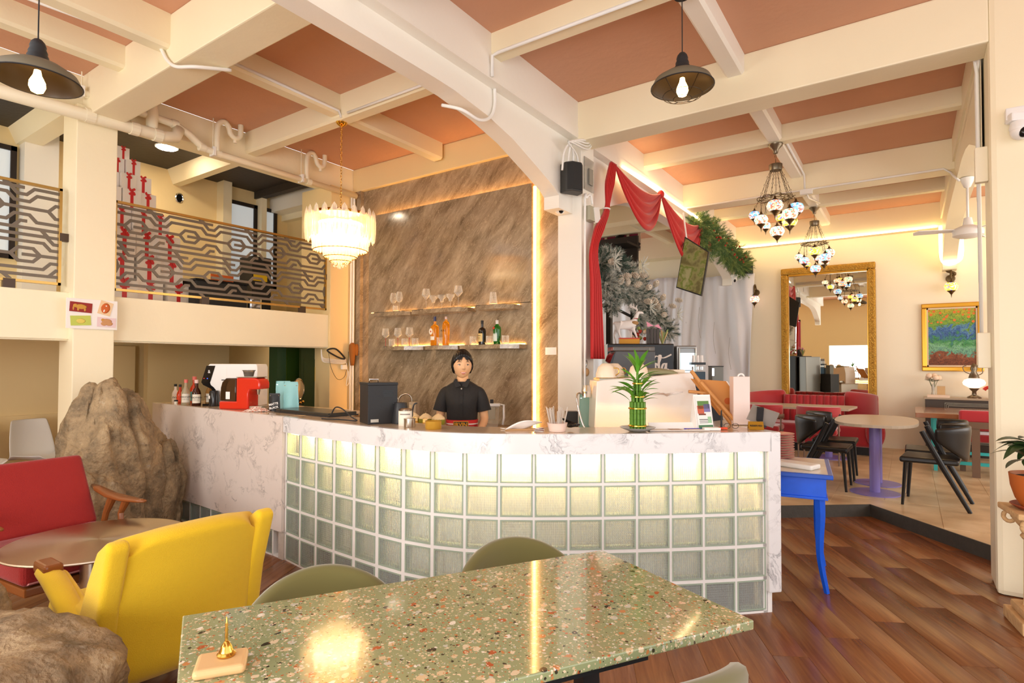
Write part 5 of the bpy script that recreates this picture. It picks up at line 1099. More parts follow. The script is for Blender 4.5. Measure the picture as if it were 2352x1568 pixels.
t = thing('black_cabinet', 'low black cabinet behind the lattice screen', 'cabinet', (-7.0, 3.65, 2.09)); obj('cabinet_body', bx(-.3, .3, -.3, .32, 0, .36, bev=.01), blackp, t); obj('cabinet_top', bx(-.31, .31, -.31, .33, .36, .38), blackg, t); obj('chrome_jar', bx(.25, .33, .34, .5, 0, .22, bev=.02), chrome, t)
t = thing('orange_card', 'orange card leaning on the black cabinet upstairs', 'card', (-6.9, 3.72, 2.47)); obj('card_sheet', bx(0, .01, -.1, .18, 0, .1), mat('orange_card', (230, 110, 40), .6), t)
t = thing('yellow_toy', 'dark and yellow stacked case behind the right half of the screen', 'case', (-7.4, 4.48, 2.09)); obj('case_body', bx(-.15, .15, -.12, .16, 0, .85), blackp, t); obj('yellow_stripe', bx(.15, .155, -.1, .1, .52, .62), mat('case_yellow', (230, 190, 30)), t)
t = thing('blue_sign', 'small blue pictogram plate behind the top right corner of the screen', 'sign', (-6.55, 4.85, 2.92)); obj('sign_plate', bx(-.005, .005, -.055, .055, -.05, .05), mat('sign_blue', (40, 90, 160), .4), t); obj('pictogram', bx(.005, .008, -.02, .0, -.03, .03), whitep, t)
# pyramid of white gift boxes
gw = mat('gift_white', (240, 232, 226), .45); gr = mat('gift_ribbon_red', (206, 30, 36), .35, sheen=.3)
g0 = thing('gift_box', 'x', 'gift box', (0, 0, 0), group='white gift boxes stacked behind the screen')
obj('box_body', bx(-.5, .5, -.5, .5, 0, 1), gw, g0)
bm = B(); box(bm, -.505, .505, -.09, .09, -.0, 1.008); box(bm, -.09, .09, -.505, .505, -.0, 1.008); obj('ribbon', bm, gr, g0)
bm = B()
for a in range(4): 
    M_ = T(.5, 0, .9) @ RX(a*90+40)
    prism(bm, [(0, 0), (.08, .10), (.22, .08), (.24, 0), (.2, -.04)], -.05, .03, 'x', M=M_)
obj('bow', bm, gr, g0)
rows_g = [(2.09, 4, .30), (2.38, 4, .30), (2.66, 4, .27), (2.92, 4, .24), (3.15, 3, .22), (3.36, 3, .18), (3.53, 2, .17), (3.69, 1, .13)]
first = True; rg = random.Random(2); tn = 'bottom second third fourth fifth sixth seventh top'.split()
for k, (z, n, h) in enumerate(rows_g):
    for j in range(n):
        w = (.25, .25, .22, .19, .17, .15, .14, .13)[k]*rg.uniform(.9, 1.05); yc_ = 2.82-.02*k+(j-(n-1)/2)*(.265, .255, .23, .20, .175, .155, .15, .1)[k]
        L_ = 'white gift box with red ribbon, %s tier%s' % (tn[k], '' if n == 1 else ', '+[['left', 'right'], ['left', 'middle', 'right'], ['leftmost', 'second from left', 'third from left', 'rightmost']][n-2][j]+' box')
        hh = h*(rg.uniform(.85, 1.0) if (k == 7 or 1) else 1)
        if k < 7: hh = rows_g[k+1][0]-z
        if first: q = g0; first = False; q['label'] = L_
        else: q = dup(g0, (0, 0, 0), 0, L_)
        q.location = (-7.0+rg.uniform(-.04, .04), yc_, z); q.scale = (w*1.1, w, hh); q.rotation_euler = (0, 0, rg.uniform(-.12, .12))
# =====================================================================  BELOW THE MEZZANINE
struct('wall_inner_green', bx(-6.7, -6.66, 4.5, 5.3, .0, 1.9), mat('green_panel', (64, 104, 30), .5))
struct('door_1', box(bx(-6.34, -6.30, 4.46, 4.78, 0, 1.69), -6.305, -6.295, 4.50, 4.75, .15, 1.55), mat('dark_green_door', (42, 58, 18), .5)).name = 'door_1'
struct('trim_7', bx(-6.55, -6.38, 4.18, 4.30, 0, 1.7), mat('dark_green_frame', (26, 64, 34), .5))
struct('wall_recess', bx(-7.6, -7.5, 3.2, 4.2, 0, 1.9), mat('olive_cream', (206, 186, 140), .6))
t = thing('restroom_sign', 'yellow restroom sign with man and woman figures on the dark green door', 'sign', (-6.288, 4.71, 1.36)); obj('sign_plate', bx(-.004, .004, -.055, .055, -.09, .09, bev=.002), mat('sign_yellow', (222, 186, 90), .5), t)
for s_ in (-1, 1):
    bm = bx(.004, .006, s_*.022-.012, s_*.022+.012, -.03, .03); box(bm, .004, .006, s_*.022-.006, s_*.022+.006, -.065, -.03); ball(bm, (.005, s_*.022, .045), .012, 1, (.2, 1, 1)); obj('pictogram', bm, ink, t)
obj('divider', bx(.004, .006, -.001, .001, -.07, .07), ink, t)
t = thing('standing_fan_head', 'round chrome fan head standing by the green door', 'fan', (-6.15, 4.32, 1.04), .3); obj('fan_guard', tube(B(), [(0, .10*math.cos(a*PI/14), .14+.13*math.sin(a*PI/14)) for a in range(28)], .008, 6, closed=True), chrome, t); lobj('fan_hub', [(0, 0), (.11, .0), (.12, .02), (0, .05)], steel, t, 28, M=T(-.02, 0, .14) @ RY(90)); obj('stand', bx(-.02, .02, -.04, .04, -1.04, .02), black, t)
for k in range(3): obj('gold_knob', ball(B(), (.03, -.05+k*.05, -.03+.01*k), .018, 2), brass, t, smooth=True)
t = thing('tan_cap', 'tan corduroy cap hanging beside the marble wall', 'hat', (-5.955, 4.955, 1.47)); cap_m = mat('tan_corduroy', (150, 92, 34), .8)
o = obj('cap_crown', loft(B(), [[(.03+.03*math.sin(a)*k, .045*math.cos(a)*k, z) for a in [2*PI*i/14 for i in range(14)]] for k, z in ((.6, 0), (.75, .05), (1.0, .16), (1.15, .22), (1.0, .27), (.4, .295))]), cap_m, t, smooth=True); obj('cap_brim', loft(B(), [[(.045+.02*math.sin(a)*k, .055+.03*math.cos(a)*k, z) for a in [2*PI*i/10 for i in range(10)]] for k, z in ((.7, .13), (1.0, .18), (1.0, .24), (.5, .28))]), cap_m, t, smooth=True)
t = thing('cable_coil', 'tangle of white and black cables on the pilaster below the mezzanine beam', 'cable', (-5.99, 4.8, 1.55))
for k in range(4): obj('white_cable', tube(B(), spl([(.01, -.28, .12-.01*k), (.012, -.26, .02-.015*k), (.015, -.15, -.0-.015*k), (.015, .0, -.01-.015*k), (.015, .1, -.0-.015*k)], 6), .006, 6), pvcw, t, smooth=True)
obj('black_coil', tube(B(), spl([(.02, -.2, .11), (.03, -.08, .13), (.03, .06, .02), (.02, .02, .01), (.03, -.1, .05)], 6, True), .011, 6, closed=True), blackp, t, smooth=True)
obj('thin_cable', tube(B(), spl([(.02, -.18, .10), (.03, -.15, -.1), (.03, -.05, -.25), (.03, .06, -.22), (.02, .12, -.05), (.02, .13, .1)], 8), .003, 5), mat('thin_cable_green', (70, 66, 40)), t, smooth=True)
obj('plug', bx(0, .04, .02, .1, -.13, -.07, bev=.008), whitep, t); obj('hanging_cord', tube(B(), spl([(.02, .1, -.05), (.02, .12, -.2), (.03, .09, -.33), (.02, .14, -.3), (.02, .13, -.15)], 6), .005, 6), pvcw, t, smooth=True)
struct('trim_8', tube(tube(B(), [(-5.97, 5.0, .0), (-5.97, 5.0, 3.7)], .016, 8), [(-5.97, 4.96, .0), (-5.97, 4.96, 3.7)], .012, 8), pvcw)
# pictures on the column
t = thing('picture_board', 'white card with four small animal and fruit pictures on the left column', 'picture', (-5.925, 2.07, 1.925)); obj('board', bx(-.008, .002, -.19, .195, -.13, .13), paper, t)
def card(cy, cz, w, h, rot, bg, parts):
    M_ = T(.003, cy, cz) @ RX(rot); o = obj('picture_card', bx(0, .003, -w/2, w/2, -h/2, h/2, M=M_), bg, t)
    for col, blobs in parts:
        bm = B()
        for (a, b, ra_, rb_) in blobs: ball(bm, (.0035, a, b), 1, 2, (.0012, ra_, rb_))
        bmesh.ops.transform(bm, matrix=M_, verts=bm.verts); obj('picture_print', bm, col, o, smooth=True)
gold = mat('print_gold', (206, 150, 60), .6)
card(-.085, .055, .165, .085, -3, mat('print_dark_red', (150, 28, 18), .5), [(gold, [(.0, .005, .045, .022), (-.042, .01, .018, .016), (-.055, -.012, .006, .02), (.03, -.018, .008, .016), (-.02, -.018, .008, .016)])])
card(.10, .06, .10, .12, -14, mat('print_cream_orange', (238, 204, 160), .5), [(mat('print_orange', (206, 100, 40), .6), [(0, 0, .036, .048)]), (paper, [(.0, .02, .014, .012), (-.005, -.02, .01, .022)])])
card(-.085, -.06, .15, .085, 4, mat('print_green', (196, 206, 90), .5), [(mat('print_yellow', (226, 206, 100), .6), [(.0, -.005, .035, .022)])])
card(.11, -.065, .145, .085, -2, mat('print_pink', (232, 206, 208), .5), [(mat('print_tan', (204, 150, 100), .6), [(.0, .012, .042, .02), (.02, -.01, .03, .02), (-.02, -.014, .025, .018)]), (gold, [(-.03, .02, .014, .012)])])
# =====================================================================  PIPES AND CONDUITS
def pipe(name, lab, pts, r, m=pvc, cat='pipe', n=12, sm=8):
    t = thing(name, lab, cat); obj('pipe_run', tube(B(), spl(pts, sm) if sm else pts, r, n), m, t, smooth=True); return t
t = pipe('drain_pipe', 'long cream drain pipe with an offset elbow along the mezzanine beam', [(-5.9, .4, 3.80), (-5.9, 2.1, 3.845), (-5.9, 2.72, 3.835), (-5.9, 2.86, 3.78), (-5.9, 3.0, 3.69), (-5.9, 3.15, 3.675), (-5.9, 4.97, 3.67)], .035, sm=0)
for y, z in ((2.72, 3.835), (2.99, 3.69), (3.15, 3.675), (2.2, 3.845), (4.25, 3.672)): obj('coupling', tube(B(), [(-5.9, y-.03, z), (-5.9, y+.03, z)], .041, 14), pvc, t, smooth=False)
for y, z in ((1.95, 3.85), (3.1, 3.68), (4.15, 3.68)): obj('hanger_rod', tube(B(), [(-5.9, y, z), (-5.9, y, 4.03)], .005, 6), pvc, t); obj('hanger_clip', bx(-5.945, -5.855, y-.012, y+.012, z-.045, z+.045), pvcw, t)
t = pipe('drain_pipe', 'thicker cream drain pipe ending in an elbow below the slimmer one', [(-5.86, .4, 3.60), (-5.86, 2.0, 3.645), (-5.86, 2.6, 3.665), (-5.88, 2.72, 3.70), (-5.9, 2.76, 3.8)], .055, sm=0)
for y in (2.0, 2.35, 2.55): obj('coupling', tube(B(), [(-5.86, y-.035, 3.648+.02*(y-2)), (-5.86, y+.035, 3.65+.02*(y-2))], .062, 14), pvc, t)
for k, (y, w) in enumerate(((3.135, 'left'), (4.215, 'right'))):
    t = pipe('drain_trap', 'cream s-shaped drain trap under the ceiling, %s one' % w, [(-5.88, y, 3.69), (-5.88, y, 3.93), (-5.88, y+.03, 4.0), (-5.88, y+.08, 4.02), (-5.88, y+.12, 3.98), (-5.88, y+.14, 3.92), (-5.88, y+.19, 3.89), (-5.88, y+.24, 3.92), (-5.88, y+.25, 4.0), (-5.88, y+.25, 4.05)], .027); t['group'] = 'drain traps'
    obj('clean_out_cap', lathe(B(), [(0, 0), (.018, 0), (.018, .03), (0, .03)], 12, c=(-5.88, y+.19, 3.835)), pvc, t)
pipe('vertical_pipe', 'short thick vertical pipe by the beam end on the left', [(-5.88, 2.51, 3.7), (-5.88, 2.51, 4.05)], .05, sm=0)
CW = 'conduit'
pipe('white_conduit', 'white conduit looping under the big left beam', [(-5.0, 1.0, 4.0), (-4.62, 1.75, 3.86), (-4.6, 1.95, 3.86), (-4.52, 1.975, 3.82), (-4.42, 1.98, 3.70), (-4.30, 1.99, 3.62), (-4.15, 2.05, 3.60), (-4.1, 2.28, 3.66)], .013, pvcw, CW)
pipe('white_conduit', 'white conduit along the left rib to the crystal chandelier', [(-4.40, 2.27, 3.885), (-4.41, 3.5, 3.885), (-4.41, 3.53, 3.83)], .012, pvcw, CW, sm=0)
pipe('white_conduit', 'white conduit along the cross rib from the arch to the crystal chandelier', [(-4.30, 3.515, 3.84), (-2.90, 3.515, 3.84)], .012, pvcw, CW, sm=0)
pipe('white_conduit', 'short white conduit loop hanging below the front arch', [(-2.70, 3.66, 3.69), (-2.70, 3.66, 3.55), (-2.70, 3.60, 3.44), (-2.70, 3.46, 3.37), (-2.74, 3.30, 3.40), (-2.9, 3.26, 3.46)], .013, pvcw, CW)
pipe('white_conduit', 'white conduit along the first cross rib of the right room', [(-2.61, 3.505, 3.70), (-2.61, 3.505, 3.86), (-2.55, 3.505, 3.87), (-1.3, 3.505, 3.87)], .013, pvcw, CW, sm=0)
for k, (dz, lab) in enumerate(((0, 'upper'), (.03, 'middle'), (.06, 'lower'))):
    pipe('ceiling_conduit', 'white conduit along the big second beam of the right room, %s run of three' % lab, [(-2.58, 5.215, 3.76-dz), (.28, 5.215, 3.775-dz), (.40+.015*k, 5.23, 3.74-dz), (.425+.0*k, 5.30+.03*k, 3.6), (.43, 5.32+.03*k, 1.5+.6*k)], .012, pvcw, CW, sm=0)['group'] = 'beam conduits'
pipe('ceiling_conduit', 'white conduit along the third beam of the right room', [(-2.6, 8.07, 3.71), (.34, 8.07, 3.71), (.41, 8.09, 3.66), (.41, 7.8, 3.55), (.46, 7.75, 3.47)], .012, pvcw, CW, sm=0)
pipe('ceiling_conduit', 'white conduit along the centre rib up to the mosaic chandelier', [(-1.07, 6.80, 3.9), (-1.07, 8.05, 3.9), (-1.07, 8.07, 3.74), (-1.07, 8.4, 3.69), (-1.07, 9.6, 3.9)], .012, pvcw, CW, sm=0)
t = thing('junction_box', 'small white junction box on the conduit between the mosaic chandeliers', 'junction box', (-1.05, 8.06, 3.68)); obj('box_body', bx(-.07, .07, -.03, .03, -.03, .03, bev=.004), whitep, t)
for y, z, w in ((4.92, 2.87, 'upper'), (4.92, 1.60, 'lower')):
    t = thing('conduit_box', 'cream conduit box on the edge of the right pillar, %s one' % w, 'junction box', (.42, y+.14, z), group='pillar conduit boxes'); obj('box_body', bx(-.035, .035, -.03, .03, -.12, .12, bev=.006), pvc, t)
# =====================================================================  ELECTRICAL FITTINGS, SPEAKERS, CAMERAS
def dome(lab, loc, rz, down=0):
    t = thing('security_camera', lab, 'camera', loc, rz, 'white security cameras'); obj('base', bx(-.05, .05, -.03, .03, .03, .075, bev=.008), whitep, t); lobj('collar', [(0, .03), (.04, .03), (.045, 0), (.042, -.01), (0, -.01)], whitep, t, 24)
    obj('camera_ball', ball(B(), (0, 0, -.015), .042, 3, (1, 1, 1.1)), whitep, t, smooth=True); obj('lens', ball(B(), (.0, -.027, -.03), .021, 3, (1, 1, 1.35)), blackg, t, smooth=True); return t
c0 = dome('white security camera under the front arch beside the marble wall', (-2.79, 4.86, 3.03), math.radians(50)); c0.scale = (1.25,)*3
obj('cable', tube(B(), spl([(.04, 0, .05), (.10, .02, .06), (.12, .03, .0), (.05, .03, -.01)], 6), .005, 6), pvcw, c0)
dup(c0, (-2.62, 10.95, 3.06), math.radians(30), 'white security camera below the far arch above the white drape', scale=1.1)
dup(c0, (.60, 4.86, 3.02), math.radians(20), 'white security camera on the right pillar', scale=1.25)
t = thing('camera_bracket', 'white bracket box above the camera on the right pillar', 'bracket', (.60, 4.89, 3.12)); obj('bracket_box', bx(-.07, .07, -.04, .04, -.04, .04, bev=.006), whitep, t)
for nm, lab, loc, rz, sc in (('wall_speaker', 'black angled loudspeaker high on the arch beside the red drape', (-2.62, 4.80, 3.26), math.radians(62), 1), ('wall_speaker', 'small black loudspeaker at the far wall beside the pine garland', (-2.44, 11.25, 3.29), math.radians(12), .82)):
    t = thing(nm, lab, 'speaker', loc, rz); t.scale = (sc,)*3
    pr_ = [(-.10, .06), (-.10, -.03), (-.05, -.085), (.05, -.085), (.10, -.03), (.10, .06)]
    o = obj('cabinet', prism(B(), pr_, -.14, .14), mat('speaker_charcoal', (52, 52, 50), .5), t); mod(o, 'BEVEL', width=.01, segments=2)
    o = obj('grille', loft(B(), [[(-.085, -.045, z), (-.045, -.0905, z), (.045, -.0905, z), (.085, -.045, z)] for z in (-.125, .125)], closed=False, cap=False), mat('speaker_grille', (34, 34, 34), .7), t); solid(o, .004); obj('wall_plate', bx(-.03, .03, .06, .10, -.1, .1), black, t)
t = thing('acrylic_panel', 'clear acrylic panel with a grey insert behind the black loudspeaker', 'panel', (-2.61, 5.10, 3.38)); obj('clear_sheet', bx(0, .006, -.08, .12, -.16, .16), mat('acrylic', (235, 235, 230), .05, trans=.8), t); obj('insert', bx(.006, .02, -.0, .08, -.1, .06), mat('insert_grey', (150, 146, 134), .5), t)
t = thing('cable_cluster', 'bundle of white cables curling above the black loudspeaker', 'cable'); 
for k in range(4): obj('cable', tube(B(), spl([(-2.60, 5.1+.03*k, 3.75), (-2.56, 5.0, 3.68-.03*k), (-2.58, 4.80-.05*k, 3.62-.02*k), (-2.62, 4.66+.08*k, 3.5), (-2.64, 4.64+.10*k, 3.3)], 6), .010, 6), pvcw, t, smooth=True)
obj('black_joint', ball(B(), (-2.57, 5.02, 3.70), .045, 2, (1, 1.2, 1)), blackp, t, smooth=True)
t = thing('switch_panel', 'open grey switch box with a white door flap on the arch column', 'switch box', (-2.60, 5.06, 2.98)); obj('box_body', bx(-.02, .05, -.03, .10, -.07, .07), mat('box_grey', (176, 172, 150), .4), t); obj('door_flap', bx(.05, .056, .06, .18, -.10, .05, M=RX(14)), whitep, t); obj('conduit', tube(B(), spl([(.01, -.06, -1.9), (.01, -.06, 0), (.02, -.04, .14), (.03, .02, .18), (.03, .06, .1)], 6), .012, 8), pvcw, t, smooth=True)
t = thing('keys_on_hook', 'bunch of tan tassels hanging on the arch column', 'tassel', (-2.60, 5.03, 1.42)); obj('tassel', ball(B(), (.01, 0, .0), .03, 2, (1, 1, 1.4)), mat('tassel_tan', (206, 160, 110), .7), t, smooth=True); obj('hook', tube(B(), spl([(0, 0, .04), (.01, .01, .09), (.01, -.01, .12)], 4), .006, 6), chrome, t)
# =====================================================================  LIGHT STRIPS
t = thing('led_rope', 'glowing warm rope light along the beam and over the far wall', 'light strip')
lr = led_mat('rope_lit', 13, (255, 220, 158))
obj('rope', tube(B(), spl([(-2.60, 5.95, 3.69), (-2.59, 7.0, 3.73), (-2.60, 7.4, 3.70), (-2.6, 8.6, 3.70), (-2.6, 10.0, 3.67), (-2.62, 11.0, 3.66), (-2.5, 11.12, 3.655), (-1.2, 11.12, 3.65), (.0, 11.12, 3.655), (.38, 11.12, 3.66)], 6), .014, 8), lr, t, smooth=True)
t = thing('led_rope', 'glowing rope light looped around the stub at the far right of the wall', 'light strip'); obj('rope', tube(B(), spl([(.42, 11.16, 3.66), (.42, 11.15, 3.30), (.44, 11.15, 3.12), (.52, 11.15, 3.06), (.64, 11.15, 3.10), (.68, 11.15, 3.2), (.68, 11.15, 3.5)], 6), .022, 8), lr, t, smooth=True)
# =====================================================================  LAMPS
fil = led_mat('bulb_filament_glow', 60, (255, 190, 90)); zinc = mat('zinc_shade', (112, 104, 86), .55); shin = mat('shade_inside', (44, 38, 32), .35)
def pendant(lab, x, y, z, ztop, tilt=(0, 0)):
    t = thing('pendant_lamp', lab, 'lamp', (x, y, z), group='industrial pendant lamps')
    o = obj('shade', lathe(B(), [(.192, -.004), (.192, .0), (.17, .045), (.11, .083), (.05, .098), (.045, .10)], 40, cap=False), zinc, t, smooth=True); o2 = obj('shade_lining', lathe(B(), [(.189, -.003), (.167, .041), (.108, .079), (.0, .094)], 40, cap=False), shin, t, smooth=True)
    lobj('neck', [(0, .095), (.05, .095), (.046, .13), (.04, .14), (.042, .15), (.034, .17), (.036, .18), (.03, .20), (.018, .215), (0, .225)], blackp, t, 24); obj('rim', tube(B(), [(.192*math.cos(a*PI/20), .192*math.sin(a*PI/20), -.002) for a in range(40)], .004, 6, closed=True), blackp, t)
    obj('cord', tube(B(), [(0, 0, .22), (0, 0, ztop-z)], .0035, 6), blackp, t); lobj('ceiling_rose', [(0, 0), (.05, 0), (.055, .02), (.05, .03), (0, .03)], blackp, t, 24, c=(0, 0, ztop-z-.03))
    b_ = lobj('bulb', [(0, .06), (.014, .055), (.018, .03), (.034, -.005), (.036, -.03), (.026, -.055), (0, -.068)], led_mat('bulb_glass_lit', 40, (255, 196, 110)), t, 20); obj('filament', tube(B(), [(0, 0, .02), (.01, 0, -.03), (-.01, 0, -.03), (0, 0, .02)], .003, 5), fil, b_)
    return t
t = pendant('caged black and zinc pendant lamp hanging over the right room', -1.165, 3.58, 3.255, 3.86)
wire = mat('cage_wire', (60, 50, 36), .4, .6)
for r_, z_ in ((.12, -.055), (.055, -.075)): obj('cage_ring', tube(B(), [(r_*math.cos(a*PI/16), r_*math.sin(a*PI/16), z_) for a in range(32)], .0022, 5, closed=True), wire, t)
for k in range(6): a = k*PI/3+.3; obj('cage_wire', tube(B(), spl([(.192*math.cos(a), .192*math.sin(a), -.005), (.12*math.cos(a), .12*math.sin(a), -.055), (.055*math.cos(a), .055*math.sin(a), -.075)], 3), .0022, 5), wire, t)
pendant('uncaged zinc pendant lamp with glowing bulb at the upper left edge', -3.70, 1.03, 2.955, 4.03)
# crystal chandelier
ch = thing('crystal_chandelier', 'glowing tiered crystal chandelier on a gold chain in front of the marble wall', 'chandelier', (-4.49, 3.60, 0)); goldm = mat('polished_gold', (236, 184, 74), .12, 1)
lobj('canopy', [(0, 3.86), (.06, 3.86), (.065, 3.84), (.05, 3.81), (.04, 3.80), (.02, 3.785), (0, 3.78)], goldm, ch, 32)
for k in range(30):
    z = 3.77-k*.0285; lk = tube(B(), [(.009*math.cos(a), 0, .017*math.sin(a)) for a in [2*PI*i/8 for i in range(8)]], .0022, 5, closed=True)
    if k == 0: l0 = obj('chain_link', lk, goldm, ch, smooth=True)
    else: lk.free(); l0_ = l0.copy(); COL.objects.link(l0_); l0_.parent = ch
    (l0 if k == 0 else l0_).location = (0, 0, z); (l0 if k == 0 else l0_).rotation_euler = (0, 0, (k % 2)*PI/2)
obj('top_plate', lathe(B(), [(0, 2.93), (.27, 2.93), (.28, 2.90), (0, 2.90)], 40), goldm, ch)
cry = bpy.data.materials.new('cut_crystal'); cry.use_nodes = True; N = cry.node_tree.nodes; L = cry.node_tree.links; b = N['Principled BSDF']; b.inputs['Base Color'].default_value = (1, .95, .85, 1); b.inputs['Roughness'].default_value = .03; b.inputs['Specular IOR Level'].default_value = 1; b.inputs['Subsurface Weight'].default_value = 0
tr_ = N.new('ShaderNodeBsdfTransparent'); tr_.inputs[0].default_value = (1, .95, .86, 1); mx_ = N.new('ShaderNodeMixShader'); lw = N.new('ShaderNodeLayerWeight'); lw.inputs[0].default_value = .45; mr_ = N.new('ShaderNodeMapRange'); mr_.inputs[3].default_value = .25; mr_.inputs[4].default_value = .85; L.new(lw.outputs['Facing'], mr_.inputs[0]); L.new(mr_.outputs[0], mx_.inputs[0]); L.new(tr_.outputs[0], mx_.inputs[1]); L.new(b.outputs[0], mx_.inputs[2]); L.new(mx_.outputs[0], N['Material Output'].inputs['Surface'])
def crystals(n, r, z0, z1, w, shape):
    """a ring of faceted hanging prisms, each one its own part"""
    d0 = None
    for i in range(n):
        a = 2*PI*i/n
        if d0 is None:
            bm = B(); h = z1-z0
            if shape == 'leaf': secs = [(0, 0), (.5, .06), (1, .3), (1, .65), (.6, .9), (.0, 1)]
            else: secs = [(.0, 0), (1, .08), (1, .92), (.3, 1.0)]
            rings = []
            for k, q in secs: rings.append([bm.verts.new((.25*w*k*math.sin(b_), w*k*.5*math.cos(b_)*(1), z0+h*q)) for b_ in [2*PI*j/6 for j in range(6)]])
            for p, q in zip(rings, rings[1:]):
                for j in range(6): bm.faces.new((p[j], p[(j+1) % 6], q[(j+1) % 6], q[j]))
            bmesh.ops.remove_doubles(bm, verts=bm.verts, dist=1e-5)
            for v in bm.verts: v.co.x += r
            o = d0 = obj('crystal', bm, cry, ch)
        else: o = d0.copy(); COL.objects.link(o); o.parent = ch
        o.rotation_euler = (0, 0, a)
crystals(22, .315, 2.66, 2.97, .075, 'leaf'); crystals(26, .29, 2.68, 2.93, .06, 'leaf'); crystals(40, .255, 2.575, 2.80, .035, 'bar'); crystals(30, .155, 2.515, 2.70, .03, 'bar'); crystals(24, .10, 2.475, 2.63, .025, 'bar')
for r_, z_ in ((.255, 2.575), (.155, 2.515), (.10, 2.475)): obj('gold_band', tube(B(), [(r_*math.cos(a*PI/24), r_*math.sin(a*PI/24), z_) for a in range(48)], .005, 5, closed=True), goldm, ch)
be = B(); rb_ = random.Random(9)
for i in range(90):
    a = rb_.uniform(0, 2*PI); r_ = rb_.uniform(0, .085); ball(be, (r_*math.cos(a), r_*math.sin(a), 2.40+.09*rb_.random()+r_*.4), .007, 1)
o = obj('bead_fringe', be, cry, ch); o['kind'] = 'stuff'
for k in range(6): a = k*PI/3; obj('candle_bulb', ball(B(), (.14*math.cos(a), .14*math.sin(a), 2.82), .03, 2, (1, 1, 1.6)), led_mat('chandelier_bulb', 30, (255, 214, 150)), ch, smooth=True)
obj('core_glow', lathe(B(), [(0, 2.60), (.10, 2.62), (.2, 2.70), (.21, 2.84), (0, 2.86)], 24), led_mat('chandelier_core', 16, (255, 226, 182)), ch)
# mosaic (turkish style) chandeliers
def mosaic(name, hue):
    m = bpy.data.materials.new(name); m.use_nodes = True; N = m.node_tree.nodes; L = m.node_tree.links; b = N['Principled BSDF']; b.inputs['Roughness'].default_value = .15
    tc = N.new('ShaderNodeTexCoord'); v = N.new('ShaderNodeTexVoronoi'); v.inputs['Scale'].default_value = 62; L.new(tc.outputs['Object'], v.inputs['Vector'])
    sp_ = N.new('ShaderNodeSeparateColor'); L.new(v.outputs['Color'], sp_.inputs[0]); r = ramp(N, hue, 'CONSTANT'); L.new(sp_.outputs[0], r.inputs[0])
    ve = N.new('ShaderNodeTexVoronoi'); ve.feature = 'DISTANCE_TO_EDGE'; ve.inputs['Scale'].default_value = 62; L.new(tc.outputs['Object'], ve.inputs['Vector'])
    e = ramp(N, [(.0, (120, 90, 60)), (.06, (255, 255, 255))]); L.new(ve.outputs['Distance'], e.inputs[0])
    x = N.new('ShaderNodeMix'); x.data_type = 'RGBA'; x.blend_type = 'MULTIPLY'; x.inputs[0].default_value = 1; L.new(r.outputs[0], x.inputs[6]); L.new(e.outputs[0], x.inputs[7])
    L.new(x.outputs[2], b.inputs['Base Color']); L.new(x.outputs[2], b.inputs['Emission Color']); b.inputs['Emission Strength'].default_value = 1.5; MATS[name] = m; return m
MO = [mosaic('mosaic_pink', [(0, (255, 170, 130)), (.3, (255, 225, 190)), (.55, (240, 110, 90)), (.7, (255, 245, 225)), (.85, (120, 180, 220))]),
      mosaic('mosaic_blue', [(0, (120, 200, 240)), (.3, (255, 240, 220)), (.5, (230, 110, 100)), (.62, (250, 230, 200)), (.8, (90, 150, 220))]),
      mosaic('mosaic_yellow', [(0, (255, 220, 70)), (.35, (255, 240, 150)), (.6, (255, 190, 60)), (.8, (250, 230, 190)), (.92, (110, 110, 220))]),
      mosaic('mosaic_white', [(0, (255, 240, 215)), (.35, (255, 215, 170)), (.55, (230, 120, 90)), (.7, (255, 246, 230)), (.85, (110, 190, 160))])]
abr = mat('antique_brass', (104, 86, 58), .35, .85)
def globe(parent, x, y, z, r, m, name='globe'):
    o = obj(name, lathe(B(), [(.001, -r*.72), (r*.45, -r*.70), (r*.8, -r*.5), (r, 0), (r*.8, r*.5), (r*.45, r*.70), (.001, r*.72)], 24), m, parent, smooth=True); o.location = (x, y, z)
    f = obj('finial', lathe(B(), [(0, -r*1.9), (r*.05, -r*1.6), (r*.1, -r*1.3), (r*.3, -r*1.0), (r*.62, -r*.68), (r*.5, -r*.62), (0, -r*.6)], 16), abr, o); c = obj('cap', lathe(B(), [(0, r*.6), (r*.55, r*.62), (r*.5, r*.72), (r*.18, r*.95), (r*.1, r*1.25), (0, r*1.3)], 16), abr, o); return o
def chain(bm, p, q, r=.0028, step=.045):
    p, q = Vector(p), Vector(q); n = max(2, int((q-p).length/step)); d_ = (q-p)/n
    for i in range(n):
        a = p+d_*i; b = a+d_; s_ = Vector((-d_.y, d_.x, 0)); s_ = s_.normalized()*.008 if s_.length > 1e-4 else Vector((.008, 0, 0))
        if i % 2: s_ = s_.cross(d_.normalized())
        tube(bm, [a, (a+b)/2+s_, b, (a+b)/2-s_], r, 4, closed=True)
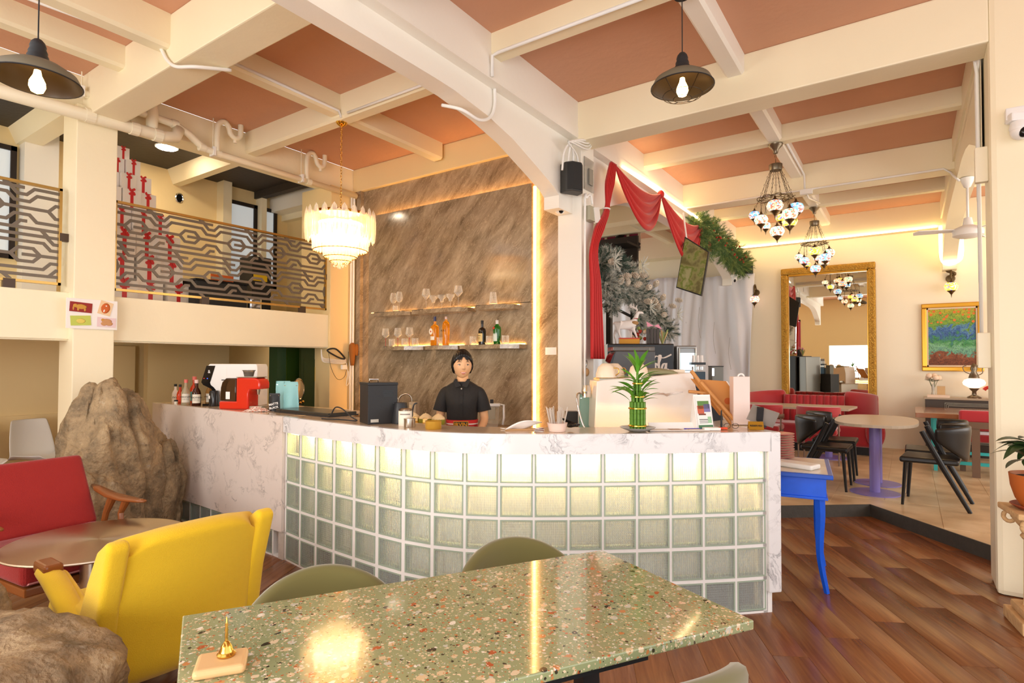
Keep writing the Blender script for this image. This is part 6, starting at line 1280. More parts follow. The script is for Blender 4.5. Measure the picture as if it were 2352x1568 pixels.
def turk(lab, x, y, zt, spec, zcup, zring, rr_, seed):
    t = thing('mosaic_chandelier', lab, 'chandelier', (x, y, 0), group='mosaic glass chandeliers'); q = random.Random(seed)
    lobj('canopy', [(0, zt), (.075, zt), (.07, zt-.02), (.03, zt-.06), (.022, zt-.10), (0, zt-.10)], mat('pewter', (120, 108, 90)), t, 28); lobj('cup', [(0, zcup-.03), (.06, zcup-.03), (.067, zcup), (.067, zcup+.035), (0, zcup+.04)], mat('pewter', (120, 108, 90)), t, 28)
    bm = B(); chain(bm, (0, 0, zt-.1), (0, 0, zcup+.03)); obj('chain', bm, abr, t)
    for k, (a, rd, z, r_, mi) in enumerate(spec): pass
    for k in range(9): a = 2*PI*k/9; bm = B(); chain(bm, (.055*math.cos(a), .055*math.sin(a), zcup-.03), (rr_*math.cos(a), rr_*math.sin(a), zring)); obj('chain', bm, abr, t)
    bm = B()
    for k in range(9): a = 2*PI*k/9; tube(bm, [(rr_*.82*math.cos(a)+.055*math.cos(c_)*math.cos(a)-.055*math.sin(c_)*math.sin(a), rr_*.82*math.sin(a)+.055*math.cos(c_)*math.sin(a)+.055*math.sin(c_)*math.cos(a), zring+.01*math.sin(2*c_)) for c_ in [2*PI*i/12 for i in range(12)]], .004, 5, closed=True)
    tube(bm, [(rr_*math.cos(a*PI/14), rr_*math.sin(a*PI/14), zring) for a in range(28)], .004, 5, closed=True); obj('ring', bm, abr, t)
    for (px, py, z, r_, mi) in spec:
        globe(t, px, py, z, r_, MO[mi]); l = math.hypot(px, py); k_ = rr_/l if l > .02 else 0; bm = B(); chain(bm, (px*min(1, k_ or 1), py*min(1, k_ or 1), zring), (px, py, z+r_*1.2)); obj('chain', bm, abr, t)
# offsets: right/towards-back vectors of the room view
def RB(r_, b_): return (r_*math.cos(A35)-b_*math.sin(A35), r_*math.sin(A35)+b_*math.cos(A35))
sp1 = [(*RB(-.085, -.16), 3.165, .083, 0), (*RB(.165, -.10), 3.155, .080, 1), (*RB(.06, -.18), 3.07, .082, 3), (*RB(-.17, -.02), 3.05, .072, 3), (*RB(.185, .08), 3.06, .080, 2), (*RB(.01, .0), 2.93, .076, 3), (*RB(-.06, .12), 3.02, .055, 0), (*RB(-.19, .1), 3.13, .06, 1), (*RB(.13, .16), 3.12, .06, 2)]
turk('nearer mosaic glass chandelier with nine lit globes', -1.165, 6.69, 3.875, sp1, 3.62, 3.29, .165, 1)
sp2 = [(a, b, c+.02, d, (e+2) % 4) for a, b, c, d, e in sp1]
turk('farther mosaic glass chandelier with nine lit globes by the mirror', -1.165, 9.765, 3.885, sp2, 3.64, 3.33, .165, 2)
for lab, loc, mi, sc in (('pink mosaic wall lantern beside the white drape', (-2.34, 11.36, 2.70), 0, 1), ('yellow mosaic wall lantern above the painting', (.55, 11.36, 2.72), 2, 1.05)):
    t = thing('wall_lantern', lab, 'lamp', loc); t.scale = (sc,)*3; globe(t, 0, -.10, 0, .09, MO[mi]); lobj('wall_plate', [(0, 0), (.06, 0), (.05, .03), (0, .035)], abr, t, 20, M=T(0, .07, .14) @ RX(90) @ RX(0)); obj('bracket_arm', tube(B(), spl([(0, .07, .16), (0, -.02, .27), (0, -.09, .24), (0, -.10, .12)], 6), .012, 8), abr, t, smooth=True)
    if mi == 2: obj('upper_scroll', tube(B(), spl([(0, -.02, .16), (.05, -.04, .2), (-.05, -.04, .25), (.04, -.04, .3), (-.03, -.04, .34), (0, -.02, .36)], 5), .02, 8), abr, t, smooth=True)
# ceiling fan
t = thing('ceiling_fan', 'white three blade ceiling fan on a rod under the right arch', 'fan', (.53, 7.8, 0)); lobj('canopy', [(0, 3.50), (.06, 3.50), (.055, 3.46), (.03, 3.40), (0, 3.39)], whitep, t, 24); obj('rod', tube(B(), [(0, 0, 3.42), (0, 0, 3.0)], .012, 10), whitep, t, smooth=True)
lobj('motor', [(0, 3.08), (.035, 3.07), (.05, 2.99), (.12, 2.96), (.14, 2.93), (.135, 2.88), (.09, 2.86), (0, 2.855)], whitep, t, 36)
for k in range(3): o = obj('blade', prism(B(), [(.12, -.03), (.2, -.045), (.48, -.065), (.50, .0), (.46, .06), (.2, .04), (.12, .03)], -.004, .004), whitep, t); o.location = (0, 0, 2.94); o.rotation_euler = (.18, 0, math.radians(195+120*k))
# =====================================================================  MIRROR, PAINTING, TV
gilt = mat('gilt_carved', (190, 146, 62), .3, .75, bump=.8, bscale=55, var=.35, vscale=40)
gilt2 = mat('gilt_plain', (214, 160, 56), .28, .7)
def frame(o_, w, h, fw, d, m, name='frame_side'):
    for (x0, x1, z0, z1) in ((-w/2, w/2, h/2-fw, h/2), (-w/2, w/2, -h/2, -h/2+fw), (-w/2, -w/2+fw, -h/2+fw, h/2-fw), (w/2-fw, w/2, -h/2+fw, h/2-fw)): obj(name, bx(x0, x1, -d, 0, z0, z1, bev=min(fw, d)*.25), m, o_)
t = thing('gilt_mirror', 'tall gilt framed mirror with carved scrolls above the red sofa', 'mirror', (-1.18, 11.44, 2.00))
frame(t, 1.46, 2.46, .115, .09, gilt); 
for k in (1,): 
    for (x0, x1, z0, z1) in ((-.635, .635, 1.085, 1.13), (-.635, .635, -1.13, -1.085), (-.65, -.605, -1.13, 1.13), (.605, .65, -1.13, 1.13)): obj('inner_fillet', bx(x0, x1, -.07, -.01, z0, z1), gilt2, t)
bm = B()
for k in range(46): tube(bm, [(-.675+.018*math.cos(a)*(1 if k % 2 else -1), -.09, -1.0+k*.047+.018*math.sin(a)) for a in [i*.9 for i in range(6)]], .007, 5); tube(bm, [(.675+.018*math.cos(a)*(1 if k % 2 else -1), -.09, -1.0+k*.047+.018*math.sin(a)) for a in [i*.9 for i in range(6)]], .007, 5)
for k in range(28): tube(bm, [(-.62+k*.046+.018*math.sin(a), -.09, 1.17+.018*math.cos(a)) for a in [i*.9 for i in range(6)]], .007, 5)
obj('carving', bm, gilt, t); obj('mirror_glass', bx(-.61, .61, -.03, -.01, -1.09, 1.09), mat('mirror_silver', (225, 222, 210), .0, 1), t)
t = thing('framed_painting', 'gold framed flower meadow painting in blue, green and orange strokes', 'painting', (.555, 11.44, 1.94)); frame(t, .78, 1.08, .07, .05, gilt2); 
for (x0, x1, z0, z1) in ((-.32, .32, .445, .47), (-.32, .32, -.47, -.445), (-.33, -.30, -.47, .47), (.30, .33, -.47, .47)): obj('inner_mount', bx(x0, x1, -.035, 0, z0, z1), mat('linen_mount', (226, 204, 170), .7), t)
def meadow():
    m, N, L, b = nodes('meadow_canvas', .5); tc = N.new('ShaderNodeTexCoord'); sx = N.new('ShaderNodeSeparateXYZ'); L.new(tc.outputs['Object'], sx.inputs[0])
    n = N.new('ShaderNodeTexNoise'); n.inputs['Scale'].default_value = 7; n.inputs['Detail'].default_value = 5; n.inputs['Distortion'].default_value = 1.5; L.new(tc.outputs['Object'], n.inputs['Vector'])
    ma = N.new('ShaderNodeMath'); ma.operation = 'MULTIPLY_ADD'; ma.inputs[1].default_value = .55; L.new(n.outputs['Fac'], ma.inputs[0]); L.new(sx.outputs[2], ma.inputs[2])
    mr = N.new('ShaderNodeMapRange'); mr.inputs[1].default_value = -.16; mr.inputs[2].default_value = .74; L.new(ma.outputs[0], mr.inputs[0])
    r = ramp(N, [(0, (116, 60, 30)), (.14, (146, 84, 50)), (.19, (100, 160, 140)), (.3, (130, 190, 150)), (.42, (70, 150, 80)), (.55, (60, 100, 170)), (.62, (90, 140, 190)), (.68, (110, 160, 60)), (.85, (150, 180, 60)), (.95, (190, 180, 50))]); L.new(mr.outputs[0], r.inputs[0])
    w = N.new('ShaderNodeTexNoise'); w.inputs['Scale'].default_value = 26; w.inputs['Distortion'].default_value = 2.5; L.new(tc.outputs['Object'], w.inputs['Vector'])
    r2 = ramp(N, [(.4, (40, 70, 60)), (.5, (255, 255, 255)), (.62, (255, 240, 190))]); L.new(w.outputs['Fac'], r2.inputs[0])
    x = N.new('ShaderNodeMix'); x.data_type = 'RGBA'; x.blend_type = 'MULTIPLY'; x.inputs[0].default_value = .55; L.new(r.outputs[0], x.inputs[6]); L.new(r2.outputs[0], x.inputs[7])
    v = N.new('ShaderNodeTexVoronoi'); v.inputs['Scale'].default_value = 15; L.new(tc.outputs['Object'], v.inputs['Vector']); c1 = N.new('ShaderNodeMath'); c1.operation = 'LESS_THAN'; c1.inputs[1].default_value = .3; L.new(v.outputs['Distance'], c1.inputs[0])
    c2 = N.new('ShaderNodeMath'); c2.operation = 'GREATER_THAN'; c2.inputs[1].default_value = .22; L.new(sx.outputs[2], c2.inputs[0]); mu = N.new('ShaderNodeMath'); mu.operation = 'MULTIPLY'; L.new(c1.outputs[0], mu.inputs[0]); L.new(c2.outputs[0], mu.inputs[1])
    y = N.new('ShaderNodeMix'); y.data_type = 'RGBA'; y.inputs[7].default_value = (*lin((226, 120, 40)), 1); L.new(mu.outputs[0], y.inputs[0]); L.new(x.outputs[2], y.inputs[6]); L.new(y.outputs[2], b.inputs['Base Color']); return m
obj('canvas', bx(-.31, .31, -.02, -.01, -.455, .455), meadow(), t)
tv = thing('hanging_television', 'flat black television tilted down from the arch, mottled green reflection painted on its screen', 'television', (-2.36, 7.60, 2.80))
# corners measured in the room: a slab 0.40 wide in view, hanging on the arch
sc_, N, L, b_ = nodes('tv_screen', .08); tc = N.new('ShaderNodeTexCoord'); n_ = N.new('ShaderNodeTexNoise'); n_.inputs['Scale'].default_value = 7; n_.inputs['Detail'].default_value = 6; L.new(tc.outputs['Object'], n_.inputs['Vector']); r_ = ramp(N, [(.38, (104, 88, 48)), (.5, (140, 124, 72)), (.57, (104, 108, 40)), (.66, (158, 140, 92))]); L.new(n_.outputs['Fac'], r_.inputs[0]); b_.inputs['Base Color'].default_value = (.01, .01, .01, 1); L.new(r_.outputs[0], b_.inputs['Emission Color']); b_.inputs['Emission Strength'].default_value = .7  # glowing mottled noise imitates greenery reflected in the dark screen
P0 = [Vector(p) for p in ((-.10, .04, .41), (.22, .02, .17), (.13, -.02, -.41), (-.22, .03, -.27))]
nrm = (P0[1]-P0[0]).cross(P0[3]-P0[0]).normalized(); nrm = nrm if nrm.y < 0 else -nrm
bm = B(); a_ = [bm.verts.new(p) for p in P0]; b_ = [bm.verts.new(p-nrm*.045) for p in P0]
for i in range(4): bm.faces.new((a_[i], a_[(i+1) % 4], b_[(i+1) % 4], b_[i]))
bm.faces.new(a_); bm.faces.new(b_[::-1]); bmesh.ops.recalc_face_normals(bm, faces=bm.faces); obj('tv_body', bm, blackp, tv)
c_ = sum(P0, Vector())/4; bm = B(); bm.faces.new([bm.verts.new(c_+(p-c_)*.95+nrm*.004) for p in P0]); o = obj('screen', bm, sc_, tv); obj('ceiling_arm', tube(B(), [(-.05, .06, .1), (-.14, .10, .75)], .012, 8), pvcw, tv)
# =====================================================================  BAY BEHIND THE SECOND ARCH
cl = thing('white_drape', 'long creased white sheet hung across the far wall left of the mirror', 'curtain', (0, 0, 0))
shm = mat('white_sheet', (222, 222, 226), .65)
def drape(u, v):
    x = -6.4+4.06*u; z = 1.5*0+.15+(3.2-.15+.06*math.sin(u*40)*0)*(1-v)-.03*math.sin(u*9)*(1-v)
    g = .5+.5*v; y = 11.24-.05*math.sin(u*110+3*math.sin(v*3+u*9))*g-.06*math.sin(u*47+v*5)*g-.05*math.sin(u*23-6*v)
    if u > .93: x -= (u-.93)*v*2.0
    return (x, y, z)
solid(obj('sheet', grid(B(), drape, 220, 24), shm, cl, smooth=True), .006)
for k in range(4): obj('tie_cord', tube(B(), spl([(-3.6+k*.28, 11.17, 2.9-k*.3), (-3.62+k*.28, 11.16, 2.6-k*.3), (-3.58+k*.28, 11.17, 2.3-k*.3)], 4), .004, 5), mat('cord_grey', (170, 166, 160)), cl)
bl = thing('steel_stair_frame', 'black steel stair frame rising behind the frosted garland', 'staircase', (0, 0, 0)); bk = mat('black_steel', (34, 30, 28), .45)
for x, y in ((-2.98, 6.39), (-2.98, 7.13)): obj('post', bx(x-.03, x+.03, y-.03, y+.03, .12, 2.85), bk, bl)
obj('rail', tube(B(), [(-2.96, 5.9, 2.20), (-2.96, 6.6, 2.17), (-2.96, 7.2, 2.09), (-2.96, 7.3, 1.95)], .02, 6), bk, bl)
for x0, z0, x1, z1 in ((-5.2, 3.0, -3.9, 4.3), (-4.7, 2.8, -4.0, 3.7)): obj('stringer', tube(B(), [(x0, 9.8, z0), (x1, 9.8, z1)], .06, 4), bk, bl)
obj('landing_panel', bx(-5.2, -3.98, 9.7, 9.76, 3.02, 3.80), mat('dark_panel', (40, 32, 28), .5), bl)
for k in range(5): obj('stair_tread', bx(-5.1+k*.22, -4.84+k*.22, 9.2, 9.8, 2.9+k*.17, 2.94+k*.17), bk, bl)
pk = thing('striped_wall_panel', 'magenta panel with cream stripes high behind the stairs', 'panel', (0, 0, 0)); obj('panel_sheet', bx(-5.6, -4.0, 9.84, 9.86, 3.55, 4.2), mat('magenta_paint', (160, 40, 80), .6), pk)
for k in range(5): obj('stripe', bx(-4.9+k*.22, -4.85+k*.22, 9.83, 9.84, 3.55, 4.2), mat('stripe_cream', (240, 220, 196), .6), pk)
# red drape
rd = thing('red_fabric_swag', 'red fabric draped in two swags and a long tail from the beam', 'curtain')
def swag(p, q, sag, bot, n=26, k=12, x0=-2.60):
    """gathered cloth between hooks p and q (y,z): top edge sags by sag, bottom edge by bot"""
    def f(u, v):
        s_ = sag+(bot-sag)*v; y = p[0]+(q[0]-p[0])*u; z = p[1]+(q[1]-p[1])*u-s_*(1-abs(2*u-1)**2.0)
        fold = math.sin(v*PI*7)*.022*math.sin(PI*u)**.5; return (x0+.03+fold*1.3+.06*math.sin(PI*u)*(.3+v), y, z+fold*.3)
    return grid(B(), f, n, 42)
solid(obj('swag', swag((5.66, 3.63), (7.04, 3.66), .12, .60), redfab, rd, smooth=True), .006)
solid(obj('swag', swag((7.04, 3.66), (8.75, 3.62), .16, .78), redfab, rd, smooth=True), .006)
def tail(pts, wd, fr_=9):
    C_ = spl(pts, 8); k = len(C_)
    def f(u, v):
        i = min(int(v*(k-1)), k-2); c = C_[i].lerp(C_[i+1], v*(k-1)-i); w = wd[0]+0
        for a, b in zip(wd, wd[1:]):
            if a[0] <= v <= b[0]: w = a[1]+(b[1]-a[1])*(v-a[0])/(b[0]-a[0])
        return (c.x+.03*math.sin(u*PI*fr_)*min(1, w*6)+.01, c.y+(u-.5)*w, c.z)
    wd = list(wd); return grid(B(), f, 40, 60)
def tail_w(pts, wd, fr_=9):
    C_ = spl(pts, 8); k = len(C_)
    def f(u, v):
        i = min(int(v*(k-1)), k-2); c = C_[i].lerp(C_[i+1], v*(k-1)-i); w = .1
        for a, b in zip(wd, wd[1:]):
            if a[0] <= v <= b[0]: w = a[1]+(b[1]-a[1])*(v-a[0])/(b[0]-a[0])
        return (c.x+.025*math.sin(u*PI*fr_)*min(1, w*6), c.y+(u-.5)*w, c.z)
    return grid(B(), f, 40, 60)
solid(obj('tail', tail_w([(-2.57, 5.60, 3.63), (-2.57, 5.50, 3.35), (-2.56, 5.42, 3.08), (-2.55, 5.22, 2.85), (-2.55, 5.10, 2.60), (-2.55, 5.14, 2.3), (-2.55, 5.16, 1.9), (-2.55, 5.18, 1.55)], [(0, .12), (.12, .16), (.24, .07), (.30, .10), (.42, .16), (.52, .12), (.6, .14), (1, .27)]), redfab, rd, smooth=True), .008)
obj('tie_band', tube(B(), [(-2.56+.035*math.cos(a), 5.42+.045*math.sin(a), 3.10) for a in [i*PI/5 for i in range(10)]], .008, 6, closed=True), paper, rd)
obj('knot', ball(B(), (-2.57, 7.04, 3.65), .055, 3, (.8, .9, 1)), redfab, rd, smooth=True)
for s_ in ((8.78, 3.62, .16, .12), (8.95, 3.66, .10, .12), (8.62, 3.5, .12, .16)): solid(obj('bow_loop', grid(B(), lambda u, v: (-2.56+.05*math.sin(u*2*PI), s_[0]+s_[2]*.6*math.cos(u*2*PI)*(.6+.4*v), s_[1]-.05+s_[3]*.6*math.sin(u*2*PI)-.04*v), 20, 4, True), redfab, rd, smooth=True), .006)
solid(obj('bow_tail', grid(B(), lambda u, v: (-2.54+.02*math.sin(u*9), 8.9+.12*u+.12*v, 3.62-.36*v), 8, 12), redfab, rd, smooth=True), .006)
# pine garlands
def twig_mesh(seed, n=34, L_=.15, nl=.055, droop=0):
    q = random.Random(seed); V = []; F_ = []
    for i in range(n):
        s_ = L_*(i+.5)/n; a = q.uniform(0, 2*PI); el = q.uniform(.5, 1.0); dx = math.cos(el); dy = math.sin(el)*math.cos(a); dz = math.sin(el)*math.sin(a); l_ = nl*q.uniform(.7, 1.1)
        w = .0022; p = Vector((s_, 0, 0)); e = p+Vector((dx, dy, dz))*l_; sd = Vector((dx, dy, dz)).cross(Vector((q.random(), q.random(), q.random()))).normalized()*w
        b = len(V); V += [p+sd, p-sd, e]; F_.append((b, b+1, b+2))
    b = len(V); V += [Vector((0, .003, 0)), Vector((0, -.003, 0)), Vector((L_, 0, 0))]; F_.append((b, b+1, b+2)); return V, F_
def pine(name, path, n, rad, ms, parent, seed=1, L_=.17, tipw=0, nl=.055):
    tw = [twig_mesh(seed+k, L_=L_, nl=nl) for k in range(4)]; q = random.Random(seed); V = []; F_ = []; MI = []; C_ = spl(path, 10)
    for i in range(n):
        u = q.random()*(len(C_)-1); k = min(int(u), len(C_)-2); c = C_[k].lerp(C_[k+1], u-k); tn_ = (C_[k+1]-C_[k]).normalized()
        d_ = Vector((q.gauss(0, 1), q.gauss(0, 1), q.gauss(0, 1))).normalized(); d_ = (d_+tn_*.3).normalized(); p = c+d_*rad*q.uniform(.1, 1.0)
        M_ = Vector((1, 0, 0)).rotation_difference(d_).to_matrix().to_4x4(); M_.translation = p; s_ = q.uniform(.7, 1.15); tv_, tf = tw[i % 4]; b = len(V)
        V += [M_ @ (v*s_) for v in tv_]; F_ += [(x+b, y+b, z+b) for x, y, z in tf]; MI += [1 if (q.random() < tipw) else 0]*len(tf)
    me = bpy.data.meshes.new(name); me.from_pydata(V, [], F_); 
    for m_ in ms: me.materials.append(m_)
    me.polygons.foreach_set('material_index', MI); o = bpy.data.objects.new(name, me); COL.objects.link(o); o.parent = parent; o['kind'] = 'stuff'; return o
gn = mat('pine_green', (84, 120, 68), .6, var=.3, vscale=9); gs = mat('pine_tip_green', (150, 170, 96), .6); gf = mat('frosted_needles', (206, 206, 196), .7); gb = mat('blue_green_needles', (70, 96, 84), .6)
pg = thing('pine_garland', 'green artificial pine garland with red berries over the far end of the arch', 'garland')
pine('foliage', [(-2.58, 8.5, 3.60), (-2.56, 9.2, 3.55), (-2.56, 10.0, 3.48), (-2.56, 10.7, 3.38), (-2.52, 11.1, 3.30)], 1900, .17, [gn, gs], pg, 3, .12, .4, .05)
pine('foliage', [(-2.56, 8.55, 3.45), (-2.56, 9.0, 3.25)], 200, .10, [gn, gs], pg, 8, .12, .3, .05)
ry = mat('berry_red', (186, 50, 30), .3); q = random.Random(4)
for k in range(26): y = q.uniform(8.7, 11.0); obj('berry', ball(B(), (-2.40+q.uniform(-.04, .03), y, 3.60-.11*(y-8.6)+q.uniform(-.14, .12)), .018, 1), ry, pg, smooth=True)
fg_ = thing('frosted_garland', 'frosted pine garland with snowy cones arching beside the red drape', 'garland')
pine('foliage', [(-2.78, 5.72, 2.60), (-2.84, 6.0, 2.68), (-2.86, 6.4, 2.66), (-2.88, 6.9, 2.54), (-2.9, 7.35, 2.36), (-2.9, 7.75, 2.18), (-2.88, 8.15, 1.98)], 1900, .13, [gb, gf], fg_, 21, .08, .5, .045)
pine('foliage', [(-2.76, 5.8, 2.42), (-2.80, 6.1, 2.36), (-2.85, 6.5, 2.42), (-2.85, 6.95, 2.36), (-2.86, 7.3, 2.2)], 1900, .13, [gf, gb], fg_, 31, .07, .28, .04)
pine('foliage', [(-2.78, 6.0, 2.28), (-2.80, 6.1, 2.16)], 260, .09, [gf, gb], fg_, 35, .06, .2, .035); pine('foliage', [(-2.85, 6.85, 2.3), (-2.85, 7.02, 2.08), (-2.85, 7.15, 1.95)], 260, .05, [gf, gb], fg_, 36, .06, .2, .035); pine('foliage', [(-2.85, 7.25, 2.2), (-2.85, 7.38, 2.0)], 220, .06, [gf, gb], fg_, 37, .06, .2, .035)
def cone_bm(r_=.045, h=.10):
    bm = B()
    for k in range(7):
        for j in range(8):
            a = j*PI/4+k*.4; z = h*k/7; w = r_*math.sin(PI*(k+1.2)/8.5); prism(bm, [(w*.4, -.012), (w, -.010), (w*1.15, 0), (w, .010), (w*.4, .012)], z, z+.006, M=RZ(math.degrees(a)) @ RY(-18))
    return bm
pc = mat('frosted_cone', (214, 202, 184), .7, var=.3, vscale=40); c0_ = None; q = random.Random(6)
for k in range(16):
    y = [5.75, 5.95, 6.2, 6.45, 6.7, 6.95, 7.2, 7.45, 7.7, 5.9, 6.3, 6.6, 7.0, 7.3, 6.1, 6.85][k]; z = 2.56-.17*max(0, y-6.2)-(.16 if k > 8 else 0)+q.uniform(-.08, .08)
    o = obj('pine_cone', cone_bm(), pc, fg_) if c0_ is None else c0_.copy()
    if c0_ is None: c0_ = o
    else: COL.objects.link(o); o.parent = fg_
    o.location = (-2.62, y, z); o.rotation_euler = (q.uniform(0, 3), q.uniform(0, 3), q.uniform(0, 3)); o.scale = (1.1,)*3
for (y, z) in ((5.66, 2.60), (6.45, 2.66), (7.7, 2.18), (6.7, 2.2)):
    bm = B()
    for j in range(22): a = j*2*PI/22; l_ = .11*(1 if j % 2 else .75); tube(bm, [(-2.58, y+.01*math.cos(a), z+.01*math.sin(a)), (-2.56+.02*(j % 3), y+l_*math.cos(a), z+l_*math.sin(a))], .004, 4)
    obj('frosted_spray', bm, gf, fg_)
# items on the black fridge
def onf(x, y): a = math.radians(31); return (-2.54+x*math.cos(a)-y*math.sin(a), 6.16+x*math.sin(a)+y*math.cos(a))
p_ = onf(-.10, -.12); t = thing('yellow_box', 'flat yellow box with a red band under the white deer', 'box', (*p_, 1.722), math.radians(31)); obj('box_body', bx(-.11, .11, -.05, .05, 0, .055), mat('box_yellow', (216, 150, 30), .5), t); obj('red_band', bx(-.112, .112, -.052, .052, .055, .068), mat('box_red', (206, 60, 40)), t)
p_ = onf(.17, -.1); t = thing('ribbed_dark_vase', 'dark brown ribbed vase with a pink bow beside the deer', 'vase', (*p_, 1.722), math.radians(31))
for k in range(4): o = obj('rib_panel', bx(-.075+k*.036, -.046+k*.036, -.03, .03, 0, .175, bev=.006), mat('dark_rib', (62, 48, 40), .4), t)
o = obj('pink_bow', B() if 0 else prism(prism(B(), [(0, 0), (-.08, .05), (-.07, -.01)], -.01, .01, 'y', M=T(0, -.03, .2)), [(0, 0), (.09, -.04), (.05, .02)], -.01, .01, 'y', M=T(0, -.03, .2)), mat('bow_pink', (230, 150, 170), .4), t)
p_ = onf(.0, .05); t = thing('flower_ornament', 'red and green flower ornament behind the deer', 'ornament', (*p_, 1.722)); q = random.Random(8)
for k in range(14): obj('blossom', ball(B(), (q.uniform(-.06, .12), q.uniform(-.04, .04), q.uniform(.03, .2)), .025, 1), [ry, gs, pe][k % 3], t)
p_ = onf(.28, -.05); t = thing('dried_bouquet', 'small clump of dried yellow green sprigs at the right end of the fridge', 'bouquet', (*p_, 1.722))
for k in range(12): a = q.uniform(0, 6); obj('sprig', tube(B(), [(0, 0, 0), (.06*math.cos(a), .06*math.sin(a), .12+.05*q.random())], .006, 4), [gs, mat('tan_card', (206, 170, 120))][k % 2], t)
# =====================================================================  RIGHT END OF THE COUNTER
t = thing('lucky_bamboo', 'lucky bamboo tower tied with gold bands on a glass dish on the counter', 'plant', (-1.365, 3.325, 1.092), A35); bam = mat('bamboo_green', (96, 140, 46), .35, var=.25, vscale=30)
lobj('dish', [(0, 0), (.05, 0), (.06, .004), (.105, .022), (.108, .026), (.06, .010), (0, .008)], mat('glass_dish', (180, 180, 176), .1, trans=.4), t, 36)
k_ = 0
for rad, n, z0, z1 in ((.042, 13, .012, .175), (.030, 9, .012, .225), (.018, 5, .012, .30), (.0, 1, .012, .36)):
    for k in range(n):
        a = 2*PI*k/n+rad*30; x, y = rad*math.cos(a), rad*math.sin(a); seg = []; rs = []; z = z0
        while z < z1: seg += [(x, y, z), (x, y, z+.028), (x, y, z+.031)]; rs += [.0075, .0075, .0088]; z += .034
        obj('stalk', tube(B(), seg, rs, 7), bam, t)
for z, r_ in ((.035, .052), (.14, .052), (.21, .039), (.29, .027)): obj('gold_band', tube(B(), [(r_*math.cos(a*PI/12), r_*math.sin(a*PI/12), z) for a in range(24)], .005, 6, closed=True), goldm, t)
bl0 = [obj('leaf', leaf(.12, .0115, .35, up=.2), mat('bamboo_leaf', (96, 158, 48), .35, var=.2, vscale=12), t, smooth=True), None]; q = random.Random(12)
for k in range(48):
    o = bl0[0] if k == 0 else bl0[0].copy()
    if k: COL.objects.link(o); o.parent = t
    h = [.19, .24, .30, .36][k % 4]+q.uniform(-.01, .03); a = k*2.399; r_ = [.045, .035, .022, .008][k % 4]; el = q.uniform(.0, .75) if k % 4 < 3 else q.uniform(.3, 1.35)
    o.location = (r_*math.cos(a), r_*math.sin(a), h); o.rotation_euler = (q.uniform(-.4, .4), -el, a); o.scale = (q.uniform(.8, 1.3),)*3
def onc(px): return px
# white folded menu, card holder, easel with menu, carton, tablet, sign
t = thing('open_menu', 'open white glossy menu lying by the bamboo dish', 'menu', (-1.19, 3.53, 1.092), A35+.1); o = obj('menu_page', prism(B(), [(-.19, 0), (.19, 0), (.19, .004), (-.19, .004)], -.05, .05, 'y'), paper, t); obj('menu_page', bx(-.16, .17, .04, .046, 0, .07, M=RX(-30)), paper, t); obj('photo_print', bx(-.05, .02, -.04, .03, .004, .006), mat('print_wood', (176, 140, 110), .4), t); obj('photo_print', bx(.06, .15, -.04, .03, .004, .006), mat('print_beige', (220, 196, 170), .4), t)
t = thing('tent_flyer', 'upright promotional flyer with bottles and fruit in a white card stand', 'flyer', (-1.09, 3.70, 1.092), A35+.25); o = obj('stand', prism(B(), [(-.045, 0), (.045, 0), (.0, .215)], -.06, .06, 'y' if 0 else 'x', M=RZ(90) if 0 else None), paper, t)
obj('flyer_sheet', bx(-.052, .052, -.002, .002, .005, .21, M=T(0, -.052, 0) @ RX(-13)), mat('flyer_white', (232, 228, 222), .4), t)
for (x0, x1, z0, z1, c) in ((-.04, .04, .13, .18, (90, 130, 60)), (-.045, .0, .10, .15, (190, 90, 60)), (.0, .045, .11, .16, (120, 110, 160)), (-.04, .01, .09, .10, (120, 60, 40)), (-.04, .02, .06, .065, (90, 90, 90)), (-.04, .02, .05, .054, (120, 120, 120)), (-.04, .02, .04, .044, (120, 120, 120)), (-.05, .05, .006, .028, (60, 110, 70)), (.02, .045, .04, .08, (150, 190, 150))): obj('flyer_print', bx(x0, x1, -.0032, -.002, z0, z1, M=T(0, -.052, 0) @ RX(-13)), mat('ink_%d_%d_%d' % c, c, .5), t)
pine_w = mat('easel_wood', (206, 142, 76), .45)
t = thing('menu_easel', 'small wooden easel seen from behind on the counter return', 'easel', (-1.15, 4.04, 1.092), A35); t.scale = (1.1, 1, 1.1)
obj('easel_leg', tube(B(), [(-.10, .0, .33), (.14, -.03, 0)], .012, 6), pine_w, t); obj('easel_leg', tube(B(), [(-.05, -.03, .26), (.17, -.06, .0)], .012, 6), pine_w, t); obj('easel_leg', tube(B(), [(-.03, .0, .20), (-.10, -.10, .0)], .011, 6), pine_w, t); obj('crossbar', tube(B(), [(-.12, -.01, .20), (.02, -.01, .19)], .010, 6), pine_w, t)
t = thing('kraft_menu_board', 'brown kraft menu board leaning on the wooden easel', 'menu', (-1.12, 4.08, 1.092), A35); t.scale = (1.1, 1, 1.1); bm = B(); bm_p = [(-.14, .28), (.08, .265), (.235, .035), (.04, .05)]; prism(bm, bm_p, .0, .012, 'y'); obj('board', bm, mat('kraft_orange', (200, 134, 66), .6), t); obj('board_edge', prism(B(), [(.08, .265), (.088, .265), (.243, .035), (.235, .035)], -.002, .014, 'y'), paper, t); obj('stamp_print', lathe(B(), [(.018, 0), (.021, 0), (.021, .001), (.018, .001)], 20, M=T(.09, -.001, .14) @ RX(90)), mat('stamp_orange', (190, 90, 30), .6), t)
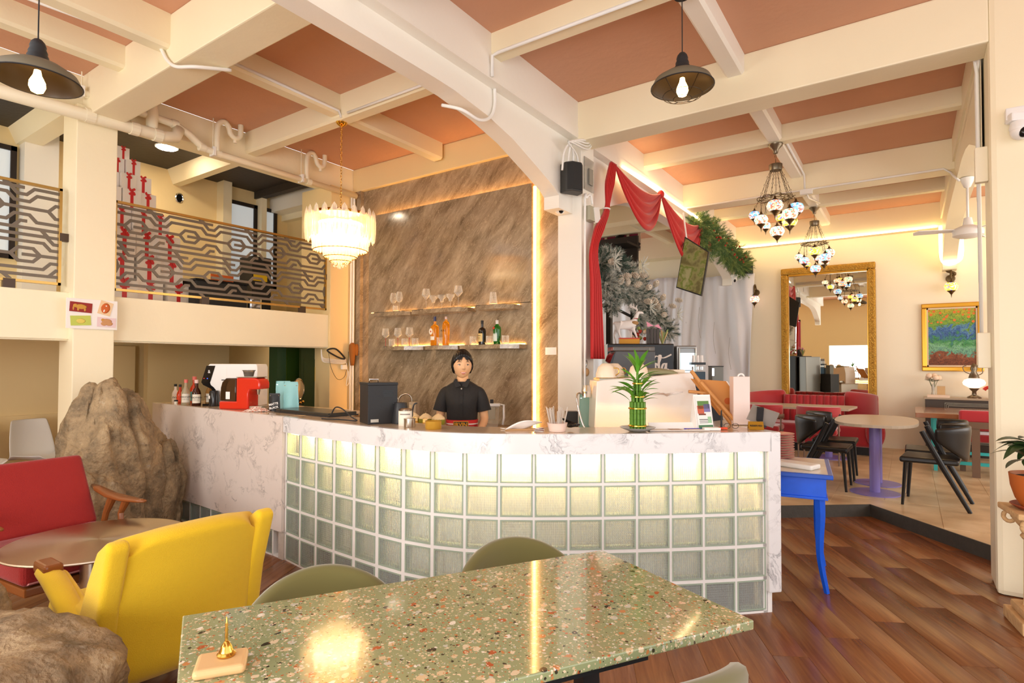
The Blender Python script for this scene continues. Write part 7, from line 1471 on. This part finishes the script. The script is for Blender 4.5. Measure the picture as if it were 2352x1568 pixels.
t = thing('pink_carton', 'tall pale pink paper carton standing on the counter return', 'box', (-.955, 4.12, 1.092), A35); obj('carton_body', bx(-.056, .056, -.035, .035, 0, .325, bev=.002), mat('pale_pink_card', (238, 216, 206), .4), t); obj('tape_roll', tube(B(), [(.01+.021*math.cos(a*PI/10), .0, .322+.021*math.sin(a*PI/10)) for a in range(20)], .006, 6, closed=True), whitep, t)
t = thing('tablet_stand', 'grey tablet on a black clamp stand seen from behind', 'tablet', (-.82, 4.03, 1.092), A35-.2); t.scale = (.85,)*3
obj('tablet', bx(-.10, .10, -.004, .004, .03, .16, M=T(0, .0, .0) @ RY(18) @ RX(20)), mat('tablet_grey', (170, 164, 156), .3, .5), t); obj('clamp', bx(-.02, .025, -.03, -.008, .06, .17, M=RX(20)), blackp, t); obj('stand_arm', tube(B(), [(0, -.02, 0), (0, -.01, .1)], .01, 8), blackp, t); obj('stand_foot', bx(-.05, .05, -.05, .05, 0, .012), blackp, t)
t = thing('reserved_sign', 'gold folded reserved tent sign at the counter end', 'sign', (-.80, 3.86, 1.092), A35-.25); t.scale = (.85,)*3; gsg = mat('brushed_gold_sign', (190, 146, 50), .3, .6)
w_ = .052; obj('tent', prism(B(), [(-.04, 0), (0, .058), (.04, 0), (.036, 0), (0, .052), (-.036, 0)], -w_, w_, 'x'), gsg, t)
text('RESERVED', .019, ink, t, T(0, -.0225, .0285) @ RX(55.4), 'lettering', .0004, bold=.0004)
t = thing('eyeglasses', 'folded black eyeglasses lying on the counter end', 'eyeglasses', (-.93, 3.79, 1.092), A35); t.scale = (.8,)*3
for s_ in (-1, 1): obj('lens_rim', tube(B(), [(s_*.032+.026*math.cos(a*PI/10), 0, .024+.02*math.sin(a*PI/10)) for a in range(20)], .002, 5, closed=True), blackg, t); obj('temple', tube(B(), [(s_*.06, 0, .03), (s_*.055, .1, .02)], .002, 5), blackg, t)
t = thing('table_pen_stand', 'black upright pen on an orange red base on the counter end', 'pen', (-.975, 3.73, 1.092), A35); o = obj('base', bx(-.035, .035, -.015, .02, 0, .014, bev=.005), mat('base_orange_red', (230, 80, 40), .35), t); obj('pen', tube(B(), [(0, 0, .01), (0, 0, .12)], [.007, .004], 10), blackg, t)
t = thing('blue_pen', 'blue pen lying before the flyer', 'pen', (-1.12, 3.60, 1.096), A35+.1); obj('pen_body', tube(B(), [(-.05, 0, 0), (.06, 0, 0)], .006, 8), mat('pen_blue', (50, 50, 180), .3), t)
t = thing('leaflet_stack', 'low stack of white leaflets under the flyer', 'paper', (-1.02, 3.66, 1.092), A35); obj('leaflets', bx(-.05, .05, -.03, .03, 0, .016), paper, t)
# storefront greenery reflected in the mirror

# =====================================================================  THE BARISTA
skinm = mat('skin', (232, 180, 134), .5, spec=.4); hairm = mat('black_hair', (16, 11, 9), .38); shirtm = mat('black_shirt_cotton', (34, 32, 32), .75, bump=.15, bscale=120)
pe_ = thing('person', 'smiling person in a black short sleeved shirt and red apron behind the counter', 'person', (-3.02, 3.66, 0), A35)
HZ = 1.49      # middle of the head
def head_pt(n):
    x, y, z = n; r = Vector((x*.079, y*.090, z*.111))
    if z < 0:
        k = -z; r.x *= 1-.20*k**2.2; r.y *= 1-.08*k
        if y > 0: r.y *= 1-.35*k
    if y < 0: r.y *= 1-.05*abs(x)**2; 
    def g(cx, cz, sx, sz): return math.exp(-((x-cx)/sx)**2-((z-cz)/sz)**2) if y < 0 else 0
    r.y -= .019*g(0, -.22, .12, .11)+.009*g(0, -.02, .085, .2); r.y -= .004*(g(-.10, -.24, .07, .06)+g(.10, -.24, .07, .06))
    r.y += .0055*(g(-.42, .03, .2, .12)+g(.42, .03, .2, .12)); r.y -= .004*(g(-.5, -.28, .25, .2)+g(.5, -.28, .25, .2))
    r.y -= .004*g(0, -.55, .28, .10); r.y -= .006*g(0, -.86, .25, .14)
    return r
bm = B(); q = bmesh.ops.create_uvsphere(bm, u_segments=64, v_segments=48, radius=1)
for v in q['verts']: v.co = head_pt(v.co.normalized())
HM = T(0, -.01, HZ) @ RZ(13) @ RX(2)
# ears
for s_ in (-1, 1):
    ball(bm, (s_*.079, .010, -.008), 1, 3, (.010, .017, .030)); ball(bm, (s_*.079, .008, -.032), 1, 2, (.008, .010, .012))
bmesh.ops.transform(bm, matrix=HM, verts=bm.verts)
# neck and torso core
loft(bm, [[(rx*math.cos(a)+cx, cy+ry*math.sin(a), z) for a in [2*PI*i/24 for i in range(24)]] for z, rx, ry, cx, cy in ((.80, .15, .11, 0, .02), (1.0, .105, .08, 0, .02), (1.15, .112, .088, 0, .02), (1.26, .135, .075, 0, .025), (1.305, .11, .055, 0, .03), (1.325, .062, .05, 0, .03), (1.35, .048, .046, 0, .022), (1.40, .046, .045, .003, .01), (1.44, .047, .05, .005, .005))])
# legs
for s_ in (-1, 1):
    loft(bm, [[(s_*cx+r_*math.cos(a), .02+r_*math.sin(a), z) for a in [2*PI*i/16 for i in range(16)]] for z, r_, cx in ((.03, .035, .10), (.10, .034, .10), (.35, .05, .095), (.46, .052, .095), (.7, .075, .085), (.84, .085, .075))])
    ball(bm, (s_*.10, -.05, .035), 1, 2, (.04, .11, .035))
# arms down and forward, hands meeting in front of the apron
arms = []
for s_ in (-1, 1):
    pts = spl([(s_*.125, .02, 1.27), (s_*.155, .015, 1.20), (s_*.177, .01, 1.09), (s_*.182, -.03, 1.03), (s_*.150, -.14, .965), (s_*.100, -.235, .925)], 6); n = len(pts); tube(bm, pts, [.043-.020*(i/(n-1)) for i in range(n)], 16, cap=True)
    pw = Vector((s_*.100, -.235, .925)); dr_ = Vector((-s_*.5, -.75, -.35)).normalized(); ball(bm, pw+dr_*.045, 1, 3, (.030, .044, .016), Vector((0, 1, 0)).rotation_difference(dr_).to_matrix().to_4x4())
    sd = dr_.cross(Vector((0, 0, 1))).normalized()
    for k, ln in enumerate((.062, .072, .068, .052)):
        b0 = pw+dr_*.075+sd*(k-1.5)*.0165; tube(bm, [b0, b0+dr_*ln*.45+Vector((0, 0, -.006)), b0+dr_*ln*.75+Vector((0, 0, -.020)), b0+dr_*ln*.9+Vector((0, 0, -.036))], [.0085, .0078, .007, .0055], 8)
    b0 = pw+dr_*.02-sd*(.026*s_ if 0 else .026); tube(bm, [b0, b0+dr_*.03-sd*.018, b0+dr_*.058-sd*.022], [.011, .009, .0065], 8)
obj('body', bm, skinm, pe_, smooth=True)
# shirt
def ring(z, rx, ry, cy=.02, n=32, k=2.4): return [(rx*math.copysign(abs(math.cos(a))**(2/k), math.cos(a)), cy+ry*math.copysign(abs(math.sin(a))**(2/k), math.sin(a)), z) for a in [2*PI*i/n for i in range(n)]]
bm = loft(B(), [ring(z, rx, ry, cy) for z, rx, ry, cy in ((1.0, .112, .092, .02), (1.03, .120, .100, .02), (1.10, .122, .104, .015), (1.18, .126, .110, .01), (1.235, .140, .100, .015), (1.275, .150, .084, .022), (1.300, .143, .070, .028), (1.322, .112, .062, .028), (1.345, .072, .056, .028), (1.352, .060, .054, .028))], cap=False)
o = obj('shirt', bm, shirtm, pe_, smooth=True); solid(o, .006, 1); subd(o, 1)
for s_ in (-1, 1):
    pts = spl([(s_*.100, .022, 1.290), (s_*.132, .02, 1.268), (s_*.156, .016, 1.215), (s_*.172, .012, 1.15), (s_*.180, .010, 1.112)], 5); n = len(pts); solid(obj('sleeve', tube(B(), pts, [(.026+.016*min(1, i/6))+.018*(i/(n-1)) for i in range(n)], 20, cap=False), shirtm, o, smooth=True), .004)
# collar, placket, button
for s_ in (-1, 1): obj('collar', prism(B(), [(s_*.004, 1.298), (s_*.012, 1.318), (s_*.052, 1.362), (s_*.066, 1.34), (s_*.046, 1.285)] if s_ > 0 else [(-.046, 1.285), (-.066, 1.34), (-.052, 1.362), (-.012, 1.318), (-.004, 1.298)], -.060, -.052, 'y', M=T(0, -.018, -.004) @ T(0, 0, 1.3) @ RX(-24) @ T(0, 0, -1.3)), shirtm, o)
solid(obj('collar_band', grid(B(), lambda u, v: ((.056+.006*v)*math.sin(2*PI*(.12+.76*u)), .026-(.052+.004*v)*math.cos(2*PI*(.12+.76*u)), 1.332+.042*v), 24, 2), shirtm, o, smooth=True), .005)
obj('placket', loft(B(), [[(-.013, y_, z_), (.013, y_, z_), (.013, y_+.006, z_), (-.013, y_+.006, z_)] for z_, y_ in ((1.02, -.089), (1.10, -.099), (1.18, -.108), (1.235, -.096), (1.275, -.072), (1.295, -.056))]), shirtm, o); obj('button', lathe(B(), [(0, 0), (.006, 0), (.006, .003), (0, .003)], 12, M=T(0, -.066, 1.296) @ RX(70)), steel, o)
# apron / waist pouch
bm = loft(B(), [ring(z, rx, ry) for z, rx, ry in ((.62, .155, .14), (.80, .150, .130), (.93, .138, .118), (1.0, .124, .106), (1.045, .127, .108))], cap=False); redap = mat('apron_red', (206, 44, 44), .6)
ap = obj('apron', bm, redap, pe_, smooth=True); solid(ap, .005, 1); obj('apron_stripe', loft(B(), [ring(z, rx, ry) for z, rx, ry in ((1.008, .1315, .1125), (1.018, .132, .1128))], cap=False), paper, ap)
pt = obj('badge', bx(-.060, .060, -.112, -.092, .985, 1.038, bev=.002), mat('badge_gold', (224, 160, 30), .5), ap); obj('badge_field', bx(-.056, .056, -.1135, -.109, .989, 1.034), blackp, pt); text('IRVIN', .042, mat('badge_gold', (224, 160, 30)), pt, T(0, -.115, 1.011) @ RX(90), 'lettering', .0005, bold=.0012)
solid(obj('trousers', loft(B(), [ring(z, rx, ry) for z, rx, ry in ((.05, .14, .09), (.4, .145, .10), (.8, .14, .115), (.98, .115, .095))], cap=False), blackp, pe_, smooth=True), .004)
# face details in head space
def HP(x, z, off=.0):
    n = Vector((x, -math.sqrt(max(.02, 1-x*x-z*z)), z)).normalized(); r = head_pt(n); return r+Vector((n.x, n.y*1.0, n.z*.3)).normalized()*off
white_e = mat('eye_white', (236, 228, 220), .3); irism = mat('iris_dark', (36, 20, 12), .2); lipm = mat('lips', (206, 84, 72), .45); teeth = mat('teeth', (246, 238, 228), .3)
def hobj(name, bm, m, **k): bmesh.ops.transform(bm, matrix=HM, verts=bm.verts); return obj(name, bm, m, pe_, **k)
for s_ in (-1, 1):
    c = HP(s_*.40, .02); e_ = ball(B(), c+Vector((0, .0035, 0)), 1, 3, (.0118, .0080, .0046)); hobj('eye', e_, white_e, smooth=True)
    hobj('iris', ball(B(), c+Vector((.0010, -.0016, .0)), 1, 3, (.0054, .0030, .0050)), irism, smooth=True)
    hobj('upper_lid', tube(B(), spl([c+Vector((d_*.0145, -.0020+abs(d_)*.0045, .0050*(1-d_*d_)+.0008*d_*s_)) for d_ in (-1, -.5, 0, .5, 1)], 4), [.0006]+[.0018]*15+[.0010], 6), irism, smooth=True)
    hobj('lower_lid', tube(B(), spl([c+Vector((d_*.0135, -.0010+abs(d_)*.004, -.0048*(1-d_*d_))) for d_ in (-1, -.5, 0, .5, 1)], 4), .0008, 6), mat('lid_brown', (160, 100, 76), .5), smooth=True)
    hobj('eyebrow', tube(B(), spl([HP(s_*x_, z_, .0008) for x_, z_ in ((.20, .225), (.36, .25), (.52, .24), (.66, .19))], 4), [.0008, .0012, .0015, .0017, .0018, .0019, .0019, .0018, .0017, .0015, .0013, .0010, .0006], 6), hairm, smooth=True)
    hobj('nostril', ball(B(), HP(s_*.075, -.285, .0), 1, 2, (.0032, .0026, .0018)), mat('nostril_brown', (130, 70, 50)), smooth=True)
mx = .30; hobj('teeth', ball(B(), HP(0, -.56)+Vector((0, .001, .000)), 1, 3, (.0195, .0068, .0038)), teeth, smooth=True)
hobj('upper_lip', tube(B(), spl([HP(x_, z_, .0005) for x_, z_ in ((-mx, -.50), (-.16, -.525), (-.05, -.522), (0, -.53), (.05, -.522), (.16, -.525), (mx, -.50))], 4), [.0008+.0018*math.sin(PI*i/24)**.7 for i in range(25)], 8), lipm, smooth=True)
hobj('lower_lip', tube(B(), spl([HP(x_, z_, .0005) for x_, z_ in ((-mx, -.50), (-.2, -.575), (-.08, -.62), (.08, -.62), (.2, -.575), (mx, -.50))], 5), [.0008+.0030*math.sin(PI*i/25) for i in range(26)], 8), lipm, smooth=True)
# hair: cap, fringe, tied knot
bm = B(); q = bmesh.ops.create_uvsphere(bm, u_segments=110, v_segments=90, radius=1); kill = []
def sst(a, b, x): x = max(0, min(1, (x-a)/(b-a))); return x*x*(3-2*x)
for v in q['verts']:
    n = v.co.normalized(); fr_ = .57-.62*abs(n.x)**2.4+.03*math.sin(n.x*40)*.3; f_ = sst(-.42, .05, n.y); hl = fr_*(1-f_)+(-.66)*f_; k = n.z-hl
    off = max(-.014, min(.011, k*.11))+(.0016*math.sin(math.atan2(n.x, n.y+.15)*70) if k > .03 else 0)
    v.co = head_pt(n)+n*off
    if n.z > .2: v.co.z += .007*(n.z-.2)/.8
    if k < -.2: kill.append(v)
bmesh.ops.delete(bm, geom=kill, context='VERTS'); bmesh.ops.transform(bm, matrix=HM, verts=bm.verts); h_ = obj('hair', bm, hairm, pe_, smooth=True)
bm = B(); qh = random.Random(3)
for k in range(64):
    s_ = -1 if k % 2 else 1; x0 = s_*qh.uniform(.0, .30); x1 = s_*(.10+abs(x0)*1.2+qh.uniform(.05, .30)); z1 = qh.uniform(.20, .50)
    x1 = max(-.93, min(.93, x1)); pts = []
    for j in range(6):
        u = j/5; x = x0+(x1-x0)*u**1.2; z = .80+(z1-.80)*u
        l_ = x*x+z*z
        if l_ > .96: f_ = math.sqrt(.96/l_); x *= f_; z *= f_
        pts.append(HP(x, z, .010-.006*u))
    tube(bm, pts, [.0034, .0030, .0022, .0015, .0010, .0003], 5)
for s_ in (-1, 1):
    for k in range(4): tube(bm, spl([HP(s_*.80, .45, .008), HP(s_*(.955), .1, .004), HP(s_*(.96-.01*k), -.2, .003), HP(s_*(.83-.01*k), -.52, .004)], 4), [.004]*9+[.002]*3+[.0006], 5)
bmesh.ops.transform(bm, matrix=HM, verts=bm.verts); obj('fringe', bm, hairm, pe_, smooth=True)
obj('hair_knot', ball(B(), HM @ Vector((-.02, .115, -.03)), .038, 3, (1, .8, 1.2)), hairm, pe_, smooth=True)
# =====================================================================  WHITE DEER FIGURINE
p_ = onf(-.12, -.10); dm = mat('deer_white', (238, 230, 224), .5)
dr0 = thing('deer_figurine', 'standing white reindeer figurine with antlers on the black fridge', 'figurine', (*p_, 1.722), math.radians(31))
V = [(-.09, 0, .215, .052), (-.03, 0, .21, .045), (.045, 0, .215, .050), (.085, 0, .25, .038), (.105, 0, .31, .024), (.125, 0, .355, .022), (.155, 0, .352, .016), (.185, 0, .342, .009),
     (-.115, .02, .16, .022), (-.14, .02, .10, .011), (-.125, .02, .05, .008), (-.12, .02, .0, .009), (-.10, -.025, .155, .022), (-.085, -.025, .10, .011), (-.06, -.025, .05, .008), (-.03, -.025, .0, .009),
     (.05, .022, .15, .017), (.05, .022, .08, .009), (.055, .022, .0, .009), (.075, -.025, .15, .017), (.105, -.025, .08, .009), (.125, -.025, .0, .009), (-.14, 0, .24, .012), (-.155, 0, .215, .006)]
E_ = [(0, 1), (1, 2), (2, 3), (3, 4), (4, 5), (5, 6), (6, 7), (0, 8), (8, 9), (9, 10), (10, 11), (0, 12), (12, 13), (13, 14), (14, 15), (2, 16), (16, 17), (17, 18), (2, 19), (19, 20), (20, 21), (0, 22), (22, 23)]
skin('body', V, E_, dm, dr0, 2, 1)
for s_ in (-1, 1):
    a_ = obj('antler', tube(B(), spl([(.115, s_*.012, .372), (.10, s_*.03, .395), (.06, s_*.04, .41), (.03, s_*.035, .44)], 4), [.007]*6+[.005]*6+[.002], 7), dm, dr0, smooth=True)
    for (x, z, dx, dz) in ((.10, .395, .01, .04), (.075, .405, -.005, .045), (.055, .412, -.03, .01), (.045, .425, .0, .03)): obj('tine', tube(B(), [(x, s_*.034, z), (x+dx, s_*.038, z+dz)], [.005, .002], 6), dm, a_, smooth=True)
    obj('ear', ball(B(), (.105, s_*.03, .362), 1, 2, (.008, .018, .008)), dm, dr0, smooth=True); obj('eye', ball(B(), (.145, s_*.017, .360), .0035, 1), blackg, dr0)
obj('fur_collar', ball(B(), (.078, 0, .235), 1, 3, (.05, .05, .030)), mat('tan_fur', (196, 150, 96), .9, bump=1, bscale=80), dr0, smooth=True); obj('neck_ribbon', tube(B(), [(.098+.028*math.cos(a*PI/8), .028*math.sin(a*PI/8), .283) for a in range(16)], .005, 6, closed=True), ry, dr0); obj('ribbon_sprig', ball(B(), (.125, -.03, .27), 1, 1, (.012, .01, .02)), gn, dr0)
